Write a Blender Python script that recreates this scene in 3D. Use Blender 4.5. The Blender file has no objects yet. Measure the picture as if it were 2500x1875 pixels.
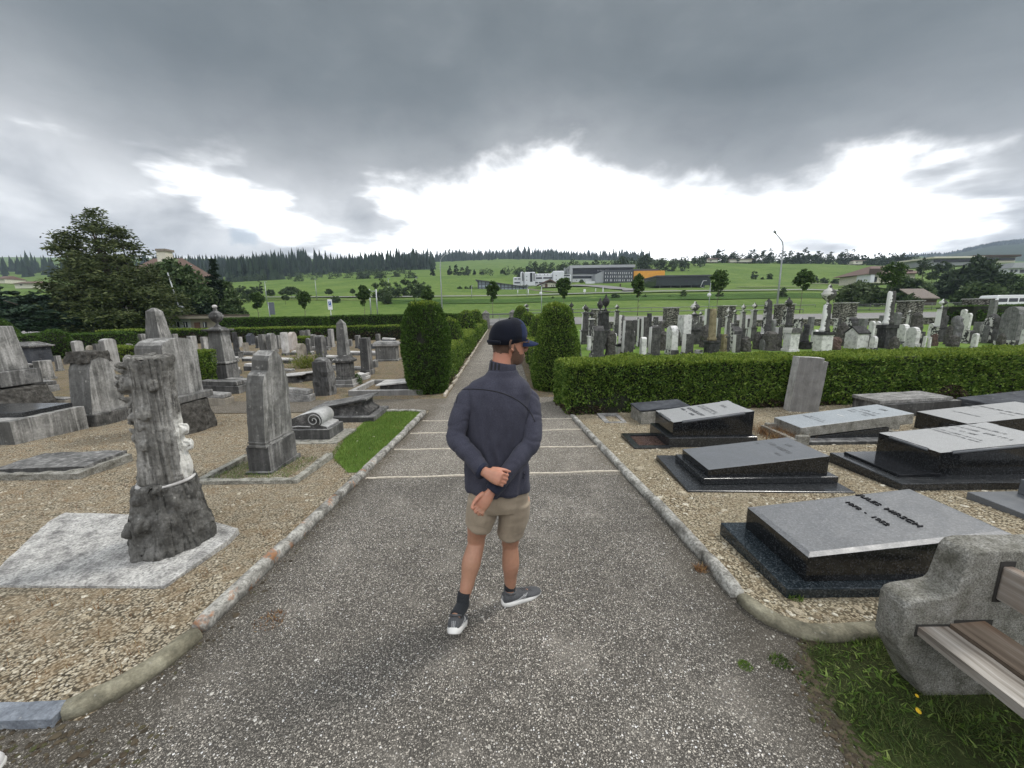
import bpy, bmesh, math, random
import numpy as np
from mathutils import Vector, Matrix, noise
from mathutils.bvhtree import BVHTree
random.seed(7); np.random.seed(7)
R = math.radians
SC = bpy.context.scene
COL = SC.collection

# ------------------------------------------------------------------ camera
FP, CXP, CYP = 939.0, 1250.0, 937.5          # focal length and centre for a 2500 px wide frame
TH, RO, CAMH = R(10.4), R(0.8), 1.70
_r = Vector((1, 0, 0)); _w = Vector((0, math.cos(TH), -math.sin(TH))); _u = Vector((0, math.sin(TH), math.cos(TH)))
CR = _r * math.cos(RO) - _u * math.sin(RO)
CU = _u * math.cos(RO) + _r * math.sin(RO)
CAMP = Vector((0, 0, CAMH))
cam = bpy.data.cameras.new('camera'); cam.sensor_width = 36; cam.lens = 36 * FP / 2500
cam.clip_start = 0.05; cam.clip_end = 8000
camo = bpy.data.objects.new('camera', cam); COL.objects.link(camo); SC.camera = camo
m = Matrix((CR, CU, -_w)).transposed().to_4x4(); m.translation = CAMP; camo.matrix_world = m

def ray(px, py):
    return CR * ((px - CXP) / FP) - CU * ((py - CYP) / FP) + _w
def W(px, py, Y):                            # the point at forward distance Y
    d = ray(px, py); return CAMP + d * (Y / d.y)
def PZ(px, py, z):
    d = ray(px, py); return CAMP + d * ((z - CAMH) / d.z)
def depth(p): return (Vector(p) - CAMP).dot(_w)
def m_px(p): return depth(p) / FP            # metres per pixel at p

# ------------------------------------------------------------------ terrain
TD = [40, 48, 56, 80, 105, 130, 145, 180, 250, 400, 700, 1200, 2500]
TT = {-700: [0, 818, 812, 796, 780, 768, 758, 738, 716, 696, 664, 640, 640],
      0: [0, 810, 804, 788, 774, 762, 754, 734, 712, 692, 660, 636, 636],
      500: [0, 800, 790, 775, 752, 730, 727, 718, 706, 693, 660, 640, 640],
      1000: [0, 790, 782, 768, 748, 730, 725, 712, 690, 668, 660, 642, 642],
      1250: [0, 778, 773, 764, 745, 727, 722, 713, 700, 668, 655, 632, 640],
      1600: [0, 773, 768, 756, 738, 716, 711, 704, 685, 643, 648, 640, 648],
      1950: [0, 768, 763, 750, 733, 712, 707, 698, 680, 645, 645, 645, 645],
      2250: [0, 763, 758, 748, 736, 722, 716, 702, 680, 655, 648, 640, 630],
      2350: [0, 761, 756, 745, 736, 725, 719, 706, 684, 662, 650, 640, 600],
      2430: [0, 759, 754, 743, 735, 727, 721, 710, 688, 668, 650, 640, 590],
      2560: [0, 757, 752, 742, 735, 728, 722, 712, 690, 670, 650, 642, 600],
      3300: [0, 750, 745, 735, 728, 720, 714, 704, 684, 665, 645, 630, 625]}
TK = sorted(TT)
def zflat(y):
    if y < 7.5: return -0.05 * max(y, -3)
    if y < 40: return -.375 + (y - 7.5) / 32.5 * .505
    return .13
def gz(x, y):
    if y <= 40: return zflat(y)
    px = CXP + x / y * FP * .98
    px = min(max(px, TK[0]), TK[-1] - 1)
    for i in range(len(TK) - 1):
        if TK[i + 1] > px: break
    t = (px - TK[i]) / (TK[i + 1] - TK[i])
    d = min(max(y, 40.01), 2499)
    for j in range(len(TD) - 1):
        if TD[j + 1] > d: break
    s = math.log(d / TD[j]) / math.log(TD[j + 1] / TD[j])
    def zz(k, jj):
        if jj == 0: return .13
        return W(k, TT[k][jj], TD[jj]).z
    z0 = zz(TK[i], j) * (1 - t) + zz(TK[i + 1], j) * t
    z1 = zz(TK[i], j + 1) * (1 - t) + zz(TK[i + 1], j + 1) * t
    return z0 * (1 - s) + z1 * s
def G(px, py):                               # where the ray meets the ground
    d = ray(px, py); t = .5
    while t < 3000:
        q = CAMP + d * t
        if q.z < gz(q.x, q.y): break
        t *= 1.004
    q = CAMP + d * (t / 1.002)
    return Vector((q.x, q.y, gz(q.x, q.y)))
def GD(px, d):                               # ground point in picture column px at forward distance d
    x = (px - CXP) / FP * d
    for _ in range(4):
        z = gz(x, d); k = Vector((x, d, z)) - CAMP
        e = px - (CXP + FP * k.dot(CR) / k.dot(_w)); x += e * k.dot(_w) / FP
    return Vector((x, d, gz(x, d)))

# ------------------------------------------------------------------ object helpers
def tag(o, label=None, cat=None, group=None, kind=None):
    if label: o['label'] = label
    if cat: o['category'] = cat
    if group: o['group'] = group
    if kind: o['kind'] = kind
    return o
def thing(name, label, cat, loc=(0, 0, 0), rz=0, group=None):
    o = bpy.data.objects.new(name, None); COL.objects.link(o); o.empty_display_size = .2
    o.location = loc; o.rotation_euler = (0, 0, rz)
    return tag(o, label, cat, group)
def link(name, me, parent=None):
    o = bpy.data.objects.new(name, me); COL.objects.link(o)
    if parent: o.parent = parent
    return o
class MB:
    def __init__(s): s.v = []; s.f = []; s.mi = []; s.sm = []
    def add(s, vs, fs, mi=0, smooth=False):
        b = len(s.v); s.v += [tuple(v) for v in vs]
        for f in fs: s.f.append([i + b for i in f]); s.mi.append(mi); s.sm.append(smooth)
    def box(s, x0, x1, y0, y1, z0, z1, mi=0, taper=1.0, zr=None, tx=None, ty=None):
        """box; zr gives another top height at x1 (sloping lid); taper shrinks the top"""
        cx, cy = (x0 + x1) / 2, (y0 + y1) / 2; tx = taper if tx is None else tx; ty = taper if ty is None else ty
        zr = z1 if zr is None else zr
        a = [(x0, y0, z0), (x1, y0, z0), (x1, y1, z0), (x0, y1, z0)]
        t = [(cx + (x - cx) * tx, cy + (y - cy) * ty, (z1 if k in (0, 3) else zr)) for k, (x, y, z) in enumerate(a)]
        s.add(a + t, [(3, 2, 1, 0), (4, 5, 6, 7), (0, 1, 5, 4), (1, 2, 6, 5), (2, 3, 7, 6), (3, 0, 4, 7)], mi)
    def prism(s, poly, y0, y1, mi=0):
        """outline in x,z pulled along y"""
        n = len(poly)
        vs = [(x, y0, z) for x, z in poly] + [(x, y1, z) for x, z in poly]
        fs = [tuple(range(n)), tuple(reversed(range(n, 2 * n)))] + [((i + 1) % n, i, i + n, (i + 1) % n + n) for i in range(n)]
        s.add(vs, fs, mi)
    def slab(s, poly, z0, z1, mi=0):
        """outline in x,y raised along z"""
        n = len(poly)
        vs = [(x, y, z0) for x, y in poly] + [(x, y, z1) for x, y in poly]
        fs = [tuple(reversed(range(n))), tuple(range(n, 2 * n))] + [(i, (i + 1) % n, (i + 1) % n + n, i + n) for i in range(n)]
        s.add(vs, fs, mi)
    def rings(s, rings, mi=0, smooth=True, cap=True):
        n = len(rings[0]); vs = [p for r in rings for p in r]; fs = []
        for i in range(len(rings) - 1):
            for j in range(n):
                k = (j + 1) % n; fs.append((i * n + j, i * n + k, (i + 1) * n + k, (i + 1) * n + j))
        if cap: fs += [tuple(reversed(range(n))), tuple(range((len(rings) - 1) * n, len(rings) * n))]
        s.add(vs, fs, mi, smooth)
    def lathe(s, prof, cx=0, cy=0, n=16, mi=0, smooth=True, sx=1, sy=1):
        s.rings([[(cx + r * sx * math.cos(2 * math.pi * j / n), cy + r * sy * math.sin(2 * math.pi * j / n), z) for j in range(n)] for r, z in prof], mi, smooth)
    def tube(s, pts, rad, n=8, mi=0, smooth=True, flat=1.0, up=None):
        pts = [Vector(p) for p in pts]
        if not hasattr(rad, '__len__'): rad = [rad] * len(pts)
        rr = []; prev = None
        for i, p in enumerate(pts):
            t = (pts[min(i + 1, len(pts) - 1)] - pts[max(i - 1, 0)]).normalized()
            if prev is None:
                a = Vector(up) if up else (Vector((0, 0, 1)) if abs(t.z) < .9 else Vector((0, 1, 0)))
                e = (a - t * a.dot(t)).normalized()
            else: e = (prev - t * prev.dot(t)).normalized()
            prev = e; q = t.cross(e)
            rr.append([p + (e * math.cos(2 * math.pi * j / n) * flat + q * math.sin(2 * math.pi * j / n)) * rad[i] for j in range(n)])
        s.rings(rr, mi, smooth)
    def rot(s, ang, about=(0, 0, 0), axis='Z', start=0):
        Mx = Matrix.Translation(about) @ Matrix.Rotation(ang, 4, axis) @ Matrix.Translation(-Vector(about))
        for i in range(start, len(s.v)): s.v[i] = tuple(Mx @ Vector(s.v[i]))
    def mesh(s, name, mats):
        me = bpy.data.meshes.new(name); me.from_pydata(s.v, [], s.f)
        for mm in (mats if isinstance(mats, (list, tuple)) else [mats]): me.materials.append(mm)
        me.polygons.foreach_set('material_index', s.mi); me.polygons.foreach_set('use_smooth', s.sm); me.update()
        return me
    def build(s, name, mats, parent=None, bevel=0, seg=2):
        o = link(name, s.mesh(name, mats), parent)
        if bevel:
            b = o.modifiers.new('bevel', 'BEVEL'); b.width = bevel; b.segments = seg; b.limit_method = 'ANGLE'; b.angle_limit = R(35); b.harden_normals = False
        return o
def npmesh(name, V, Fq, mats, mi=None, smooth=False):
    """mesh from numpy arrays; Fq is (n,3) or (n,4)"""
    me = bpy.data.meshes.new(name); k = Fq.shape[1]; n = len(Fq)
    me.vertices.add(len(V)); me.vertices.foreach_set('co', np.asarray(V, np.float32).ravel())
    me.loops.add(n * k); me.loops.foreach_set('vertex_index', Fq.astype(np.int32).ravel())
    me.polygons.add(n); me.polygons.foreach_set('loop_start', np.arange(0, n * k, k, dtype=np.int32))
    for mm in (mats if isinstance(mats, (list, tuple)) else [mats]): me.materials.append(mm)
    if mi is not None: me.polygons.foreach_set('material_index', np.asarray(mi, np.int32))
    me.polygons.foreach_set('use_smooth', np.full(n, smooth)); me.update(calc_edges=True)
    return me
def rough(me, amp, scale, seed=0, z_keep=None, oct=3):
    """weather a mesh: push its vertices along their normals by noise"""
    off = Vector((seed * 3.1, seed * 1.7, seed * 2.3))
    for v in me.vertices:
        n = noise.fractal(v.co * scale + off, 1.0, 2.0, oct)
        if z_keep is not None and v.co.z < z_keep: continue
        v.co += v.normal * n * amp
    me.update()
def subdiv(me, cuts):
    b = bmesh.new(); b.from_mesh(me)
    bmesh.ops.subdivide_edges(b, edges=b.edges[:], cuts=cuts, use_grid_fill=True); b.to_mesh(me); b.free(); return me
def split_long(me, L):
    b = bmesh.new(); b.from_mesh(me)
    for _ in range(6):
        e = [x for x in b.edges if x.calc_length() > L]
        if not e: break
        bmesh.ops.subdivide_edges(b, edges=e, cuts=1, use_grid_fill=True)
        bmesh.ops.triangulate(b, faces=[f for f in b.faces if len(f.verts) > 4])
    b.to_mesh(me); b.free(); return me
def remesh(mb, vox, smooth=4, fac=.5):
    o = link('tmp', mb.mesh('tmp', [])); r = o.modifiers.new('r', 'REMESH'); r.mode = 'VOXEL'; r.voxel_size = vox
    if smooth:
        sm = o.modifiers.new('s', 'SMOOTH'); sm.iterations = smooth; sm.factor = fac
    dg = bpy.context.evaluated_depsgraph_get(); me = bpy.data.meshes.new_from_object(o.evaluated_get(dg))
    bpy.data.objects.remove(o); me.polygons.foreach_set('use_smooth', [True] * len(me.polygons)); me.update(); return me

# ------------------------------------------------------------------ materials
class NB:
    def __init__(s, name):
        s.m = bpy.data.materials.new(name); s.m.use_nodes = True; s.t = s.m.node_tree
        s.b = s.t.nodes['Principled BSDF']; s.out = s.t.nodes['Material Output']
    def n(s, ty, **k):
        x = s.t.nodes.new(ty)
        for a, b in k.items(): setattr(x, a, b)
        return x
    def put(s, sock, v):
        if isinstance(v, bpy.types.NodeSocket): s.t.links.new(v, sock)
        elif v is not None:
            if isinstance(v, (tuple, list)) and len(v) == 3 and sock.type == 'RGBA': v = (*v, 1)
            sock.default_value = v
    def obj(s): return s.n('ShaderNodeTexCoord').outputs['Object']
    def pos(s): return s.n('ShaderNodeNewGeometry').outputs['Position']
    def nrm(s): return s.n('ShaderNodeNewGeometry').outputs['Normal']
    def island(s): return s.n('ShaderNodeNewGeometry').outputs['Random Per Island']
    def orand(s): return s.n('ShaderNodeObjectInfo').outputs['Random']
    def map(s, v, sc=(1, 1, 1), loc=None, rot=None):
        x = s.n('ShaderNodeMapping'); s.put(x.inputs['Vector'], v); x.inputs['Scale'].default_value = sc
        if loc is not None: s.put(x.inputs['Location'], loc)
        if rot is not None: x.inputs['Rotation'].default_value = rot
        return x.outputs[0]
    def noise(s, v, sc=5, det=4, ro=.55, dist=0, out=0):
        x = s.n('ShaderNodeTexNoise'); s.put(x.inputs['Vector'], v); x.inputs['Scale'].default_value = sc
        x.inputs['Detail'].default_value = det; x.inputs['Roughness'].default_value = ro; x.inputs['Distortion'].default_value = dist
        return x.outputs[out]
    def vor(s, v, sc=5, feat='F1', rnd=1, out='Distance'):
        x = s.n('ShaderNodeTexVoronoi', feature=feat); s.put(x.inputs['Vector'], v); x.inputs['Scale'].default_value = sc
        x.inputs['Randomness'].default_value = rnd
        return x.outputs[out]
    def ramp(s, f, st, ip='LINEAR'):
        x = s.n('ShaderNodeValToRGB'); s.put(x.inputs[0], f); cr = x.color_ramp; cr.interpolation = ip
        while len(cr.elements) < len(st): cr.elements.new(.5)
        for e, (p, c) in zip(cr.elements, st):
            e.position = p; e.color = (c, c, c, 1) if not hasattr(c, '__len__') else (*c, 1)
        return x.outputs[0]
    def mix(s, f, a, b, mode='MIX'):
        x = s.n('ShaderNodeMix', data_type='RGBA', blend_type=mode)
        s.put(x.inputs[0], f); s.put(x.inputs[6], a); s.put(x.inputs[7], b); return x.outputs[2]
    def math(s, op, a, b=None, c=None, clamp=False):
        x = s.n('ShaderNodeMath', operation=op, use_clamp=clamp)
        for i, v in enumerate((a, b, c)):
            if v is not None: s.put(x.inputs[i], v)
        return x.outputs[0]
    def vmath(s, op, a, b=None):
        x = s.n('ShaderNodeVectorMath', operation=op); s.put(x.inputs[0], a)
        if b is not None: s.put(x.inputs[1], b)
        return x.outputs[0]
    def sep(s, v):
        x = s.n('ShaderNodeSeparateXYZ'); s.put(x.inputs[0], v); return x.outputs
    def bump(s, h, st=.3, d=.01, nrm=None):
        x = s.n('ShaderNodeBump'); s.put(x.inputs['Height'], h); x.inputs['Strength'].default_value = st; x.inputs['Distance'].default_value = d
        if nrm is not None: s.put(x.inputs['Normal'], nrm)
        s.t.links.new(x.outputs[0], s.b.inputs['Normal']); return x.outputs[0]
    def set(s, col=None, rough=None, metal=None, spec=None):
        if col is not None: s.put(s.b.inputs['Base Color'], col)
        if rough is not None: s.put(s.b.inputs['Roughness'], rough)
        if metal is not None: s.put(s.b.inputs['Metallic'], metal)
        if spec is not None: s.put(s.b.inputs['Specular IOR Level'], spec)
        return s.m
def sm(nb, x, lo, hi):                       # smoothstep
    q = nb.n('ShaderNodeMapRange', interpolation_type='SMOOTHSTEP'); nb.put(q.inputs[0], x)
    q.inputs[1].default_value = lo; q.inputs[2].default_value = hi; return q.outputs[0]

def plain(name, col, rough=.6, metal=0, var=.25, sc=8, bump=0, spec=None):
    b = NB(name); v = b.noise(b.obj(), sc, 5, .6)
    lo = tuple(c * (1 - var) for c in col); hi = tuple(min(1, c * (1 + var)) for c in col)
    if bump: b.bump(v, bump, .01)
    return b.set(b.ramp(v, [(.3, lo), (.7, hi)]), rough, metal, spec)

def stone(name, cd, cm, cl, streak=.6, white=None, wamt=.62, dark=None, pit=.4, sc=1.0, wcol=(.62, .61, .57), bump=.5, wz=None, wn_=1.6, wpos=False):
    """weathered stone. white: world direction of faces that weathered pale; dark: of faces with shade painted in"""
    b = NB(name)
    off = b.n('ShaderNodeCombineXYZ'); r = b.math('MULTIPLY', b.orand(), 40.0)
    for i in range(3): b.put(off.inputs[i], r)
    o = b.vmath('ADD', b.obj(), off.outputs[0])
    n1 = b.noise(o, 3.2 * sc, 7, .62); n2 = b.noise(o, 26 * sc, 5, .7)
    c = b.ramp(n1, [(.3, cd), (.5, cm), (.72, cl)])
    st = b.noise(b.map(o, (9 * sc, 9 * sc, .7 * sc)), 1.0, 5, .65)
    c = b.mix(b.math('MULTIPLY', b.ramp(st, [(.42, 1), (.6, 0)]), streak), c, b.mix(.5, c, tuple(x * .35 for x in cd)))
    if streak > .3:
        s2 = b.noise(b.map(o, (15 * sc, 15 * sc, 1.0 * sc), (4, 9, 2)), 1.0, 4, .6); c = b.mix(b.math('MULTIPLY', b.ramp(s2, [(.52, 0), (.68, 1)]), streak * .55), c, tuple(min(.8, x * 1.35) for x in cl))
    c = b.mix(b.math('MULTIPLY', b.ramp(n2, [(.35, 1), (.62, 0)]), pit), c, tuple(x * .45 for x in cd))
    if dark is not None:  # shade of the side turned from the light, mixed into the colour
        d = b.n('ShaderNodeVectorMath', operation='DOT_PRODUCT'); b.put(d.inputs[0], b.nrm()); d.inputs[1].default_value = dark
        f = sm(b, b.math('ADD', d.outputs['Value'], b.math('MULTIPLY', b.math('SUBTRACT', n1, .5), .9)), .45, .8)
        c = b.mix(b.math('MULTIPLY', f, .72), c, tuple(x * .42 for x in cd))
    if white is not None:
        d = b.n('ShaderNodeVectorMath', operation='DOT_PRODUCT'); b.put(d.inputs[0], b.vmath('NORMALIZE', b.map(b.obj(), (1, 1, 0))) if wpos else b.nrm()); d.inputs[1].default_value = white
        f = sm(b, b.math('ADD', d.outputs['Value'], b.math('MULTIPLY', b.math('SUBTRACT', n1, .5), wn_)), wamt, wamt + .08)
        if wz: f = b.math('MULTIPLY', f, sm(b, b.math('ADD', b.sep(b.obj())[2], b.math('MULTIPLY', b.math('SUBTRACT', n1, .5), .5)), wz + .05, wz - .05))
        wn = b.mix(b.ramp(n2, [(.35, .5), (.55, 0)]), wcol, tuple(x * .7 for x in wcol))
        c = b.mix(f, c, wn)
    lich = b.noise(o, 11 * sc, 3, .5)
    c = b.mix(b.ramp(lich, [(.66, 0), (.78, .55)]), c, (.5, .49, .45))
    b.bump(b.math('ADD', n2, b.math('MULTIPLY', n1, 1.4)), bump, .012)
    return b.set(c, .88, spec=.25)

def granite(name, base, spk, rough, sc=1.0, amt=.5, spec=.5):
    b = NB(name); o = b.obj(); v = b.vor(o, 130 * sc, out='Color'); g = b.sep(v)[0]
    n = b.noise(o, 60 * sc, 4, .7); big = b.noise(o, 2.2, 4, .6)
    c = b.ramp(g, [(.0, base), (1 - amt, base), (1 - amt * .5, tuple((x + y) / 2 for x, y in zip(base, spk))), (1, spk)])
    c = b.mix(b.ramp(n, [(.35, .55), (.6, 0)]), c, tuple(x * .5 for x in base))
    c = b.mix(b.ramp(big, [(.3, .25), (.7, 0)]), c, tuple(x * .6 for x in base))
    b.bump(n, .08, .002)
    rr = b.ramp(b.noise(o, 9, 5, .7), [(.35, max(0, rough - .06)), (.7, rough + .1)])
    return b.set(c, rr, spec=spec)

def leafmat(name, cols, trans=.25, rough=.6, sc=.6):
    """foliage: hue varies leaf by leaf and in drifts"""
    b = NB(name); r = b.island(); p = b.noise(b.pos(), sc, 3, .5)
    k = len(cols)
    c = b.ramp(b.math('ADD', b.math('MULTIPLY', r, .65), b.math('MULTIPLY', p, .38)), [(.15 + .7 * i / max(1, k - 1), q) for i, q in enumerate(cols)])
    b.set(c, rough, spec=.25)
    if trans:
        t = b.n('ShaderNodeBsdfTranslucent'); b.put(t.inputs[0], c); x = b.n('ShaderNodeMixShader'); x.inputs[0].default_value = trans
        b.t.links.new(b.b.outputs[0], x.inputs[1]); b.t.links.new(t.outputs[0], x.inputs[2]); b.t.links.new(x.outputs[0], b.out.inputs[0])
    return b.m

# ------------------------------------------------------------------ sky and light
SUN_EL, SUN_AZ = R(52), R(58)                # azimuth from +Y towards +X
def make_world():
    w = bpy.data.worlds.new('World'); SC.world = w; w.use_nodes = True; t = w.node_tree
    nb = NB.__new__(NB); nb.t = t; nb.m = None
    bg = t.nodes['Background']; bg.inputs[1].default_value = .1
    sky = nb.n('ShaderNodeTexSky', sky_type='NISHITA'); sky.sun_disc = False
    sky.sun_elevation = SUN_EL; sky.sun_rotation = SUN_AZ; sky.air_density = 1.0; sky.dust_density = 1.5
    d = nb.n('ShaderNodeTexCoord').outputs['Generated']
    x, y, z = nb.sep(d)
    az = nb.math('ARCTAN2', x, y)                                     # 0 ahead, + right
    hyp = nb.math('SQRT', nb.math('ADD', nb.math('MULTIPLY', x, x), nb.math('MULTIPLY', y, y)))
    el = nb.math('ARCTAN2', z, hyp)
    cv = nb.n('ShaderNodeCombineXYZ'); nb.put(cv.inputs[0], az); nb.put(cv.inputs[1], nb.math('MULTIPLY', el, 1.7)); P = cv.outputs[0]
    # underside of the cloud deck, seen on a flat ceiling
    zc = nb.math('MAXIMUM', nb.math('ADD', z, .12), .05)
    dv = nb.n('ShaderNodeCombineXYZ'); nb.put(dv.inputs[0], nb.math('DIVIDE', x, zc)); nb.put(dv.inputs[1], nb.math('DIVIDE', y, zc)); D = dv.outputs[0]
    # height of the deck's ragged lower edge by azimuth (degrees)
    pts = [(-180, 13), (-90, 13), (-56, 18), (-49, 17), (-43, 15.5), (-37, 15), (-31, 16), (-25, 15.5), (-18, 16.2), (-12, 16), (-8, 16.2), (-4, 17.3), (0, 18.6), (6, 19), (12, 18.2), (18, 16), (24, 14.6), (29, 13.2), (33, 12.8), (38, 13.4), (43, 13.2), (48, 12), (55, 11.5), (90, 12), (180, 13)]
    fc = nb.n('ShaderNodeFloatCurve'); nb.put(fc.inputs[1], nb.math('ADD', nb.math('DIVIDE', az, 2 * math.pi), .5)); cu = fc.mapping.curves[0]
    while len(cu.points) < len(pts): cu.points.new(.5, .5)
    for q, (a, e) in zip(cu.points, pts): q.location = (a / 360 + .5, e / 40)
    fc.mapping.update()
    edge = nb.math('MULTIPLY', fc.outputs[0], R(40))
    nA = nb.noise(P, 5.5, 6, .55, .25); nB = nb.noise(P, 2.3, 5, .5); nC = nb.noise(D, .55, 6, .58, .6); nD = nb.noise(P, 13, 5, .6)
    wob = nb.math('ADD', nb.math('MULTIPLY', nb.math('SUBTRACT', nA, .5), .2), nb.math('MULTIPLY', nb.math('SUBTRACT', nD, .5), .05))
    hgt = nb.math('ADD', nb.math('SUBTRACT', el, edge), wob)
    deck = sm(nb, hgt, -.05, .06)
    deep = sm(nb, hgt, -.01, .2)
    cdark = nb.ramp(nb.math('ADD', nb.math('ADD', nb.math('MULTIPLY', nC, .5), nb.math('MULTIPLY', nB, .25)), nb.math('MULTIPLY', nA, .25)), [(.38, (.098, .115, .125)), (.5, (.142, .161, .172)), (.63, (.22, .238, .25))])
    crim = nb.ramp(nA, [(.35, (.24, .252, .265)), (.65, (.44, .452, .465))])
    cdeck = nb.mix(deep, crim, cdark)
    # thinner grey clouds in the bright band under the deck
    PS = nb.map(P, (1.0, 1.9, 1)); nE = nb.noise(PS, 3.6, 5, .5, .1)
    lw = [(-180, .5), (-80, .68), (-50, .7), (-40, .63), (-32, .56), (-24, .6), (-17, .5), (-10, .4), (-4, .36), (10, .34), (30, .36), (38, .43), (46, .54), (60, .6), (180, .5)]
    fl = nb.n('ShaderNodeFloatCurve'); nb.put(fl.inputs[1], nb.math('ADD', nb.math('DIVIDE', az, 2 * math.pi), .5)); cl = fl.mapping.curves[0]
    while len(cl.points) < len(lw): cl.points.new(.5, .5)
    for q, (a, e) in zip(cl.points, lw): q.location = (a / 360 + .5, e)
    fl.mapping.update()
    low = sm(nb, nb.math('SUBTRACT', nE, nb.math('SUBTRACT', 1.0, fl.outputs[0])), -.05, .13)
    low = nb.math('MULTIPLY', low, sm(nb, el, .0, .09))
    st = nb.noise(nb.map(P, (1.0, 7.0, 1), (3.3, 1.1, 0)), 2.6, 4, .5)
    low = nb.math('MAXIMUM', low, nb.math('MULTIPLY', nb.math('MULTIPLY', sm(nb, st, .58, .7), .4), nb.math('MULTIPLY', sm(nb, el, .03, .07), sm(nb, el, .22, .12))))
    wht = nb.mix(nb.ramp(nE, [(.3, 1), (.62, 0)]), (1.5, 1.52, 1.55), (2.6, 2.6, 2.6))
    clow = nb.mix(low, wht, nb.ramp(nA, [(.33, (.36, .375, .395)), (.66, (.8, .81, .82))]))
    # a scrap of clear sky
    hole = nb.math('MULTIPLY', sm(nb, nb.math('ADD', nb.math('ABSOLUTE', nb.math('SUBTRACT', az, R(-33.2))), nb.math('MULTIPLY', nb.math('SUBTRACT', nD, .5), .06)), .03, .012),
                   sm(nb, nb.math('ADD', nb.math('ABSOLUTE', nb.math('SUBTRACT', el, R(9.2))), nb.math('MULTIPLY', nb.math('SUBTRACT', nD, .5), .05)), .022, .008))
    c = nb.mix(deck, clow, cdeck)
    # unseen sky overhead and behind the viewer, made brighter to light the ground
    vd = nb.n('ShaderNodeVectorMath', operation='DOT_PRODUCT'); nb.put(vd.inputs[0], d); vd.inputs[1].default_value = (0, .83, .56)
    back = sm(nb, vd.outputs['Value'], .62, .1)
    c = nb.mix(back, c, nb.mix(sm(nb, z, .25, .85), (.5, .52, .55), nb.ramp(nC, [(.3, (1.5, 1.54, 1.6)), (.7, (2.3, 2.34, 2.4))])))
    c10 = nb.n('ShaderNodeVectorMath', operation='SCALE'); nb.put(c10.inputs[0], c); c10.inputs['Scale'].default_value = 10.0
    fin = nb.mix(nb.math('MULTIPLY', hole, .45), c10.outputs[0], sky.outputs[0])
    nb.put(bg.inputs[0], fin)
    w.cycles.sampling_method = 'MANUAL'; w.cycles.sample_map_resolution = 512
make_world()
sun = bpy.data.lights.new('sun', 'SUN'); sun.energy = 1.5; sun.angle = R(12); sun.color = (1, .96, .9)
suno = bpy.data.objects.new('sun', sun); COL.objects.link(suno)
sd = Vector((math.sin(SUN_AZ) * math.cos(SUN_EL), math.cos(SUN_AZ) * math.cos(SUN_EL), math.sin(SUN_EL)))
suno.rotation_euler = sd.to_track_quat('Z', 'Y').to_euler(); suno.location = (0, 0, 30)
vs = SC.view_settings; vs.view_transform = 'Standard'; vs.look = 'None'; vs.gamma = 1; vs.exposure = .5
SC.render.film_transparent = False
SC.cycles.max_bounces = 6; SC.cycles.diffuse_bounces = 3; SC.cycles.glossy_bounces = 3; SC.cycles.transmission_bounces = 3
SC.cycles.volume_bounces = 0; SC.cycles.caustics_reflective = False
# ------------------------------------------------------------------ ground materials
def m_gravel(name, lo, mid, hi, moss=.0, weed=(.16, .085, .04), wa=.5):
    b = NB(name); p = b.pos()
    v = b.n('ShaderNodeTexVoronoi'); b.put(v.inputs['Vector'], b.map(p, (1, 1, .3))); v.inputs['Scale'].default_value = 62
    v2 = b.n('ShaderNodeTexVoronoi'); b.put(v2.inputs['Vector'], p); v2.inputs['Scale'].default_value = 130
    r = b.sep(v.outputs['Color'])[0]; r2 = b.sep(v2.outputs['Color'])[1]
    big = b.noise(p, 1.1, 5, .6); med = b.noise(p, 7, 5, .65)
    c = b.ramp(r, [(.0, lo), (.45, mid), (.85, mid), (1, hi)])
    c2 = b.ramp(r2, [(.0, lo), (.7, mid), (1, hi)])
    c = b.mix(.45, c, c2)
    c = b.mix(sm(b, v.outputs['Distance'], .35, .7), c, tuple(x * .35 for x in lo))
    c = b.mix(b.math('MULTIPLY', b.ramp(med, [(.45, 0), (.62, 1)]), wa), c, weed)
    c = b.mix(b.ramp(big, [(.35, .45), (.62, 0)]), c, tuple(x * .55 for x in mid))
    if moss: c = b.mix(b.ramp(b.noise(p, 2.3, 5, .6), [(.52, 0), (.64, moss)]), c, (.07, .1, .02))
    h = b.math('ADD', b.math('MULTIPLY', v.outputs['Distance'], -1.0), b.math('MULTIPLY', med, .6))
    b.bump(h, .75, .02)
    return b.set(c, .95, spec=.1)
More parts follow.
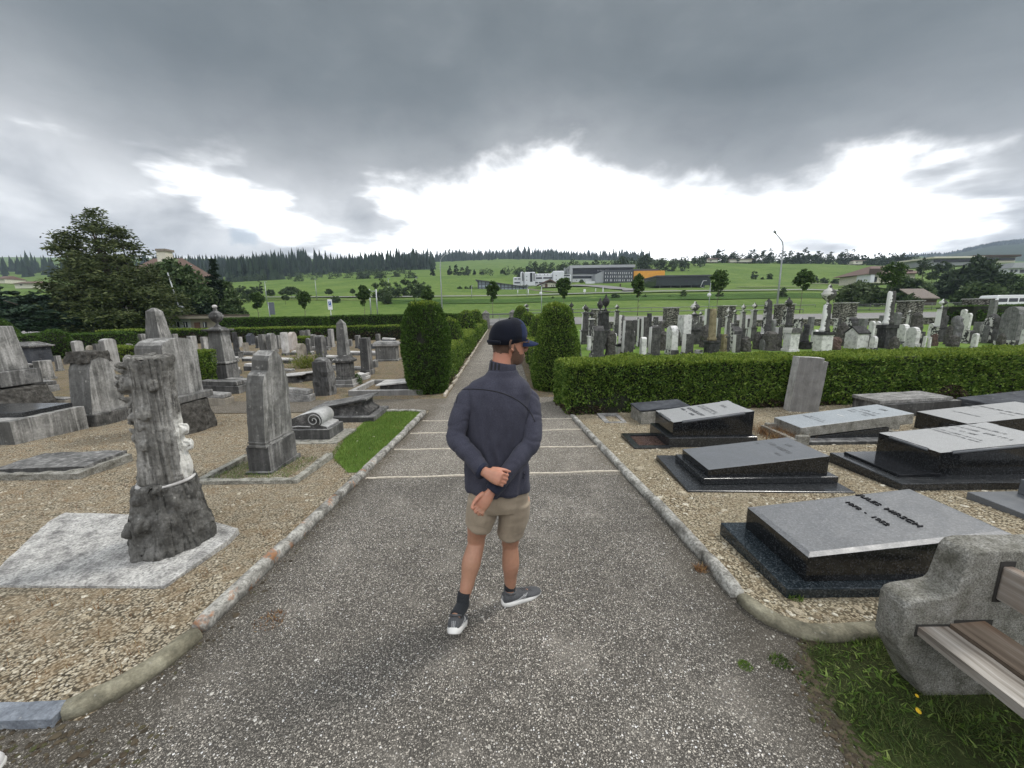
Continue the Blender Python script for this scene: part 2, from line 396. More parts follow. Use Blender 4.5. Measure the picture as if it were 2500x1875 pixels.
def m_path(name, bind, tone, sc):
    b = NB(name); p = b.pos()
    v = b.n('ShaderNodeTexVoronoi'); b.put(v.inputs['Vector'], p); v.inputs['Scale'].default_value = sc
    v2 = b.n('ShaderNodeTexVoronoi'); b.put(v2.inputs['Vector'], b.map(p, (1, 1, 1), (3, 7, 1))); v2.inputs['Scale'].default_value = sc * 1.8
    v3 = b.n('ShaderNodeTexVoronoi'); b.put(v3.inputs['Vector'], b.map(p, (1, 1, 1), (1, 2, 5))); v3.inputs['Scale'].default_value = sc * .62
    big = b.noise(p, .8, 6, .62); mid = b.noise(p, 3.1, 5, .6); fine = b.noise(p, 240, 3, .6)
    def layer(v, bright, lo, amt):
        s_ = b.sep(v.outputs['Color']); r, q = s_[0], s_[1]
        m_ = b.math('LESS_THAN', v.outputs['Distance'], b.math('MULTIPLY_ADD', q, amt, lo))
        col = b.ramp(r, [(0, tuple(x * .45 for x in tone)), (.35, tuple(x * .8 for x in tone)), (.7, tuple(x * 1.35 for x in tone)), (.86, tuple(x * bright for x in tone)), (1, tuple(min(.85, x * (bright + 1.6)) for x in tone))])
        return m_, col
    c = b.mix(b.ramp(fine, [(.3, .6), (.6, 0)]), bind, tuple(x * .45 for x in bind))
    m2, c2 = layer(v2, 2.1, .3, .35); c = b.mix(m2, c, c2)
    m1, c1 = layer(v, 3.0, .1, .36); c = b.mix(m1, c, c1)
    m3, c3 = layer(v3, 3.4, -.08, .36); c = b.mix(m3, c, c3)
    c = b.mix(b.ramp(big, [(.36, .35), (.56, 0)]), c, tuple(x * .6 for x in bind))
    c = b.mix(b.ramp(mid, [(.52, 0), (.7, .3)]), c, tuple(min(1, x * 1.5) for x in tone))
    x_, y_, z_ = b.sep(p)
    grit = b.math('MULTIPLY', sm(b, b.math('ADD', b.math('ABSOLUTE', b.math('ADD', x_, .22)), b.math('MULTIPLY', b.math('SUBTRACT', mid, .5), .7)), 1.25, 1.6), .5)
    c = b.mix(grit, c, tuple(x * .5 for x in (bind[0] * 1.1, bind[1], bind[2] * .8)))
    b.bump(b.math('MULTIPLY', b.math('MINIMUM', v.outputs['Distance'], b.math('MINIMUM', v2.outputs['Distance'], .45)), -1.0), .8, .012)
    return b.set(c, .9, spec=.18)
def m_grass(name, cols, sc=1.0, bumpd=.05):
    b = NB(name); p = b.pos(); n1 = b.noise(p, .12 * sc, 6, .6); n2 = b.noise(b.map(p, (1, .45, 1)), 1.6 * sc, 6, .68); n3 = b.noise(p, 14 * sc, 4, .7)
    f = b.math('ADD', b.math('ADD', b.math('MULTIPLY', n1, .45), b.math('MULTIPLY', n2, .4)), b.math('MULTIPLY', n3, .15))
    k = len(cols); c = b.ramp(f, [(.36 + .28 * i / (k - 1), q) for i, q in enumerate(cols)])
    b.bump(b.math('ADD', n2, n3), .5, bumpd)
    return b.set(c, .95, spec=.1)
M = {}
M['gravel'] = m_gravel('tan_gravel', (.17, .145, .105), (.49, .425, .31), (.8, .74, .61), weed=(.26, .18, .1), wa=.5)
M['gravel_pale'] = m_gravel('pale_gravel', (.19, .155, .105), (.54, .47, .33), (.82, .77, .64), weed=(.2, .14, .08), wa=.4)
M['gravel_red'] = m_gravel('dark_red_gravel', (.05, .035, .03), (.13, .085, .075), (.3, .24, .22), wa=.2)
M['soil'] = m_gravel('cemetery_soil', (.14, .12, .085), (.33, .28, .2), (.5, .46, .37), moss=.25, weed=(.3, .2, .1))
M['path'] = m_path('exposed_aggregate', (.082, .076, .067), (.235, .216, .188), 96)
M['path_far'] = m_path('pale_aggregate', (.15, .135, .115), (.25, .228, .195), 76)
M['lawn'] = m_grass('mown_lawn', [(.055, .1, .02), (.1, .17, .034), (.145, .22, .048), (.19, .255, .07)], 1.0)
M['meadow'] = m_grass('meadow_grass', [(.06, .11, .024), (.092, .152, .034), (.125, .185, .045), (.165, .215, .065)], .35, .3)
M['wood_floor'] = m_grass('hill_woodland', [(.02, .035, .018), (.03, .05, .022), (.045, .065, .03)], .1, 2)
M['tarmac'] = plain('grey_road', (.2, .195, .19), .9, 0, .15, 3)
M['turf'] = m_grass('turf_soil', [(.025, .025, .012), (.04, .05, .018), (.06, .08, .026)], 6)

# ------------------------------------------------------------------ terrain sheet
def terrain():
    ys = [-30, -10, -3, 0, 3, 7.5, 9, 15, 22, 28, 34, 40]
    y = 40.0
    while y < 2600: y *= 1.075; ys.append(y)
    pxs = list(range(-1500, 4001, 50))
    V = []; F = []; MI = []
    for y in ys:
        for px in pxs:
            x = (px - CXP) / FP * max(y, 40) / .98
            z = gz(x, y)
            if y > 60: z += noise.noise(Vector((x * .03, y * .03, 0))) * min(1.0, y / 300)
            V.append((x, y, z))
    n = len(pxs)
    for i in range(len(ys) - 1):
        for j in range(n - 1):
            F.append((i * n + j, i * n + j + 1, (i + 1) * n + j + 1, (i + 1) * n + j))
            y = ys[i]; px = pxs[j]
            if y < 40:
                MI.append(1 if (px > 1260 and y > 8.5) or (px <= 1260 and y >= 28) else 0)
            elif y > 900 and px > 2150: MI.append(3)
            else: MI.append(2)
    o = link('ground', npmesh('ground', V, np.array(F), [M['soil'], M['lawn'], M['meadow'], M['wood_floor']], MI))
    tag(o, kind='structure')
terrain()
def sheet(name, xs, ys, mat, dz=.008, xf=None, kind='structure'):
    """sheet that follows the ground; xf(y) gives (x0, x1) for each row"""
    V = []; F = []; n = len(xs)
    for y in ys:
        for k, x in enumerate(xs):
            if xf: a, b_ = xf(y); x = a + (b_ - a) * k / (n - 1)
            V.append((x, y, gz(x, y) + dz))
    for i in range(len(ys) - 1):
        for j in range(n - 1): F.append((i * n + j, i * n + j + 1, (i + 1) * n + j + 1, (i + 1) * n + j))
    o = link(name, npmesh(name, V, np.array(F), [mat])); tag(o, kind=kind); return o
def lin(a, b, n): return [a + (b - a) * i / (n - 1) for i in range(n)]
def itp(x, tab):
    for (a, p), (b, q) in zip(tab, tab[1:]):
        if x <= b: return p + (q - p) * (x - a) / (b - a)
    return tab[-1][1]
# beds either side
sheet('gravel_bed', [-26, -12, -6, -3, -1.8], [-3, 0, 3, 7.5, 8.1], M['gravel'], .006)
sheet('gravel_bed', [1.25, 3, 6, 12, 26], [1.8, 3, 7.5, 8.6], M['gravel_pale'], .006)
# main path: a near darker part, a paler part past the first joint, the cross path and the far path
LEFT = [(-3, -5), (1.36, -5), (1.42, -1.95), (1.6, -1.84), (1.9, -1.79), (8.2, -1.81)]
RIGHT = [(-3, 1.42), (1.2, 1.42), (1.5, 1.4), (1.8, 1.6), (2.1, 1.42), (3.5, 1.42), (4.8, 1.36), (7.5, 1.24), (8.2, 1.2)]
sheet('path', lin(0, 1, 12), [-3, 0, 1.2, 1.36, 1.42, 1.5, 1.6, 1.75, 1.9, 2.1, 2.6, 3.5, 4.3], M['path'], .012, lambda y: (itp(y, LEFT), itp(y, RIGHT)))
sheet('path', lin(0, 1, 8), [4.3, 4.8, 7.5, 8.15], M['path_far'], .012, lambda y: (itp(y, LEFT), itp(y, RIGHT)))
sheet('path', [-26, -12, -6, -3, -1.8, -.3, 1.3, 2.2], [8.15, 8.6, 9.25], M['path_far'], .012)
sheet('path', lin(0, 1, 5), [9.25, 15, 22, 30, 40, 42, 44, 47], M['path_far'], .012, lambda y: (-1.62 - (y - 9) * .022, .5 - (y - 9) * .018))
# pale joint lines between the path bays
M['joint'] = plain('joint_stone', (.5, .45, .37), .9, 0, .35, 30)
for i, (y, y2) in enumerate(((4.27, 4.4), (5.4, 5.42), (6.32, 6.45), (7.26, 7.3))):
    b = MB(); xa, xb = itp(y, LEFT) + .05, itp(y, RIGHT) - .03; N = 24
    for k in range(N):
        t0, t1 = k / N, (k + 1) / N; xa_, xb_ = xa + (xb - xa) * t0, xa + (xb - xa) * t1; ya, yb = y + (y2 - y) * t0, y + (y2 - y) * t1
        j = .004 * noise.noise(Vector((k * .9, y, 0))); h = .022 + .004 * math.sin(i * 3 + k)
        w_ = .03
        b.add([(xa_, ya + j, zflat(ya) + h), (xb_, yb + j, zflat(yb) + h), (xb_, yb + w_ + j, zflat(yb) + h), (xa_, ya + w_ + j, zflat(ya) + h),
               (xa_, ya + j, zflat(ya)), (xb_, yb + j, zflat(yb))], [(0, 1, 2, 3), (5, 1, 0, 4)])
    tag(b.build('path_joint', M['joint']), kind='structure')

# ------------------------------------------------------------------ kerbs
def m_kerb():
    b = NB('lichen_kerb'); o = b.obj(); n1 = b.noise(o, 9, 6, .65); n2 = b.noise(o, 45, 5, .7); n3 = b.noise(o, 6, 4, .6)
    c = b.ramp(n1, [(.33, (.12, .115, .10)), (.5, (.34, .33, .30)), (.68, (.58, .57, .52))])
    c = b.mix(b.ramp(n2, [(.36, .75), (.55, 0)]), c, (.09, .085, .075))
    y = b.sep(o)[1]; x = b.sep(o)[0]
    near = b.math('MULTIPLY', b.math('LESS_THAN', x, 0.0), sm(b, y, 5.3, 4.2))
    c = b.mix(b.math('MULTIPLY', b.ramp(n3, [(.57, 0), (.62, .75)]), b.math('MULTIPLY', near, b.ramp(n2, [(.4, 0), (.5, 1)]))), c, (.33, .14, .05))
    b.bump(b.math('ADD', n1, n2), .55, .012); return b.set(c, .92, spec=.15)
M['kerb'] = m_kerb()
M['kerb_moss'] = stone('mossy_kerb', (.10, .095, .07), (.27, .25, .18), (.42, .40, .30), sc=2.5, streak=.2)
def kerb_run(path, mats, seglen=.95, hw=.062, h=.105, taper=None):
    """rounded kerb stones laid end to end along a polyline"""
    P = [Vector((x, y, zflat(y))) for x, y in path]; out = MB()
    cum = [0]
    for a, b_ in zip(P, P[1:]): cum.append(cum[-1] + (b_ - a).length)
    def at(d):
        d = min(max(d, 0), cum[-1])
        for i in range(len(P) - 1):
            if d <= cum[i + 1]: return P[i].lerp(P[i + 1], (d - cum[i]) / max(1e-6, cum[i + 1] - cum[i]))
        return P[-1]
    d = 0; k = 0
    while d < cum[-1] - .05:
        L = seglen * random.uniform(.85, 1.2); e = min(d + L, cum[-1]); rr = []
        n = max(4, int((e - d) / .07)); jit = random.uniform(-.006, .006); jh = random.uniform(-.01, .01)
        for i in range(n + 1):
            q = d + .006 + (e - d - .012) * i / n; p = at(q); t = (at(q + .02) - at(q - .02)); t.z = 0; t.normalize(); s = Vector((t.y, -t.x, 0))
            f = 1 - .12 * (i in (0, n)); ring = []
            for (a, z) in ((-1, -.03), (-1, .45), (-.86, .78), (-.5, .97), (0, 1), (.5, .97), (.86, .78), (1, .45), (1, -.03)):
                nz = noise.noise(Vector((q * 6 + a, z * 3, k * 9.1))) * .011
                ring.append(p + s * (a * hw * f + jit + nz) + Vector((0, 0, max(z, -.2) * (h + jh) * f + nz)))
            rr.append(ring)
        out.rings(rr, 0, True, True); d = e; k += 1
    o = out.build('kerb', mats); tag(o, kind='structure'); return o
kerb_run([(-1.82, 1.93), (-1.83, 3), (-1.84, 5), (-1.86, 7.9)], [M['kerb']], .95, .05, .09)
kerb_run([(-2.05, 1.455), (-1.97, 1.5), (-1.91, 1.56), (-1.86, 1.66), (-1.83, 1.78), (-1.82, 1.9)], [M['kerb_moss']], 1.2, .05, .085)
kerb_run([(-1.86, 8.0), (-2.2, 8.15), (-3.0, 8.12)], [M['kerb']], .5, .05, .05)
kerb_run([(1.2, 7.5), (1.33, 4.8), (1.40, 3.4), (1.42, 2.4), (1.41, 2.15)], [M['kerb']], .95, .046, .08)
kerb_run([(1.42, 2.13), (1.45, 2.0), (1.52, 1.9), (1.62, 1.84), (1.74, 1.83), (1.8, 1.835), (2.4, 1.87), (2.9, 1.9)], [M['kerb_moss']], 1.0, .046, .07)
M['slate'] = stone('blue_slate', (.10, .11, .13), (.22, .245, .28), (.36, .39, .43), sc=3, streak=.1)
b = MB(); b.box(-3.6, -2.03, 1.39, 1.475, -.09, -.012); b.rot(.02, (-2, 1.4, 0))
mm = b.mesh('kerb', [M['slate']]); split_long(mm, .06); rough(mm, .006, 9)
tag(link('kerb', mm), kind='structure')
# white edging stones of the far path
b = MB(); y = 9.5
while y < 39:
    x = -1.66 - (y - 9) * .022; L = random.uniform(.3, .7); w_ = random.uniform(.04, .07); h = random.uniform(.05, .09)
    b.box(x - w_, x, y, y + L, gz(x, y) - .02, gz(x, y) + h); b.rot(random.uniform(-.06, .06), (x, y, 0), start=len(b.v) - 8); y += L + random.uniform(.01, .35)
tag(b.build('path_edging', M['joint'], bevel=.01), kind='structure')

# ------------------------------------------------------------------ loose stones, dry weeds, grass
_ico = bmesh.new(); bmesh.ops.create_icosphere(_ico, subdivisions=1, radius=1)
ICV = np.array([v.co[:] for v in _ico.verts]); ICF = np.array([[v.index for v in f.verts] for f in _ico.faces]); _ico.free()
def rocks(name, P, S, mats, flat=.55, kind='stuff', long=1.5):
    n = len(P); V = np.repeat(ICV[None], n, 0) * np.random.uniform(.7, 1.15, (n, len(ICV), 1))
    V = V * np.stack([np.random.uniform(.8, long, n), np.random.uniform(.7, 1.1, n), np.random.uniform(flat * .6, flat * 1.2, n)], 1)[:, None, :]
    a = np.random.uniform(0, 6.28, n); c, s = np.cos(a)[:, None], np.sin(a)[:, None]
    x, y = V[..., 0] * c - V[..., 1] * s, V[..., 0] * s + V[..., 1] * c
    V = np.stack([x, y, V[..., 2]], 2) * S[:, None, None] + P[:, None, :]
    F = (ICF[None] + (np.arange(n) * len(ICV))[:, None, None]).reshape(-1, 3)
    o = link(name, npmesh(name, V.reshape(-1, 3), F, mats)); return tag(o, kind=kind)
def island_stone(name, cols):
    b = NB(name); n = b.noise(b.pos(), 90, 3, .6)
    c = b.ramp(b.island(), [(i / (len(cols) - 1), q) for i, q in enumerate(cols)])
    return b.set(b.mix(b.ramp(n, [(.4, .5), (.6, 0)]), c, (.08, .07, .05)), .85, spec=.2)
M['peb_tan'] = island_stone('tan_pebbles', [(.14, .11, .075), (.32, .26, .17), (.5, .44, .33), (.7, .66, .55)])
M['peb_grey'] = island_stone('path_pebbles', [(.09, .085, .08), (.3, .28, .25), (.52, .5, .45), (.75, .73, .68)])
def scat(n, x0, x1, y0, y1, dens_pow=1.0):
    u = np.random.rand(n) ** dens_pow; x = np.random.uniform(x0, x1, n); y = y0 + (y1 - y0) * u
    return x, y
zf = np.vectorize(zflat)
def clear_of(x, y, rects):
    k = np.ones(len(x), bool)
    for a, b_, c, d in rects: k &= ~((x > a) & (x < b_) & (y > c) & (y < d))
    return x[k], y[k]
LRECT = [(-4.4, -2.3, 2.3, 3.4), (-3.75, -2.45, 4.1, 5.15)]
x, y = scat(9000, -7.5, -1.9, 1.5, 8.0, 1.7); x, y = clear_of(x, y, LRECT)
rocks('gravel', np.stack([x, y, zf(y) + .006], 1), np.random.gamma(2.4, .0028, len(x)) + .0025, M['peb_tan'])
RRECT = [(1.7, 3.35, 2.1, 2.98), (1.8, 3.6, 3.7, 4.8), (1.7, 3.7, 5.3, 6.2)]
x, y = scat(9000, 1.45, 7.5, 1.9, 8.0, 1.5); k = x > np.interp(y, [1.9, 2.1, 3.5, 7.5], [1.75, 1.5, 1.48, 1.32]); x, y = clear_of(x[k], y[k], RRECT)
rocks('gravel', np.stack([x, y, zf(y) + .006], 1), np.random.gamma(3, .0036, len(x)) + .003, M['peb_tan'])
x, y = scat(2600, -3.2, 1.45, .9, 4.2, 1.5); k = (x > np.interp(y, [.9, 1.4, 1.5, 1.9, 4.2], [-3.2, -2.2, -1.85, -1.72, -1.74])) & (x < np.interp(y, [.9, 1.5, 1.8, 2.1, 4.2], [1.3, 1.3, 1.5, 1.33, 1.3]))
x, y = x[k], y[k]; rocks('gravel', np.stack([x, y, zf(y) + .012], 1), np.random.gamma(2.2, .0013, len(x)) + .002, M['peb_grey'], .5, long=1.3)

def blades(name, P, h, lean, wid, mats, kind='stuff', segs=2, curl=.5):
    """thin bent blades"""
    n = len(P); a = np.random.uniform(0, 6.28, n); dx, dy = np.cos(a), np.sin(a); b_ = np.random.uniform(0, 6.28, n); wx, wy = np.cos(b_), np.sin(b_)
    vs = []
    for k in range(segs + 1):
        t = k / segs; cx = P[:, 0] + dx * lean * t ** (1 + curl); cy = P[:, 1] + dy * lean * t ** (1 + curl); cz = P[:, 2] + h * t * (1 - .18 * t)
        w_ = wid * (1 - t * .92)
        vs += [np.stack([cx - wx * w_, cy - wy * w_, cz], 1), np.stack([cx + wx * w_, cy + wy * w_, cz], 1)]
    V = np.stack(vs, 1).reshape(-1, 3); m_ = 2 * (segs + 1); base = (np.arange(n) * m_)[:, None]
    F = np.concatenate([base + np.array([[2 * k, 2 * k + 1, 2 * k + 3, 2 * k + 2]]) for k in range(segs)], 0)
    o = link(name, npmesh(name, V, F, mats)); return tag(o, kind=kind)
M['blade'] = leafmat('grass_blades', [(.045, .085, .014), (.09, .16, .024), (.14, .23, .036), (.23, .29, .08)], .3, .6, 2)
M['blade_dark'] = leafmat('dark_grass', [(.02, .038, .009), (.05, .09, .018), (.1, .155, .034), (.2, .22, .08)], .25, .6, 3)  # darker greens, for the bench grass and some weeds
M['dry'] = leafmat('dry_weeds', [(.07, .035, .018), (.18, .085, .04), (.28, .16, .07), (.42, .31, .15)], .2, .8, 2)
# bright grass strip by the left kerb
def in_patch(x, y):
    left = np.interp(y, [4.55, 5.1, 5.6, 6.2, 7.0, 8.1], [-2.1, -2.55, -2.7, -2.8, -2.85, -3.0])
    return (x > left) & (x < -1.9 + .02 * np.random.randn(len(x)))
x, y = scat(26000, -3.05, -1.86, 4.5, 8.1, .95); k = in_patch(x, y); x, y = x[k], y[k]
blades('grass', np.stack([x, y, zf(y)], 1), np.random.uniform(.025, .075, len(x)), np.random.uniform(.0, .04, len(x)), np.random.uniform(.0018, .0034, len(x)), M['blade'])
sheet('turf', lin(0, 1, 4), [4.5, 5.1, 6, 7, 7.5, 8.1], M['lawn'], .012, lambda y: (float(np.interp(y, [4.5, 5.1, 6.2, 8.1], [-2.05, -2.5, -2.8, -3.0])), -1.87))
x, y = scat(3800, -3.7, -2.7, 4.25, 5.1); blades('grass', np.stack([x, y, zf(y) + .02], 1), np.random.uniform(.01, .05, len(x)) * (np.random.rand(len(x)) < .5), np.random.uniform(.0, .04, len(x)), np.random.uniform(.0015, .003, len(x)), M['blade'])
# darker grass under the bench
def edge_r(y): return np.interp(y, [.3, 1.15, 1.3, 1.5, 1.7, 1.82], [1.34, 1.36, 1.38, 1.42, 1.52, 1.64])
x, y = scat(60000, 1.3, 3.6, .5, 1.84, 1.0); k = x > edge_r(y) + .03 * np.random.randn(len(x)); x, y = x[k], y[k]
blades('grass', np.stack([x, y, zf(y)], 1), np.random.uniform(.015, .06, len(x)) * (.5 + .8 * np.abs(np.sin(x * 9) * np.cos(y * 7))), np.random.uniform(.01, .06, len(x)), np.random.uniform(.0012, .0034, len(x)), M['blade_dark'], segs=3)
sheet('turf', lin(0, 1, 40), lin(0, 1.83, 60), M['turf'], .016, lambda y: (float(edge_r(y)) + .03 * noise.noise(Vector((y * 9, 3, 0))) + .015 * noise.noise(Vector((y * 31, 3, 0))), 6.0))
n = 1500; y = np.random.uniform(.7, 1.84, n); x = edge_r(y) + np.random.normal(-.02, .035, n)
M['dirt'] = island_stone('dark_dirt', [(.03, .024, .016), (.06, .045, .03), (.09, .07, .045), (.05, .06, .02)])
rocks('dirt', np.stack([x, y, zf(y) + .012], 1), np.random.gamma(2, .0028, n) + .002, M['dirt'], .6)
n = 700; y = np.random.uniform(1.5, 8, n); x = np.interp(y, [1.5, 1.6, 1.9, 8], [-1.86, -1.8, -1.76, -1.8]) + np.abs(np.random.normal(0, .05, n)); rocks('dirt', np.stack([x, y, zf(y) + .012], 1), np.random.gamma(2, .002, n) + .0015, M['dirt'], .6)
n = 600; y = np.random.uniform(1.25, 1.5, n) ; x = np.random.uniform(-2.7, -1.5, n); y = 1.1 + (y - 1.25) * 1.2 + .02 * np.random.randn(n); rocks('dirt', np.stack([x, y, zf(y) + .012], 1), np.random.gamma(2, .003, n) + .002, M['dirt'], .6)
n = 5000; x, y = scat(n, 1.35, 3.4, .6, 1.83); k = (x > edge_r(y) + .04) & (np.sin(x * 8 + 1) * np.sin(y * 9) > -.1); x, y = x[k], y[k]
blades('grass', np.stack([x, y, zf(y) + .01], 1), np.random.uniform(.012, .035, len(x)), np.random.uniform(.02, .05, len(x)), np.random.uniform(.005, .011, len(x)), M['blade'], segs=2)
# dry reddish weeds between the graves
def tufts(n, x0, x1, y0, y1, per, rects, pw=1.3):
    cx, cy = scat(n, x0, x1, y0, y1, pw); cx, cy = clear_of(cx, cy, rects); x = np.repeat(cx, per) + np.random.randn(len(cx) * per) * .02; y = np.repeat(cy, per) + np.random.randn(len(cx) * per) * .02
    return np.stack([x, y, zf(y)], 1)
P = tufts(1300, -8, -1.95, 1.55, 7.9, 9, LRECT); blades('dry_weeds', P, np.random.gamma(2.5, .014, len(P)) + .006, np.random.uniform(.0, .03, len(P)), np.random.uniform(.0008, .002, len(P)), M['dry'])
P = tufts(160, 1.5, 8, 2.0, 8, 8, RRECT); blades('dry_weeds', P, np.random.gamma(2.2, .01, len(P)) + .005, np.random.uniform(.0, .03, len(P)), np.random.uniform(.0008, .0016, len(P)), M['dry'])
# clumps of weeds at the kerb feet
def herb(name, label, cat, x, y, n, r, h, mat, group=None):
    a = np.random.uniform(0, 6.28, n); q = np.sqrt(np.random.rand(n)) * r
    P = np.stack([x + q * np.cos(a), y + q * np.sin(a), np.full(n, zflat(y) + .008)], 1)
    o = blades(name, P, np.random.uniform(.3, 1, n) * h, np.random.uniform(.2, .8, n) * h, np.random.uniform(.002, .005, n), mat, kind=None); tag(o, label, cat, group)
w1 = G(1820, 1632); herb('moss_cushion', 'small yellow-green moss cushion on the dark path', 'moss', w1.x, w1.y, 900, .035, .012, M['blade'])
w1 = G(1905, 1625); herb('weed_plant', 'grey-green weed growing from the path beside the moss cushion', 'weed', w1.x, w1.y, 160, .05, .035, M['blade_dark'])
w1 = G(1985, 1672); herb('weed_plant', 'low weed at the path edge near the dark grass', 'weed', w1.x, w1.y, 200, .06, .03, M['blade_dark'])
w1 = G(1940, 1462); herb('weed_plant', 'green dandelion leaves under the corner of the speckled granite grave', 'weed', w1.x, w1.y + .01, 120, .05, .05, M['blade'])
w1 = G(1720, 1395); herb('dead_weed', 'brown dead weed hanging over the right kerb', 'weed', w1.x - .03, w1.y, 120, .04, .06, M['dry'])
w1 = G(640, 1520); herb('dead_weed', 'dark dead weed clump at the foot of the left kerb', 'weed', w1.x + .05, w1.y, 160, .09, .03, M['dry'])
# dandelions
M['yellow'] = plain('dandelion_yellow', (.75, .5, .02), .7, 0, .1)
for px, py, r, lab in ((2236, 1756, .009, 'yellow dandelion flower in the grass, the larger of two'), (2233, 1718, .006, 'yellow dandelion bud in the grass nearer the bench foot')):
    p = G(px, py); b = MB()
    for k in range(3):
        b.lathe([(.001, .0), (r * (1 - .2 * k), .002 + .002 * k), (r * (1 - .25 * k), .005 + .002 * k), (.001, .007 + .002 * k)], n=12)
    for i in range(14):
        a = i * .449; b.add([(0, 0, .005), (r * 1.25 * math.cos(a - .18), r * 1.25 * math.sin(a - .18), .004), (r * 1.3 * math.cos(a), r * 1.3 * math.sin(a), .006), (r * 1.25 * math.cos(a + .18), r * 1.25 * math.sin(a + .18), .004)], [(0, 1, 2, 3)])
    t = thing('dandelion', lab, 'flower', (p.x, p.y, p.z)); o = b.build('flower_head', M['yellow'], t); o.location = (0, 0, .045); o.rotation_euler = (.5, 0, .3)
    s = MB(); s.tube([(0, 0, 0), (.003, -.003, .025), (0, -.003, .046)], .0014, 6); s.build('stem', M['blade_dark'], t)
# loose larger stones
for px, py, s, lab in ((1562, 1148, .055, 'rounded tan fieldstone by the right kerb below the pink gravel tray'), (1665, 1207, .04, 'chalky white stone chip near the right kerb'), (2280, 1075, .1, 'dark earthy clod behind the slanted pale granite slab')):
    p = G(px, py); b = bmesh.new(); bmesh.ops.create_icosphere(b, subdivisions=3, radius=s); me = bpy.data.meshes.new('loose_stone'); b.to_mesh(me); b.free(); me.materials.append(M['peb_tan'])
    rough(me, s * .35, 1.2 / s, int(px)); o = link('loose_stone', me); o.location = (p.x, p.y, p.z + s * .25); o.scale = (1.25, .9, .6); tag(o, lab, 'stone')
# ------------------------------------------------------------------ stone materials
M['concrete_slab'] = stone('pitted_white_slab', (.2, .195, .19), (.58, .57, .54), (.76, .75, .72), sc=2.2, streak=0, pit=.8, bump=.9)
M['bark_stone'] = stone('bark_stone', (.10, .097, .088), (.27, .262, .24), (.42, .41, .385), sc=1.6, streak=.85, pit=.5, white=(.76, .64, -.05), wamt=.62, wcol=(.76, .75, .7), bump=1.0, wz=1.08, wn_=.7, wpos=True)
M['bark_base'] = stone('bark_base', (.055, .053, .048), (.14, .137, .126), (.24, .235, .22), sc=2, streak=.6, pit=.5, bump=1.0)
M['lime_a'] = stone('grey_limestone', (.11, .11, .104), (.34, .336, .32), (.54, .53, .51), streak=.9, dark=(0, -1, 0))  # dark: painted shade on the backlit sides facing the viewer, next two too
M['lime_b'] = stone('dark_limestone', (.055, .055, .054), (.19, .188, .182), (.36, .356, .345), streak=.85, dark=(0, -1, 0))
M['lime_c'] = stone('pale_limestone', (.22, .215, .205), (.48, .47, .45), (.64, .63, .61), streak=.7, dark=(0, -1, 0), pit=.25)
M['lime_pink'] = stone('pinkish_limestone', (.3, .26, .23), (.5, .45, .41), (.6, .56, .53), streak=.35, pit=.15)
M['lime_tan'] = stone('tan_limestone', (.17, .15, .12), (.32, .29, .24), (.44, .41, .35), streak=.5, pit=.2)
M['lime_flat'] = stone('mottled_slab', (.11, .11, .105), (.28, .275, .265), (.5, .49, .47), streak=0, sc=1.6, pit=.6)
M['lime_white'] = stone('white_marble_slab', (.3, .29, .28), (.58, .57, .55), (.74, .73, .71), streak=.1, pit=.25)
M['slate_blue'] = stone('dark_slate', (.035, .038, .045), (.07, .076, .088), (.12, .128, .14), streak=.3, pit=.3)
M['scroll_end'] = stone('sooty_marble', (.03, .03, .03), (.09, .088, .085), (.3, .29, .28), sc=2, streak=.3, pit=.5)
M['scroll_top'] = stone('pale_marble', (.28, .28, .275), (.5, .5, .49), (.68, .68, .66), sc=1.5, streak=.3, pit=.3)
M['lichen_kerb'] = stone('lichened_kerb', (.12, .115, .10), (.44, .43, .37), (.64, .62, .55), sc=4, streak=0, pit=.8, bump=.9)
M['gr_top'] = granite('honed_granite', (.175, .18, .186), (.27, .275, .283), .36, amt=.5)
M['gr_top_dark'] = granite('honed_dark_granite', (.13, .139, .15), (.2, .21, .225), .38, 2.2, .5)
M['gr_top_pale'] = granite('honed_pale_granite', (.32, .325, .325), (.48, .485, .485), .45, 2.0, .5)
M['gr_black'] = granite('polished_black_granite', (.009, .01, .011), (.06, .062, .066), .12, amt=.3)
M['gr_base'] = granite('dull_black_granite', (.02, .022, .024), (.09, .092, .095), .2, amt=.35)
M['gr_bluish'] = granite('blue_black_granite', (.02, .028, .034), (.1, .115, .125), .1, amt=.35)
M['gr_mirror'] = granite('mirror_black_granite', (.012, .013, .015), (.03, .03, .035), .05, amt=.2)
M['gr_blue'] = granite('blue_grey_granite', (.3, .335, .36), (.5, .53, .55), .5, 1.5, .5)
M['conc'] = stone('rough_concrete', (.14, .135, .11), (.36, .35, .31), (.54, .53, .49), sc=3, streak=.3, pit=.75, bump=.9)
M['bench_conc'] = stone('bench_concrete', (.15, .145, .115), (.35, .34, .30), (.52, .51, .47), sc=5, streak=.2, pit=.85, bump=.8)
M['letter'] = plain('dark_metal_letters', (.018, .018, .02), .35, .6, .2)
M['incise'] = plain('incised_letters', (.07, .075, .08), .7, 0, .2)
M['letter_pale'] = plain('pale_inlay', (.7, .7, .68), .6)

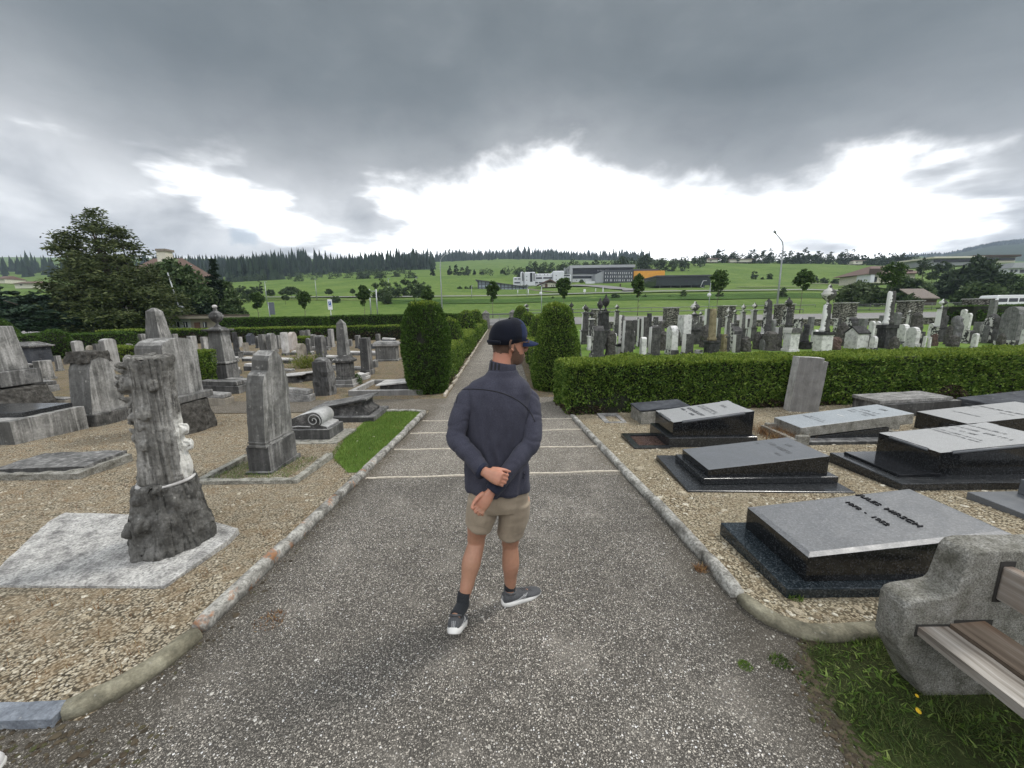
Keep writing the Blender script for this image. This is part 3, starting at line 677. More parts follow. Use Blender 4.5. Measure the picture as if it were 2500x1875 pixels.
def at(o, x, y, z, rz=0): o.location = (x, y, z); o.rotation_euler = (0, 0, rz); return o
def tombxf(c, tilt): # lettering frame on a lid that rises towards +X, read from the path
    ct, st = math.cos(tilt), math.sin(tilt)
    m = Matrix(((0, ct, -st), (-1, 0, 0), (0, st, ct))).to_4x4(); m.translation = c; return m
def letters(s, c, tilt, width, height, parent, mat, extr=.004, bold=.0):
    cu = bpy.data.curves.new('lettering', 'FONT'); cu.body = s; cu.align_x = 'CENTER'; cu.align_y = 'CENTER'; cu.extrude = extr; cu.offset = bold; cu.size = 1
    cu.materials.append(mat); o = bpy.data.objects.new('lettering', cu); COL.objects.link(o)
    bpy.context.view_layer.update(); d = o.dimensions; sx, sy = width / max(d.x, .01), height / max(d.y, .01)
    me = bpy.data.meshes.new_from_object(o.evaluated_get(bpy.context.evaluated_depsgraph_get())); bpy.data.objects.remove(o)
    o = link('lettering', me)
    o.matrix_world = tombxf(c, tilt) @ Matrix.Diagonal((sx, sy, 1, 1)); o.parent = parent; o.matrix_parent_inverse = parent.matrix_world.inverted(); return o
def strokes(b, length, h, seed):
    """worn, no longer legible lettering: short strokes along local x"""
    r = random.Random(seed); x = -length / 2
    while x < length / 2:
        w_ = h * r.uniform(.45, .75)
        if r.random() < .12: x += h * .6; continue
        k = r.choice('IlLFEONV')
        t = h * .17
        def bar(x0, y0, x1, y1): b.add([(x + x0, y0 - h / 2, 0), (x + x1, y0 - h / 2, 0), (x + x1, y1 - h / 2, 0), (x + x0, y1 - h / 2, 0)], [(0, 1, 2, 3)])
        bar(0, 0, t, h)
        if k in 'LEO': bar(t, 0, w_, t)
        if k in 'FEO': bar(t, h - t, w_, h)
        if k in 'FE': bar(t, h * .45, w_ * .8, h * .45 + t)
        if k in 'ONV': bar(w_ - t, 0, w_, h)
        x += w_ + h * .18
def worn(lines, c, tilt, parent, mat, dz=.002):
    """lines: (offset towards the head, offset along baseline, length, height)"""
    for i, (u, v, L, h) in enumerate(lines):
        b = MB(); strokes(b, L, h, i + int(c[0] * 100)); b.v = [(q[0] + v, q[1] + u, dz) for q in b.v]
        o = b.build('lettering', mat); o.matrix_world = tombxf(c, tilt); o.parent = parent; o.matrix_parent_inverse = parent.matrix_world.inverted()
def lid(b, x0, x1, y0, y1, zb, zl, zr, mi_top=1):
    """block with a sloping lid whose upper face has its own finish"""
    k = len(b.f); b.box(x0, x1, y0, y1, zb, zl, 0, zr=zr); b.mi[k + 1] = mi_top
def zplane(x, x0, x1, zl, zr): return zl + (zr - zl) * (x - x0) / (x1 - x0)

GR = 'granite tombs beside the path'
def tomb(label, x, y, group=GR):
    t = thing('tomb', label, 'grave', (x, y, 0), 0, group); bpy.context.view_layer.update(); return t
def reloc(o, t): o.parent = t; o.matrix_parent_inverse = t.matrix_world.inverted(); return o
def part(b, name, mats, t, bevel=.006, seg=2): return reloc(b.build(name, mats, None, bevel, seg), t)

# 1  the nearest, speckled
t = tomb('speckled grey granite grave with raised dark name letters, nearest the concrete bench', 1.8, 2.5)
b = MB(); b.box(1.72, 3.35, 2.15, 2.94, zflat(2.5) - .05, -.035); part(b, 'plinth', [M['gr_bluish']], t, .008)
x0, x1, y0, y1, zl, zr = 1.88, 3.16, 2.215, 2.86, .15, .29
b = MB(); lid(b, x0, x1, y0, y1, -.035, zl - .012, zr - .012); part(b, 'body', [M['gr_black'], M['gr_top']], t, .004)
b = MB(); e = .035
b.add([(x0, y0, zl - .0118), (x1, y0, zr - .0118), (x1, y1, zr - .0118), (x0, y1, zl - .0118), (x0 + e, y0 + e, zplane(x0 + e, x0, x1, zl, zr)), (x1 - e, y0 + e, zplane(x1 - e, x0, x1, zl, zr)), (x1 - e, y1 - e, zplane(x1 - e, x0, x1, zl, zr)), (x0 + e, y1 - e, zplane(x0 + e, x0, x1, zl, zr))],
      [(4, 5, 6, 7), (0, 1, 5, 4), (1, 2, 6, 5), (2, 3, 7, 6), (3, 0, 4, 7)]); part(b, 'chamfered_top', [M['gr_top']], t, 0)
ti = math.atan2(zr - zl, x1 - x0)
xx = 2.74; letters('JULES  HIRSCH', (xx, 2.60, zplane(xx, x0, x1, zl, zr) + .004), ti, .47, .047, t, M['letter'], .006, 0)
xx = 2.575; letters('1878  -  1952', (xx, 2.59, zplane(xx, x0, x1, zl, zr) + .004), ti, .33, .033, t, M['letter'], .005, 0)
# 2  dark blue-grey lid on a stepped base
t = tomb('dark slate-grey granite grave with a plain flat lid on a stepped black base', 2.1, 4.3)
b = MB(); b.box(1.86, 3.56, 3.74, 4.78, -.3, -.165); b.rot(-.05, (2.7, 4.2, 0)); part(b, 'ledger', [M['gr_base']], t, .008)
b = MB(); b.box(2.07, 3.54, 3.92, 4.66, -.165, -.095); part(b, 'plinth', [M['gr_base']], t, .008)
x0, x1, y0, y1, zl, zr = 2.14, 3.45, 3.97, 4.62, -.015, .125
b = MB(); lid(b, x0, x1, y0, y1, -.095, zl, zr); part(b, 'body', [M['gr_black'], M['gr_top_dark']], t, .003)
ti = math.atan2(zr - zl, x1 - x0); worn([(.31, -.02, .1, .05), (.17, 0, .32, .055), (.04, -.2, .08, .035), (.04, .18, .09, .035)], (2.98, 4.34, zplane(2.98, x0, x1, zl, zr)), ti, t, M['incise'])
# 3  white-topped with bead moulding
def moulded(t, x0, x1, y0, y1, zb, zl, zr):
    b = MB(); lid(b, x0, x1, y0, y1, zb, zl - .035, zr - .035); part(b, 'body', [M['gr_black'], M['gr_black']], t, .003)
    b = MB(); c = .13; g = .022                                   # lid plate with its long edges notched
    pl = [(x0 + .05, y0), (x0 + .05 + c * .4, y0), (x0 + .05 + c * .4, y0 + g), (x1 - c, y0 + g), (x1 - c, y0), (x1, y0), (x1, y1), (x1 - c, y1), (x1 - c, y1 - g), (x0 + c, y1 - g), (x0 + c, y1), (x0, y1), (x0, y1 - c), (x0 + g, y1 - c), (x0 + g, y0 + c), (x0, y0 + c), (x0, y0)]
    pl = [(x0, y0), (x0 + c, y0), (x0 + c, y0 + g), (x1 - c, y0 + g), (x1 - c, y0), (x1, y0), (x1, y0 + c), (x1 - g, y0 + c), (x1 - g, y1 - c), (x1, y1 - c), (x1, y1), (x1 - c, y1), (x1 - c, y1 - g), (x0 + c, y1 - g), (x0 + c, y1), (x0, y1), (x0, y1 - c), (x0 + g, y1 - c), (x0 + g, y0 + c), (x0, y0 + c)]
    n = len(pl); vs = [(x, y, zplane(x, x0, x1, zl, zr) - .035) for x, y in pl] + [(x, y, zplane(x, x0, x1, zl, zr)) for x, y in pl]
    b.add(vs, [tuple(range(n, 2 * n))], 1); b.add(vs, [(i, (i + 1) % n, (i + 1) % n + n, i + n) for i in range(n)], 0)
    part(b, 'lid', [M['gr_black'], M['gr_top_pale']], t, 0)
    b = MB(); zt = lambda x: zplane(x, x0, x1, zl, zr) - .018     # half-round beads in the notches
    for yy in (y0 + .012, y1 - .012): b.tube([(x0 + c + .002, yy, zt(x0 + c)), (x1 - c - .002, yy, zt(x1 - c))], .016, 10)
    for xx in (x0 + .012, x1 - .012): b.tube([(xx, y0 + c + .002, zt(xx)), (xx, y1 - c - .002, zt(xx))], .016, 10)
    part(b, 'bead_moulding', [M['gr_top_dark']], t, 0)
    return math.atan2(zr - zl, x1 - x0)
t = tomb('pale topped black granite grave with lettering, behind a tray of pink gravel', 2.3, 5.8)
b = MB(); b.box(2.28, 3.57, 5.36, 6.15, -.33, -.115); part(b, 'plinth', [M['gr_base']], t, .01)
b = MB(); z = -.235
for r_ in ((1.76, 1.86, 5.31, 5.99), (1.86, 2.28, 5.31, 5.4), (1.86, 2.28, 5.9, 5.99)): b.box(*r_, -.33, z)
part(b, 'gravel_tray', [M['gr_base']], t, .004)
b = MB(); b.box(1.862, 2.278, 5.402, 5.898, -.33, -.262); part(b, 'gravel_fill', [M['gravel_red']], t, 0)
x0, x1, y0, y1, zl, zr = 2.35, 3.52, 5.42, 6.12, .10, .255
ti = moulded(t, x0, x1, y0, y1, -.115, zl, zr); zz = lambda x: zplane(x, x0, x1, zl, zr) + .002
letters('GEORGES LEVY', (2.83, 5.78, zz(2.83)), ti, .5, .06, t, M['incise'], .002, .012)
letters('1888', (2.73, 5.98, zz(2.73)), ti, .12, .045, t, M['incise'], .002, .012); letters('-', (2.73, 5.83, zz(2.73)), ti, .03, .01, t, M['incise'], .002); letters('1958', (2.73, 5.68, zz(2.73)), ti, .12, .045, t, M['incise'], .002, .012)
worn([(.03, 0, .48, .04), (-.03, .0, .5, .04), (.27, 0, .06, .05), (.27, -.09, .06, .05)], (3.03, 5.79, zz(3.03)), ti, t, M['incise'])
# 4  small rough block with a black slate lid, and the flat kerb frame in front of it
t = tomb('low crumbling stone block with a plain black slate lid, in front of the hedge', 2.3, 7.1)
b = MB(); b.box(2.36, 3.3, 6.8, 7.42, -.42, -.12, zr=-.05); mm = b.mesh('body', [M['conc']]); split_long(mm, .08); rough(mm, .012, 9, 4); reloc(link('body', mm), t)
b = MB(); b.box(2.33, 3.26, 6.83, 7.4, -.1, -.075, zr=-.005); b.v = [(x, y, z + (.07 * (x - 2.33) / .93 if k < 4 else 0)) for k, (x, y, z) in enumerate(b.v)]; part(b, 'lid', [M['slate_blue']], t, .004)
t = tomb('flat empty grey kerb frame level with the gravel, beside the hedge end', 1.75, 7.3)
b = MB(); z = zflat(7.3) + .03
for r_ in ((1.73, 2.15, 6.93, 7.03), (1.73, 2.15, 7.5, 7.65), (1.73, 1.83, 7.03, 7.5), (2.07, 2.15, 7.03, 7.5)): b.box(*r_, -.42, z)
part(b, 'kerb_frame', [M['lime_flat']], t, .008)
# 5  slanting pale slab on a dark wedge
t = tomb('pale blue-grey granite slab tilted on a dark wedge, next to a dried plant trough', 4.4, 5.8, 'granite tombs beside the path')
b = MB(); b.box(4.34, 5.72, 5.38, 6.1, -.36, -.215); part(b, 'ledger', [M['lime_b']], t, .01)
b = MB(); b.add([(4.5, 5.55, -.215), (5.66, 5.55, -.215), (5.66, 6.1, -.215), (4.5, 6.1, -.215), (4.5, 5.55, -.2), (5.66, 5.55, -.06), (5.66, 6.1, -.06), (4.5, 6.1, -.2)], [(3, 2, 1, 0), (4, 5, 6, 7), (0, 1, 5, 4), (1, 2, 6, 5), (2, 3, 7, 6), (3, 0, 4, 7)]); part(b, 'wedge', [M['gr_base']], t, .005)
x0, x1, zl, zr = 4.33, 6.0, -.05, .15; b = MB(); b.box(x0, x1, 5.55, 6.15, -.2, zl, 0, zr=zr); b.mi[1] = 1
b.v = [(x, y, z + (.19 * (x - x0) / (x1 - x0) if k < 4 else 0)) for k, (x, y, z) in enumerate(b.v)]; part(b, 'slab', [M['conc'], M['gr_blue']], t, .008)
ti = math.atan2(zr - zl, x1 - x0); worn([(-.28, 0, .42, .03), (-.22, 0, .25, .03), (.5, 0, .38, .05), (.6, 0, .3, .05), (.81, 0, .1, .06), (.42, -.12, .12, .04), (.42, .14, .12, .04)], (5.02, 5.86, zplane(5.02, x0, x1, zl, zr)), ti, t, M['incise'])
b = MB(); b.box(-.07, .07, -.006, .006, 0, .003); o = b.build('bar', M['letter_pale']); o.matrix_world = tombxf((5.16, 5.85, zplane(5.16, x0, x1, zl, zr) + .001), ti); reloc(o, t)
t = tomb('small concrete plant trough end filled with dried yellow grass', 4.2, 5.6, None); t['category'] = 'planter'
b = MB(); b.box(4.16, 4.33, 5.36, 5.43, -.33, -.12); b.box(4.16, 4.33, 6.05, 6.12, -.33, -.13); b.box(4.1, 4.16, 5.36, 6.12, -.33, -.17); mm = b.mesh('trough', [M['conc']]); split_long(mm, .06); rough(mm, .008, 12, 2); reloc(link('trough', mm), t)
n = 900; P = np.stack([np.random.normal(4.13, .13, n), np.random.uniform(5.42, 6.15, n), np.full(n, -.26)], 1); o = blades('dry_grass', P, np.random.uniform(.08, .22, n), np.random.uniform(.03, .18, n), np.random.uniform(.0015, .003, n), M['dry'], None, 3); reloc(o, t)
# 6  black granite with mirror step
t = tomb('black granite grave with a pale lettered top and a mirror polished front step', 4.1, 4.2)
b = MB(); b.box(4.04, 6.1, 3.74, 4.66, -.3, -.1); part(b, 'plinth', [M['gr_base']], t, .008)
b = MB(); b.box(4.17, 4.63, 3.9, 4.6, -.1, -.068); part(b, 'polished_step', [M['gr_mirror']], t, .005)
x0, x1, y0, y1, zl, zr = 4.62, 5.95, 3.94, 4.65, .155, .275
ti = moulded(t, x0, x1, y0, y1, -.1, zl, zr)
worn([(.28, -.02, .36, .035), (.14, .02, .6, .05), (.01, .02, .17, .04), (.01, -.17, .16, .04), (-.12, 0, .52, .03), (-.19, 0, .56, .03)], (5.41, 4.40, zplane(5.41, x0, x1, zl, zr)), ti, t, M['letter'])
# 7  farther pale-topped black tomb
t = tomb('wide black granite grave with a pale grey lettered lid, far row by the bed edge', 6.9, 5.9)
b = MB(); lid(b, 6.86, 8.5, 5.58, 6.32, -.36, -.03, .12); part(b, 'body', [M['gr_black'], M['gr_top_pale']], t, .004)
worn([(.5, -.1, .75, .05), (.75, -.25, .08, .05), (.36, .2, .17, .035), (.36, -.28, .17, .035), (-.05, .02, .38, .04)], (7.35, 6.0, zplane(7.35, 6.86, 8.5, -.03, .12)), math.atan2(.15, 1.64), t, M['letter'])
b = MB(); 
for r_ in ((6.0, 6.5, 5.62, 5.7), (6.0, 6.08, 5.7, 6.2), (6.0, 6.5, 6.2, 6.28)): b.box(*r_, -.36, -.22)
part(b, 'kerb_frame', [M['conc']], t, .01)
# 8  weathered block by the hedge
t = tomb('weathered grey stone block with a loose flat lid, touching the long hedge', 7.5, 7.5)
b = MB(); b.box(7.15, 8.62, 7.18, 7.86, -.42, -.13, zr=-.06); mm = b.mesh('body', [M['lime_b']]); split_long(mm, .12); rough(mm, .01, 6, 3); reloc(link('body', mm), t)
b = MB(); b.box(7.1, 8.5, 7.22, 7.84, -.12, -.06, zr=0); b.v = [(x, y, z + (.065 * (x - 7.1) / 1.4 if k < 4 else 0)) for k, (x, y, z) in enumerate(b.v)]; mm = b.mesh('lid', [M['lime_flat']]); split_long(mm, .12); rough(mm, .008, 7, 5); reloc(link('lid', mm), t)
# 9  leaning stele against the hedge
t = thing('headstone', 'plain grey stele leaning slightly in front of the long hedge', 'gravestone', (5.98, 7.72, zflat(7.7) - .05), R(-6))
b = MB(); b.box(-.28, .2, -.09, .13, 0, 1.17, taper=.99); b.box(.2, .285, -.07, .13, 0, 1.1, taper=1); b.box(.285, .31, -.05, .13, 0, .05)
mm = b.mesh('body', [M['lime_c']]); split_long(mm, .1); rough(mm, .006, 8, 6); o = link('body', mm, t); o.rotation_euler = (0, R(3.5), 0)
# 10  far right: black slab by the hedge end, dark pedestal at the frame edge
t = tomb('very dark low granite grave beyond the wide pale one', 9.3, 7.2); b = MB(); b.box(9.0, 10.6, 6.9, 7.6, -.4, -.1, zr=.06); part(b, 'body', [M['slate_blue']], t, .02)
t = tomb('dark granite pedestal stone behind the bench backrest', 4.2, 3.1)
b = MB(); b.box(4.5, 6.2, 2.7, 3.55, -.25, -.1); part(b, 'plinth', [M['gr_top_dark']], t, .008)
b = MB(); b.box(4.93, 5.4, 3.2, 3.5, -.1, .05); b.box(5.03, 5.33, 3.23, 3.47, .05, .45, taper=.92); part(b, 'pedestal', [M['gr_top_dark']], t, .008)

# ------------------------------------------------------------------ near left: stone tree trunk, headstone, scroll tomb, chest tomb
t = thing('tree_trunk_monument', 'tall carved stone tree trunk with lopped branches, part bleached white, on a pitted slab', 'monument', (-2.745, 2.87, zflat(2.87)))
b = MB(); b.slab([(-1.5, .5), (-1.46, .33), (-.95, -.5), (.36, -.54), (.4, .02), (.36, .18), (-.2, .4)], -.05, .05)
mm = b.mesh('slab', [M['concrete_slab']]); split_long(mm, .09); rough(mm, .007, 11, 1); o = link('slab', mm, t)
def wavy(prof, n, seed, amp, px=0, py=0):
    rr = []
    for r_, z in prof:
        ring = []
        for j in range(n):
            a = 2 * math.pi * j / n; q = 1 + amp * (noise.noise(Vector((math.cos(a) * 2.2 + seed, math.sin(a) * 2.2, z * 1.1))) + .45 * noise.noise(Vector((math.cos(a) * 5 + seed, math.sin(a) * 5, z * 2))))
            ring.append((px + r_ * q * math.cos(a), py + r_ * q * math.sin(a), z))
        rr.append(ring)
    return rr
def blob(b, c, r, s=(1, 1, 1), n=10):
    prof = [[(c[0] + r * s[0] * math.sin(math.pi * (i + .02) / 8.04) * math.cos(2 * math.pi * j / n), c[1] + r * s[1] * math.sin(math.pi * (i + .02) / 8.04) * math.sin(2 * math.pi * j / n), c[2] - r * s[2] * math.cos(math.pi * (i + .02) / 8.04)) for j in range(n)] for i in range(9)]
    b.rings(prof)
def bark(me, seed, a1, a2, vert=.5):
    for v in me.vertices:
        an = math.atan2(v.co.y, v.co.x); g = noise.noise(Vector((math.cos(an) * 5.5 + seed, math.sin(an) * 5.5, v.co.z * vert)))
        g = .35 - 1.5 * max(0, 1 - abs(g) * 5.5) ** 1.5 * .8; f = noise.fractal(v.co * 9 + Vector((seed, 0, 0)), 1, 2, 3)
        v.co += v.normal * (g * a1 + f * a2)
    me.update()
rs_ = random.Random(21)
b = MB(); b.rings(wavy([(.31, .03), (.305, .1), (.288, .18), (.262, .3), (.245, .42), (.232, .5), (.228, .565), (.2, .6)], 44, 3, .2))
for a, z, r_ in ((-160, .1, .1), (-170, .5, .08), (-60, .17, .07), (-95, .3, .1), (-105, .5, .06), (-30, .42, .07), (-15, .16, .08), (100, .3, .08), (-130, .25, .09), (-75, .08, .09), (-45, .3, .06), (-140, .42, .06), (-5, .33, .06), (-118, .1, .08)):
    rad = itp(z, [(.0, .29), (.3, .25), (.6, .21)]); blob(b, ((rad - .03) * math.cos(R(a)), (rad - .03) * math.sin(R(a)), z), r_, (1, 1, rs_.uniform(.6, 1.0)))
b.v = [(x * .84 - .03, y * .86, z) for x, y, z in b.v]
mm = remesh(b, .011, 1); mm.name = 'base'; mm.materials.append(M['bark_base']); bark(mm, 2, .016, .026, 1.6); link('base', mm, t)
b = MB(); b.rings(wavy([(.165, .585), (.2, .61), (.198, .68), (.182, .8), (.172, .95), (.166, 1.15), (.163, 1.35), (.168, 1.5), (.176, 1.565), (.165, 1.605), (.03, 1.59)], 44, 9, .1, .03, 0))
for a, z, r_, L in ((-78, 1.18, .055, .03), (-86, .92, .04, .045), (-118, 1.41, .06, .05), (-48, 1.4, .045, .04), (28, 1.0, .045, .06), (32, .86, .05, .07), (26, .68, .06, .045), (-62, .72, .032, .02), (-92, 1.08, .03, .02), (10, 1.3, .03, .03)):
    c_ = Vector((.03 + .155 * math.cos(R(a)), .155 * math.sin(R(a)), z)); d_ = Vector((math.cos(R(a)), math.sin(R(a)), .12))
    b.tube([c_ - d_ * .03, c_ + d_ * L * .6, c_ + d_ * L, c_ + d_ * (L + .006)], [r_ * 1.25, r_, r_ * .95, r_ * .6], 12)
for k in range(34):                                        # jagged, broken flank on the left
    a = R(rs_.uniform(196, 246)); z = rs_.uniform(.62, 1.58); c_ = Vector((.03 + .15 * math.cos(a), .15 * math.sin(a), z)); d_ = Vector((math.cos(a), math.sin(a), rs_.uniform(-.3, .5))); L = rs_.uniform(.02, .085) * (1.15 if z > 1.25 else .8); r_ = rs_.uniform(.012, .034)
    b.tube([c_ - d_ * .03, c_ + d_ * L * .6, c_ + d_ * L], [r_ * 1.2, r_, r_ * .5], 8)
for k in range(16): a = R(k * 22.5 + 5); z = 1.58 + rs_.uniform(-.02, .012); blob(b, (.03 + .14 * math.cos(a), .14 * math.sin(a), z), rs_.uniform(.025, .045))
b.rot(R(2.6), (0, 0, .58), 'Y')
b.v = [(x * .8 - .03, y * .8, .585 + (z - .585) * .96) for x, y, z in b.v]
mm = remesh(b, .0078, 1); mm.name = 'trunk'; mm.materials.append(M['bark_stone']); bark(mm, 5, .016, .01, .45); link('trunk', mm, t)
b = MB(); b.lathe([(.176, .574), (.184, .583), (.176, .594)], -.008, 0, 36); link('mortar_joint', b.mesh('mortar_joint', [M['lime_white']]), t)

t = thing('headstone', 'tall grey shouldered headstone with a lichened top, inside a low lichened kerb', 'gravestone', (-3.15, 4.82, zflat(4.82)))
def prism_yz(b, poly, x0, x1, mi=0):
    k = len(b.v); b.prism(poly, -x1, -x0, mi)
    for i in range(k, len(b.v)): x, y, z = b.v[i]; b.v[i] = (-y, x, z)
    for i in range(len(b.f)): pass
b = MB(); b.box(-.16, .16, -.34, .34, -.06, .05); b.box(-.135, .135, -.3, .3, .05, .36); mm = b.mesh('plinth', [M['lime_b']]); split_long(mm, .1); rough(mm, .004, 8, 7); link('plinth', mm, t)
pl = [(-.3, .36), (-.272, 1.06), (-.262, 1.16), (-.225, 1.245), (-.165, 1.285), (-.15, 1.3), (-.135, 1.42), (-.1, 1.475), (.0, 1.53), (.09, 1.5), (.15, 1.43), (.2, 1.32), (.25, 1.14), (.272, 1.0), (.3, .36)]
b = MB(); prism_yz(b, pl, -.1, .1); b.box(-.115, .115, -.31, .31, .36, .385); b.box(-.11, .11, -.305, .305, .41, .425); b.box(-.112, -.06, -.285, .285, .43, 1.1, ty=.9)
b.rot(R(3.5), (0, 0, .3), 'Y')
mm = b.mesh('tablet', [M['lime_a']]); split_long(mm, .08); rough(mm, .009, 6, 8); link('tablet', mm, t)
t = thing('grave_kerb', 'low lichened kerb frame around the tall shouldered headstone', 'kerb', (-3.1, 4.65, zflat(4.65)))
b = MB()
for r_ in ((-.62, .6, -.47, -.39), (.52, .6, -.39, .42), (-.62, -.54, -.39, .42)): b.box(*r_, -.05, .07)
mm = b.mesh('frame', [M['lichen_kerb']]); split_long(mm, .05); rough(mm, .009, 11, 9); link('frame', mm, t)

t = thing('scroll_tomb', 'grave marker carved as a rolled scroll with sooty spiral end, on a plinth', 'grave', (-3.3, 6.3, zflat(6.3)))
b = MB(); b.box(-.7, .52, -.5, .3, -.06, .04); mm = b.mesh('ledger', [M['lichen_kerb']]); split_long(mm, .08); rough(mm, .006, 9, 3); link('ledger', mm, t)
b = MB(); b.box(-.6, .33, -.3, .22, .04, .2); mm = b.mesh('plinth', [M['lime_b']]); split_long(mm, .1); rough(mm, .003, 8, 5); link('plinth', mm, t)
pr = [(.27, .2), (.26, .235)] + [(.06 + .135 * math.cos(R(a)), .345 + .135 * math.sin(R(a))) for a in range(-40, 125, 12)] + [(-.16, .43), (-.33, .36), (-.52, .27), (-.55, .2)]
b = MB(); k0 = 0; b.prism(pr, -.24, .2, 0); n = len(pr)
for i in range(2, len(b.f)): b.mi[i] = 1; b.sm[i] = True
link('scroll', b.mesh('scroll', [M['scroll_end'], M['scroll_top']]), t)
b = MB()
sp = [Vector((.06 + (.118 - .0042 * k) * math.cos(R(-40 + 24 * k)), -.245, .345 + (.118 - .0042 * k) * math.sin(R(-40 + 24 * k)))) for k in range(26)]
b.tube(sp, .008, 6); b.tube([(.0, -.243, .24), (-.2, -.243, .25), (-.38, -.243, .23)], .01, 6); link('spiral', b.mesh('spiral', [M['scroll_top']]), t)

t = thing('chest_tomb', 'low chest tomb with sloping lid and concave end, on a stepped plinth in the grass', 'grave', (-3.3, 7.75, zflat(7.7)))
b = MB(); b.box(-.75, .58, -.46, .5, -.05, .11); mm = b.mesh('plinth', [M['lime_b']]); split_long(mm, .12); rough(mm, .003, 8, 5); link('plinth', mm, t)
pr = [(-.62, .11), (.44, .11), (.45, .17), (.36, .22), (.31, .29), (.32, .36), (.36, .42), (-.6, .24)]
b = MB(); b.prism(pr, -.3, .3, 0); link('chest', b.mesh('chest', [M['scroll_end']]), t)
b = MB(); b.add([(-.72, -.36, .225), (.43, -.36, .42), (.43, .36, .42), (-.72, .36, .225), (-.72, -.36, .255), (.43, -.36, .455), (.43, .36, .455), (-.72, .36, .255)], [(3, 2, 1, 0), (4, 5, 6, 7), (0, 1, 5, 4), (1, 2, 6, 5), (2, 3, 7, 6), (3, 0, 4, 7)])
mm = b.mesh('lid', [M['lime_b']]); split_long(mm, .1); rough(mm, .004, 8, 2); link('lid', mm, t)
t = thing('grave_slab', 'crumbling low grave slab sunk in dry gravel, left of the carved tree trunk', 'grave', (-5.9, 4.75, zflat(4.75)))
b = MB(); b.box(-.55, .62, -.35, .33, -.05, .1); mm = b.mesh('base', [M['conc']]); split_long(mm, .06); rough(mm, .025, 6, 4); link('base', mm, t)
b = MB(); b.box(-.5, .55, -.25, .33, .09, .14); b.rot(.06, (0, 0, 0)); mm = b.mesh('lid', [M['lime_b']]); split_long(mm, .07); rough(mm, .014, 7, 2); link('lid', mm, t)
t = thing('block_tomb', 'big plain grey block tomb with a dark lid edge, cut by the frame', 'grave', (-9.2, 6.6, zflat(6.6)))
b = MB(); b.box(-1.6, 1.1, -.6, .5, -.05, .42); mm = b.mesh('body', [M['lime_a']]); split_long(mm, .2); rough(mm, .006, 5, 4); link('body', mm, t)
b = MB(); b.box(-1.55, .95, -.3, .45, .42, .5); b.build('lid', [M['gr_base']], t, .01)

# ------------------------------------------------------------------ concrete bench and the photographer's shoe tip
t = thing('bench', 'weathered concrete and timber bench at the path edge, seat slats running towards us', 'bench', (1.95, 1.5, zflat(1.5)))
zb = -zflat(1.5)
pr = [(-.02, -.03), (.55, -.03), (.62, .9 - .06), (.55, .86), (.05, .86), (.02, .845), (.0, .81), (-.03, .6), (-.05, .545), (-.09, .52), (-.2, .512), (-.235, .5), (-.25, .465), (-.245, .3)]
pr = [(-.05, -.03), (.55, -.03), (.6, .6), (.57, .86), (.06, .86), (.025, .85), (.005, .82), (-.02, .645), (-.035, .62), (-.07, .607), (-.185, .588), (-.215, .572), (-.228, .54), (-.222, .31)]
pr = [(x, z * .87) for x, z in pr]
b = MB(); b.prism(pr, -.02, .11); b.build('side_support', [M['bench_conc']], t, .011, 3)
def m_wood():
    b = NB('weathered_bench_wood'); o = b.obj(); n = b.noise(b.map(o, (26, 1.0, 26)), 1.0, 7, .6, .4); s_ = b.noise(o, 3, 3, .5)
    c = b.ramp(n, [(.32, (.08, .068, .055)), (.44, (.24, .215, .185)), (.6, (.38, .355, .32)), (.74, (.58, .56, .52))])
    c = b.mix(b.ramp(s_, [(.45, 0), (.62, .55)]), c, (.19, .10, .055)); b.bump(n, .6, .006); return b.set(c, .85, spec=.2)
M['wood'] = m_wood(); M['wood_brown'] = m_wood(); M['wood_brown'].name = 'brown_bench_wood'
for n_ in M['wood_brown'].node_tree.nodes:
    if n_.type == 'VALTORGB' and len(n_.color_ramp.elements) == 4:
        for e_, c_ in zip(n_.color_ramp.elements, ((.05, .035, .025), (.13, .1, .075), (.2, .16, .125), (.34, .3, .26))): e_.color = (*c_, 1)
for (xa, xb, za, zt, tl, lab) in ((-.165, -.035, .345, .385, 0, None), (.0, .15, .36, .4, 4, 'browner board with a long split')):
    b = MB(); b.box(xa, xb, -2.6, -.022, za, zt); mm = b.mesh('seat_slat', [M['wood']]); split_long(mm, .12); rough(mm, .004, 10, 2); o = link('seat_slat', mm, t); o.rotation_euler = (0, R(-tl), 0)
    if lab: o['label'] = lab; o.data.materials[0] = M['wood_brown']
b = MB(); b.box(.145, .19, -2.6, -.022, .52, .68); o = b.build('back_slat', [M['wood']], t, .008); o['label'] = 'reddish brown back board'
b = MB()
for xa, xb, za, zt in ((-.175, -.025, .335, .395), (-.01, .16, .35, .415), (.135, .2, .505, .7)): b.box(xa, xb, -.0235, -.0215, za, zt)
b.build('slot', [plain('slot_shadow_gap', (.03, .028, .025), .9)], t)
p = G(25, 1868); t = thing('shoe', 'white shoe tip poking into the bottom left corner', 'shoe', (p.x - .03, p.y - .03, p.z))
b = MB(); b.rings([[(-.02 + .055 * q * math.cos(2 * math.pi * j / 20), -.06 + .11 * q * math.sin(2 * math.pi * j / 20), z) for j in range(20)] for q, z in ((.96, .012), (1, .025), (1.0, .04), (.93, .056), (.75, .07), (.4, .08), (.02, .084))]); b.build('toe_cap', [plain('white_leather', (.75, .74, .73), .4)], t)
b = MB(); b.rings([[(-.02 + .058 * q * math.cos(2 * math.pi * j / 20), -.06 + .114 * q * math.sin(2 * math.pi * j / 20), z) for j in range(20)] for q, z in ((.97, .0), (1, .006), (1, .02), (.97, .024))]); b.build('sole', [plain('white_sole', (.68, .67, .64), .6)], t)
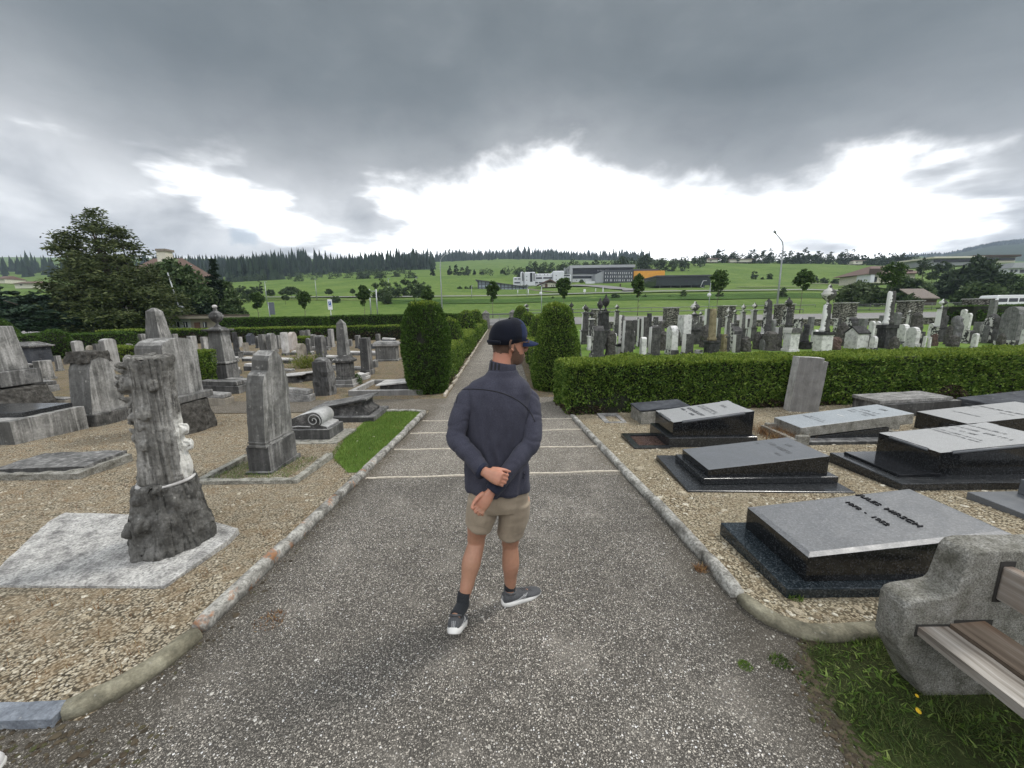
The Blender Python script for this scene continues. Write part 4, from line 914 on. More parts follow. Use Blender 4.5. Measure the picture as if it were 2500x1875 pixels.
# ------------------------------------------------------------------ the two crowds of old gravestones
WH = dict(white=(-1, 0, 0), wamt=.55)
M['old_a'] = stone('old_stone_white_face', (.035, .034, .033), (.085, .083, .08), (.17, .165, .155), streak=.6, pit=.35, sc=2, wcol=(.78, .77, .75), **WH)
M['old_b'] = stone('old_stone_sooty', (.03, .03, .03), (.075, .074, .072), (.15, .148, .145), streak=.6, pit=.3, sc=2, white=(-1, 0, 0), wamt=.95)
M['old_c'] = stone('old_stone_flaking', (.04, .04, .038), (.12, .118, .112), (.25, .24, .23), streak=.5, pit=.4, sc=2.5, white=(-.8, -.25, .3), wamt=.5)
M['old_w'] = stone('old_white_marble', (.3, .295, .285), (.7, .69, .67), (.8, .79, .77), streak=.2, pit=.15, sc=2)
M['old_r'] = stone('old_rockwork', (.035, .033, .03), (.10, .095, .085), (.2, .19, .175), streak=.1, pit=.6, sc=4, bump=1)
M['old_red'] = stone('old_red_rockwork', (.05, .035, .03), (.13, .085, .07), (.2, .15, .13), streak=.1, pit=.5, sc=4, bump=1)
M['old_y'] = stone('old_yellow_post', (.12, .1, .06), (.26, .22, .13), (.36, .31, .2), streak=.4, sc=2)
M['old_g'] = stone('old_grey', (.10, .10, .098), (.21, .21, .205), (.33, .325, .32), streak=.6, sc=2)
M['old_soot'] = stone('soot_black', (.02, .02, .02), (.05, .05, .05), (.1, .1, .1), streak=.4, sc=2)
GREY = dict(a='lime_a', b='lime_b', c='lime_c', p='lime_pink', t='lime_tan', s='slate_blue', k='old_soot', w='lime_white', f='lime_flat')
OLD = dict(a='old_a', b='old_b', c='old_c', w='old_w', r='old_r', d='old_red', y='old_y', g='old_g', k='old_soot')

def urn(b, r, z, h, mi=0):
    b.lathe([(r * .5, z), (r * .5, z + .06 * h), (r * .2, z + .14 * h), (r * .22, z + .24 * h), (r * .7, z + .36 * h), (r * .98, z + .52 * h), (r, z + .6 * h), (r * .8, z + .66 * h), (r * .85, z + .69 * h), (r * .55, z + .76 * h), (r * .25, z + .84 * h), (r * .3, z + .9 * h), (r * .15, z + .97 * h), (.004, z + h)], n=14, mi=mi)
def rockmesh(name, mat, wx, wy, h, seed, amp=.16, top=.7):
    b = bmesh.new(); bmesh.ops.create_cube(b, size=1); bmesh.ops.subdivide_edges(b, edges=b.edges[:], cuts=7, use_grid_fill=True)
    for v in b.verts:
        z = v.co.z + .5; s_ = 1 - (1 - top) * z ** 1.5
        q = Vector((v.co.x, v.co.y)); 
        if q.length > .5: q *= (.5 / q.length) ** .5
        v.co = Vector((q.x * wx * s_, q.y * wy * s_, z * h - (.12 * h * (q.length * 2) ** 2 if z > .95 else 0)))
    me = bpy.data.meshes.new(name); b.to_mesh(me); b.free(); me.materials.append(mat)
    rough(me, amp * min(wx, wy), 2.2 / max(wx, wy, .3), seed, oct=4); return me
def tab(kind, wy, h):
    """tablet outline in y,z"""
    a = wy / 2
    if kind == 'round': return [(-a, 0), (-a, h - a)] + [(-a * math.cos(R(t)), h - a + a * math.sin(R(t))) for t in range(15, 180, 15)] + [(a, h - a), (a, 0)]
    if kind == 'arch': return [(-a, 0), (-a, h - a * .45)] + [(-a * math.cos(R(t)), h - a * .45 + a * .45 * math.sin(R(t))) for t in range(20, 180, 20)] + [(a, h - a * .45), (a, 0)]
    if kind == 'gable': return [(-a, 0), (-a, h - a * .7), (0, h), (a, h - a * .7), (a, 0)]
    if kind == 'shoulder': return [(-a, 0), (-a, h * .78), (-a * .82, h * .8), (-a * .75, h * .9)] + [(-a * .7 * math.cos(R(t)), h * .88 + h * .12 * math.sin(R(t))) for t in (25, 60, 90, 120, 155)] + [(a * .75, h * .9), (a * .82, h * .8), (a, h * .78), (a, 0)]
    return [(-a, 0), (-a * .97, h), (a * .97, h), (a, 0)]
def stone_thing(kind, px, pyb, pyt, pw, mats, label, q=.55, group=None, rz=None, seed=None, d=None):
    """one gravestone standing where its foot shows; px..pyt are picture measures, turned into metres here"""
    g = GD(px, d) if d else G(px, pyb)
    seed = seed if seed is not None else int(px * 3 + pyt)
    rnd = random.Random(seed); mp = m_px(g); tot = max(.08, pw * mp); k = abs(g.x) / g.y
    h = max(.15, (pyb - pyt) * mp * 1.0) if not d else max(.2, W(px, pyt, d).z - g.z)
    wy = tot / (q + k * .92); wx = wy * q
    c = GD(px, g.y + wy / 2)
    rz = rnd.uniform(-.06, .06) if rz is None else rz
    nm = {'chest': 'chest_tomb', 'urn': 'urn_monument', 'urnpillar': 'urn_monument', 'obelisk': 'obelisk', 'colbase': 'column_monument', 'column': 'column_monument', 'rock': 'rock_monument', 'low': 'grave_slab', 'kerb': 'grave_kerb', 'house': 'house_tomb'}.get(kind, 'headstone')
    cat = {'urn_monument': 'monument', 'obelisk': 'monument', 'column_monument': 'monument', 'rock_monument': 'monument', 'chest_tomb': 'grave', 'grave_slab': 'grave', 'grave_kerb': 'kerb', 'house_tomb': 'monument'}.get(nm, 'gravestone')
    t = thing(nm, label, cat, (c.x, c.y, c.z - .03), rz, group)
    m1 = mats[0]; m2 = mats[-1]; lean = rnd.uniform(-.02, .02)
    def put(b, name, mat, bev=.012):
        o = b.build(name, mat, t, bev); o.rotation_euler = (lean, lean * .7, 0); return o
    def plinth(b, hh, gx=1.25, gy=1.2): b.box(-wx / 2 * gx, wx / 2 * gx, -wy / 2 * gy, wy / 2 * gy, 0, hh)
    if kind in ('round', 'arch', 'gable', 'shoulder', 'flat'):
        ph = h * rnd.uniform(.12, .2) if h > .6 else 0
        if ph: b = MB(); plinth(b, ph); put(b, 'plinth', m2)
        b = MB(); prism_yz(b, [(y, z + ph) for y, z in tab(kind, wy, h - ph)], -wx / 2, wx / 2); put(b, 'tablet', m1)
    elif kind in ('pillar', 'pyr', 'block'):
        ph = h * .16
        if kind != 'block': b = MB(); plinth(b, ph, 1.2, 1.2); put(b, 'plinth', m2)
        else: ph = 0
        b = MB(); b.box(-wx / 2, wx / 2, -wy / 2, wy / 2, ph, h * (.93 if kind == 'pyr' else 1), taper=.9 if kind != 'block' else .98)
        if kind == 'pyr': b.box(-wx * .47, wx * .47, -wy * .47, wy * .47, h * .93, h, taper=.12)
        put(b, 'shaft', m1)
    elif kind == 'obelisk':
        wx = wy = tot / (1 + k * .92) * .98; h1, h2 = h * .1, h * .34
        b = MB(); b.box(-wx / 2, wx / 2, -wy / 2, wy / 2, 0, h1); b.box(-wx * .42, wx * .42, -wy * .42, wy * .42, h1, h2 * .92); put(b, 'die', m2)
        b = MB(); b.box(-wx * .5, wx * .5, -wy * .5, wy * .5, h2 * .92, h2, taper=.85); put(b, 'cornice', m2)
        b = MB(); s_ = wx * .32; b.box(-s_, s_, -s_, s_, h2, h * .94, taper=.66); b.box(-s_ * .66, s_ * .66, -s_ * .66, s_ * .66, h * .94, h, taper=.1); put(b, 'shaft', m1)
    elif kind in ('urn', 'urnpillar'):
        wx = wy = tot / (1 + k * .92); r = wx * .36; f = .3 if kind == 'urn' else .2
        hb = h * .33; hs = h * (1 - f)
        b = MB(); b.box(-wx * .5, wx * .5, -wy * .5, wy * .5, 0, h * .07); b.box(-wx * .43, wx * .43, -wy * .43, wy * .43, h * .07, hb); put(b, 'pedestal', m2)
        b = MB(); b.box(-wx * .5, wx * .5, -wy * .5, wy * .5, hb, hb + h * .035); put(b, 'cornice', m2)
        b = MB(); b.box(-wx * .34, wx * .34, -wy * .34, wy * .34, hb + h * .035, hs - h * .03, taper=.8); put(b, 'shaft', m1)
        b = MB(); b.box(-wx * .36, wx * .36, -wy * .36, wy * .36, hs - h * .03, hs); put(b, 'cap', m2)
        b = MB(); urn(b, r, hs, h * f); put(b, 'urn', m1, 0)
    elif kind in ('column', 'colbase'):
        wx = wy = tot / (1 + k * .92); hb = h * (.3 if kind == 'column' else .42)
        b = MB(); b.box(-wx * .5, wx * .5, -wy * .5, wy * .5, 0, hb * .85, taper=.96); put(b, 'pedestal', m2)
        b = MB(); b.box(-wx * .55, wx * .55, -wy * .55, wy * .55, hb * .85, hb); put(b, 'cornice', M['old_soot'] if m1.name.startswith('old') else m2)
        r = wx * .33; b = MB(); b.lathe([(r * 1.25, hb), (r * 1.25, hb + .05 * h), (r, hb + .09 * h), (r * .95, h * .7), (r * .88, h * .97), (r * .7, h)], n=14); put(b, 'column', m1, 0)
    elif kind == 'rock':
        me = rockmesh('rock', m1, wx * 1.05, wy, h, seed); link('rock', me, t)
    elif kind == 'rockdoor':
        me = rockmesh('rock', m1, wx * 1.05, wy, h, seed, .1, .8); link('rock', me, t)
        b = MB(); prism_yz(b, tab('round', wy * .45, h * .62), -wx * .56, -wx * .3); put(b, 'tablet', m2)
    elif kind == 'house':
        b = MB(); prism_yz(b, tab('gable', wy, h), -wx / 2, wx / 2); put(b, 'wall', m1)
        b = MB(); a = wy / 2
        for s_ in (-1, 1):
            b.add([(-wx * .56, s_ * a * 1.12, h - a * .8), (wx * .56, s_ * a * 1.12, h - a * .8), (wx * .56, 0, h + .01), (-wx * .56, 0, h + .01), (-wx * .56, s_ * a * 1.12, h - a * .8 + .07), (wx * .56, s_ * a * 1.12, h - a * .8 + .07), (wx * .56, 0, h + .08), (-wx * .56, 0, h + .08)],
                  [(3, 2, 1, 0), (4, 5, 6, 7), (0, 1, 5, 4), (1, 2, 6, 5), (2, 3, 7, 6), (3, 0, 4, 7)])
        put(b, 'roof', m2)
    elif kind == 'chest':
        b = MB(); b.box(-wx * .5, wx * .5, -wy * .5, wy * .5, 0, h * .12); b.box(-wx * .42, wx * .42, -wy * .42, wy * .42, h * .12, h * .78); put(b, 'chest', m1)
        b = MB(); b.box(-wx * .5, wx * .5, -wy * .5, wy * .5, h * .78, h * .88); b.box(-wx * .5, wx * .5, -wy * .5, wy * .5, h * .88, h, taper=.88); put(b, 'lid', m2)
    elif kind == 'low':
        b = MB(); b.box(-wx * .5, wx * .5, -wy * .5, wy * .5, 0, h * .7, zr=h * .55); put(b, 'kerb', m1)
        b = MB(); b.box(-wx * .46, wx * .46, -wy * .44, wy * .44, h * .6, h, zr=h * .85); put(b, 'slab', m2)
    return t

LG = 'gravestones in the dry gravel field left of the path'
RG = 'old gravestones on the lawn behind the long hedge'
# kind, px, foot, top, width (2500 px picture), materials, thickness ratio, label
LEFT_STONES = [
 ('flat', 473, 858, 820, 24, 'c', .6, 'stubby rough headstone with a white flat cap, behind the block hedge'),
 ('flat', 502, 855, 822, 18, 'c', .5, 'pale slab half hidden behind the big urn monument'),
 ('pyr', 556, 838, 802, 24, 'aa', .8, 'grey pointed pillar in front of the far hedge, right of the big urn'),
 ('column', 581, 879, 810, 30, 'kb', .8, 'near-black round pillar on a grey block base'),
 ('flat', 588, 848, 822, 13, 'c', .4, 'thin pale stone peeking out behind the near-black round pillar'),
 ('gable', 614, 843, 813, 22, 'sb', .6, 'blue-black slate headstone with slanting top by the far hedge'),
 ('flat', 645, 862, 816, 20, 'aa', .6, 'flat-topped grey headstone touching a round-topped neighbour'),
 ('round', 666, 862, 813, 25, 'aa', .5, 'round-topped grey headstone touching a flat-topped neighbour'),
 ('flat', 699, 868, 811, 19, 'wb', .5, 'stone with one white edge and dark front beside the pinkish slab'),
 ('round', 717, 854, 810, 22, 'p', .4, 'pinkish white round-topped slab'),
 ('flat', 549, 868, 835, 20, 'aa', .6, 'short grey block stone behind the urn monument'),
 ('round', 738, 878, 838, 25, 't', .4, 'tan round-topped headstone above the yellow-green bush'),
 ('flat', 741, 838, 807, 14, 'a', .6, 'small flat grey stone by the far hedge, left one of a close pair'),
 ('flat', 754, 838, 805, 12, 'a', .6, 'small narrow grey stone by the far hedge, right one of a close pair'),
 ('pyr', 756, 866, 824, 15, 'b', .9, 'slim dark spike-topped stone between the tan slab and the round pillar'),
 ('round', 786, 874, 818, 27, 'bb', .7, 'dark round-topped pillar with one white edge, left of the tall obelisk'),
 ('flat', 811, 848, 803, 15, 'c', .5, 'pale grey slab just behind the tall obelisk on its left'),
 ('round', 843, 840, 793, 15, 'cc', .7, 'white-edged slim stone just right of the tall obelisk'),
 ('flat', 856, 846, 828, 11, 'a', .9, 'tiny stump of a stone right of the tall obelisk'),
 ('pillar', 898, 916, 824, 30, 'bb', .8, 'dark square pillar on a block base near the clipped dark yew'),
 ('chest', 947, 882, 833, 70, 'af', 1.6, 'broad chest tomb with a wide lid and reddish plaque, behind the clipped yew'),
 ('flat', 352, 848, 815, 26, 'a', .6, 'plain grey slab by the dark hedge, behind the carved trunk top'),
 ('flat', 380, 852, 817, 18, 'b', .5, 'dark small slab beside the tilted thin obelisk'),
 ('rock', 277, 992, 897, 58, 'f', .9, 'rough unhewn boulder stone between the wide dark stele and the carved trunk'),
 ('round', 160, 868, 840, 26, 'a', .5, 'round grey headstone top above the wide dark stele'),
 ('arch', 198, 890, 831, 30, 'c', .5, 'tall pale arched stone behind the wide dark stele'),
 ('round', 229, 895, 842, 22, 't', .4, 'tan-grey round-topped stone right of the wide dark stele'),
 ('flat', 250, 912, 838, 22, 'bb', .6, 'slim dark pillar stone with pale cap beside the steep gabled slab'),
 ('arch', 276, 905, 826, 42, 'cc', .5, 'steep pale headstone streaked grey, left of the carved trunk top'),
 ('flat', 252, 858, 822, 20, 'a', .5, 'small stone block by the dark hedge behind the steep pale headstone'),
 ('pillar', 92, 884, 842, 18, 'c', .8, 'narrow streaked pillar before the grey roofed tomb'),
 ('flat', 113, 930, 880, 48, 'a', .5, 'leaning grey slab stone on a dark-edged kerb'),
 ('pillar', 147, 906, 867, 20, 'a', .6, 'small weathered post stone beside the bright low hedge'),
 ('block', 908, 898, 880, 34, 'a', 1.2, 'low loaf-like block stone right of the dark square pillar'),
 ('low', 105, 958, 925, 86, 'fb', 2.2, 'low grave slab with a dark front edge under the leaning slab stone'),
 ('low', 545, 962, 926, 120, 'bb', 3.0, 'long low dark slab grave right of the block hedge'),
 ('low', 525, 990, 955, 100, 'tf', 2.4, 'tan sided low slab grave with a white top edge'),
 ('low', 733, 982, 945, 78, 'ff', 2.6, 'low mottled kerb block in front of the rough leaning boulder stone'),
 ('low', 630, 905, 886, 70, 'bw', 3, 'white flat slab grave behind the shouldered headstone'),
 ('low', 560, 915, 893, 62, 'bw', 3, 'white slab grave right of the urn monument base'),
 ('low', 690, 888, 872, 60, 'bw', 3, 'thin bright slab grave under the two-tone and pinkish stones'),
 ('low', 650, 925, 905, 66, 'aw', 3, 'pale grave slab just behind the shouldered headstone top'),
 ('low', 820, 880, 866, 50, 'aw', 3, 'bright grave slab behind the tall obelisk base'),
 ('low', 860, 868, 856, 60, 'aw', 3, 'thin white slab between the obelisk and the chest tomb'),
 ('low', 780, 856, 845, 60, 'af', 3, 'far grey slab behind the dark round-topped pillar'),
 ('low', 600, 868, 856, 56, 'af', 3, 'far grey slab behind the near-black round pillar'),
 ('low', 690, 850, 840, 46, 'bf', 3, 'far dark slab by the hedge behind the pinkish stone'),
 ('low', 905, 852, 838, 60, 'sb', 3, 'dark slanting slab by the far hedge, right of the obelisk'),
 ('low', 950, 836, 824, 36, 'sw', 2, 'slate bench-like slab with a pale top by the far hedge'),
 ('low', 200, 935, 920, 60, 'tf', 3, 'tan kerb slab behind the wide dark stele foot'),
 ('low', 60, 900, 885, 60, 'kf', 3, 'dark slab grave left of the leaning slab stone'),
 ('low', 320, 905, 890, 50, 'af', 3, 'grey slab grave behind the boulder stone'),
 ('low', 480, 935, 915, 40, 'af', 2, 'grey kerb stone at the foot of the urn monument'),
 ('flat', 430, 846, 815, 18, 'a', .6, 'small grey headstone in front of the guardhouse, near a white-capped one'),
 ('arch', 395, 846, 812, 20, 'c', .5, 'pale arched headstone below the dark hedge, left of the guardhouse'),
 ('round', 320, 872, 838, 22, 'a', .5, 'grey rounded stone between the dark hedge and the arched stele'),
 ('pillar', 310, 858, 822, 14, 'b', .8, 'dark slim pillar stone by the dark hedge'),
 ('flat', 602, 862, 836, 16, 't', .5, 'tan little headstone between the near-black pillar and the slate stone'),
 ('pillar', 525, 850, 815, 13, 'a', .8, 'slim grey post behind the urn monument'),
 ('round', 632, 850, 820, 15, 'b', .5, 'dark rounded stone left of the paired grey headstones'),
 ('flat', 682, 852, 818, 12, 'a', .6, 'thin grey slab between the paired headstones and the two-tone stone'),
 ('arch', 768, 852, 816, 16, 'a', .5, 'grey arched stone left of the round-topped pillar'),
 ('flat', 800, 850, 822, 14, 'b', .6, 'dark low headstone just left of the tallest obelisk'),
 ('flat', 875, 850, 818, 14, 'a', .6, 'grey headstone between the tallest obelisk and the dark square pillar'),
 ('pillar', 925, 848, 815, 13, 'a', .7, 'small grey pillar behind the chest tomb'),
 ('arch', 120, 866, 838, 22, 'a', .5, 'grey arched headstone behind the narrow streaked pillar'),
 ('flat', 178, 872, 842, 18, 'b', .6, 'dark slab behind the wide dark stele, beside a round top'),
 ('low', 560, 880, 868, 60, 'aw', 3, 'white-edged slab grave behind the urn monument'),
 ('low', 620, 882, 870, 60, 'bw', 3, 'bright slab grave just right of the near-black pillar base'),
 ('low', 740, 866, 855, 60, 'aw', 3, 'bright thin slab under the tan headstone'),
 ('low', 820, 905, 890, 60, 'cf', 3, 'pale kerb slab left of the tallest obelisk'),
 ('low', 690, 915, 898, 70, 'tf', 3, 'tan kerb slab in front of the yellow-green bush'),
 ('low', 590, 940, 922, 90, 'cf', 3, 'pale grey kerb slab behind the shouldered headstone base'),
 ('low', 870, 905, 893, 50, 'af', 3, 'grey slab beside the dark square pillar'),
 ('low', 920, 868, 856, 60, 'cw', 3, 'white slab in front of the far hedge, left of the clipped yew'),
 ('low', 500, 905, 890, 60, 'af', 3, 'grey slab left of the urn monument pedestal'),
 ('low', 260, 1018, 1000, 120, 'tf', 3, 'flat tan kerb at the foot of the boulder stone'),
 ('low', 140, 985, 968, 90, 'tf', 3, 'flat mottled kerb left of the wide dark stele'),
]
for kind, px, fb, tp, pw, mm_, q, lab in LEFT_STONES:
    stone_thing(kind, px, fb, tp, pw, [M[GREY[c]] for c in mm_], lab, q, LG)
# bigger ones on the left, by hand
def monument(nm, lab, px, fb, cat='monument', rz=0): g = G(px, fb); return thing(nm, lab, cat, (g.x, g.y, g.z - .02), rz, None), m_px(g)
t, mp = monument('urn_monument', 'tapered pedestal carrying a big white-knobbed stone urn, right of the block hedge', 533, 936)
b = MB(); b.box(-.33, .33, 0, .66, 0, .14); b.box(-.28, .28, .04, .6, .14, .62, taper=.97); b.build('pedestal', [M['lime_b']], t, .012)
b = MB(); b.box(-.31, .31, .01, .63, .62, .68); b.box(-.25, .25, .07, .57, .68, 1.62, taper=.72); b.build('shaft', [M['lime_a']], t, .012)
b = MB(); b.box(-.3, .3, .02, .62, 1.62, 1.68); b.box(-.2, .2, .12, .52, 1.68, 1.74, taper=.6); b.build('cap', [M['lime_b']], t, .012)
b = MB(); k = len(b.v); urn(b, .2, 1.72, .62); b.v = [(x, y + .32, z) for x, y, z in b.v]; b.build('urn', [M['lime_b']], t)
b = MB(); blob(b, (.0, .32, 2.36), .07, (1, 1, .8)); b.build('knob', [M['lime_white']], t)
t, mp = monument('obelisk', 'tallest obelisk left of the path, on a flaking black inscribed pedestal', 838, 946)
b = MB(); b.box(-.36, .3, .0, .6, 0, .1); b.box(-.31, .26, .04, .55, .1, .22, taper=.96); b.build('step', [M['lime_c']], t, .012)
b = MB(); b.box(-.25, .22, .08, .5, .22, .3, taper=.94); b.box(-.22, .18, .1, .47, .3, .72, taper=.97); b.build('die', [M['old_c']], t, .01)
b = MB(); b.box(-.27, .24, .05, .53, .72, .78, taper=1.08); b.box(-.28, .25, .04, .54, .78, .84, taper=.8); b.box(-.2, .17, .11, .47, .84, .93, taper=.85); b.build('cornice', [M['old_c']], t, .01)
b = MB(); b.box(-.155, .125, .14, .42, .93, 1.83, taper=.72); b.box(-.116, .086, .18, .38, 1.83, 1.95, taper=.08); b.build('shaft', [M['lime_a']], t, .008)
t, mp = monument('rock_monument', 'rough leaning dark boulder stone crusted with lichen on top, left of the tallest obelisk', 795, 962)
link('rock', rockmesh('rock', M['lime_b'], .5, .5, 1.02, 5, .1, .82), t)
t, mp = monument('low_tomb', 'low black tomb with bleached concave legs at its end', 735, 935, 'grave')
for s_, dx in ((1, 0), (.9, -.28)):
    b = MB(); pr = [(-.9, 0), (.28, 0), (.3, .05), (.2, .1), (.17, .18), (.26, .27), (-.9, .16)]; b.prism([(x + dx * 1.2, z * s_) for x, z in pr], .35 + dx, .75 + dx); b.build('chest', [M['scroll_end']], t, .006)
    b = MB(); b.add([(-.95 + dx, .28 + dx, .17 * s_), (.3 + dx, .28 + dx, .28 * s_), (.3 + dx, .82 + dx, .28 * s_), (-.95 + dx, .82 + dx, .17 * s_), (-.95 + dx, .28 + dx, .2 * s_), (.3 + dx, .28 + dx, .31 * s_), (.3 + dx, .82 + dx, .31 * s_), (-.95 + dx, .82 + dx, .2 * s_)], [(3, 2, 1, 0), (4, 5, 6, 7), (0, 1, 5, 4), (1, 2, 6, 5), (2, 3, 7, 6), (3, 0, 4, 7)]); b.build('lid', [M['lime_c']], t, .004)
t = thing('grave_kerb', 'pale rectangular kerb around a slanted white slab, at the foot of the clipped yew', 'kerb', (-4.2, 9.7, -.34))
b = MB()
for r_ in ((-.02, 1.9, 0, .12), (-.02, .1, .12, 1.7), (.1, 1.9, 1.6, 1.7)): b.box(*r_, -.03, .14)
b.build('frame', [M['lime_c']], t, .01)
b = MB(); b.box(.6, 1.9, .6, 1.3, 0, .14, zr=.24); b.build('grave', [M['lime_b']], t, .01); b = MB(); b.box(.5, 1.9, .55, 1.3, .15, .18, zr=.29); b.v = [(x, y, z + (.1 * (x - .5) / 1.4 if z < .16 else 0)) for x, y, z in b.v]; b.build('slab', [M['lime_white']], t, .004)
g = G(882, 926); t = thing('book_stone', 'small white open-book stone beside the dark cone bush', 'gravestone', (g.x, g.y, g.z)); b = MB(); b.box(-.16, .2, -.1, .3, 0, .14, zr=.1); b.box(-.14, .03, -.08, .28, .14, .2, zr=.16); b.box(.03, .18, -.08, .28, .12, .16, zr=.2); b.build('book', [M['lime_white']], t, .01)
# wide dark stele, boulder-based stele behind the trunk, the tilted thin obelisk, stele at the frame edge, roofed tomb
t, mp = monument('headstone', 'wide tapering stele with a rubble-crusted black flank and plain grey face', 205, 1042, 'gravestone', -.05)
b = MB(); b.box(-.3, .3, -.02, .72, 0, .26, taper=.97); b.build('plinth', [M['old_c']], t, .015)
b = MB(); prism_yz(b, [(.02, .26), (.13, 1.12), (.2, 1.28), (.35, 1.34), (.5, 1.28), (.56, 1.12), (.69, .26)], -.23, .2); mm = b.mesh('tablet', [M['lime_a']]); split_long(mm, .12); rough(mm, .006, 5, 3); link('tablet', mm, t)
b = MB(); b.box(-.27, .2, .13, .57, 1.24, 1.46, taper=.88); mm = b.mesh('cap', [M['old_r']]); split_long(mm, .07); rough(mm, .05, 7, 3); link('cap', mm, t)
t, mp = monument('headstone', 'large grey arched stele on a rough rock base, just behind the carved stone trunk', 452, 1052, 'gravestone')
link('base', rockmesh('base', M['old_r'], .75, .9, .66, 8, .08, .8), t)
b = MB(); b.box(-.36, .3, -.38, .42, .6, .72); b.build('plinth', [M['lime_b']], t, .015)
b = MB(); prism_yz(b, [(y - 0, z + .72) for y, z in tab('arch', .72, 1.0)], -.3, .16); mm = b.mesh('tablet', [M['lime_a']]); split_long(mm, .12); rough(mm, .006, 5, 5); o = link('tablet', mm, t)
t, mp = monument('obelisk', 'thin pale obelisk tip rising behind the arched stele', 398, 880)
b = MB(); b.box(-.5, .5, -.5, .5, 0, .9); b.build('die', [M['lime_b']], t, .02); b = MB(); b.box(-.34, .34, -.34, .34, .9, 2.25, taper=.62); b.box(-.21, .21, -.21, .21, 2.25, 2.4, taper=.3); b.build('shaft', [M['lime_a']], t, .015)
t, mp = monument('headstone', 'tall dark-streaked stele on a rough rock base at the frame edge', 15, 1000, 'gravestone')
link('base', rockmesh('base', M['old_r'], 1.5, 1.2, .62, 9, .08, .85), t)
b = MB(); b.box(-.55, .55, -.4, .4, .6, .95); b.build('plinth', [M['lime_b']], t, .02); b = MB(); b.box(-.42, .42, -.3, .3, .95, 1.95, taper=.8); b.build('tablet', [M['lime_a']], t, .015)
t, mp = monument('house_tomb', 'blue-grey roofed tomb box with one white roof corner, before the clipped round bush', 84, 886)
b = MB(); b.box(-.55, .45, -.4, .4, 0, .75, taper=.97); b.build('wall', [M['slate_blue']], t, .01); b = MB(); b.box(-.65, .55, -.5, .5, .75, .82); b.box(-.6, .5, -.45, .45, .82, .98, taper=.45); b.build('roof', [M['lime_b']], t, .01)

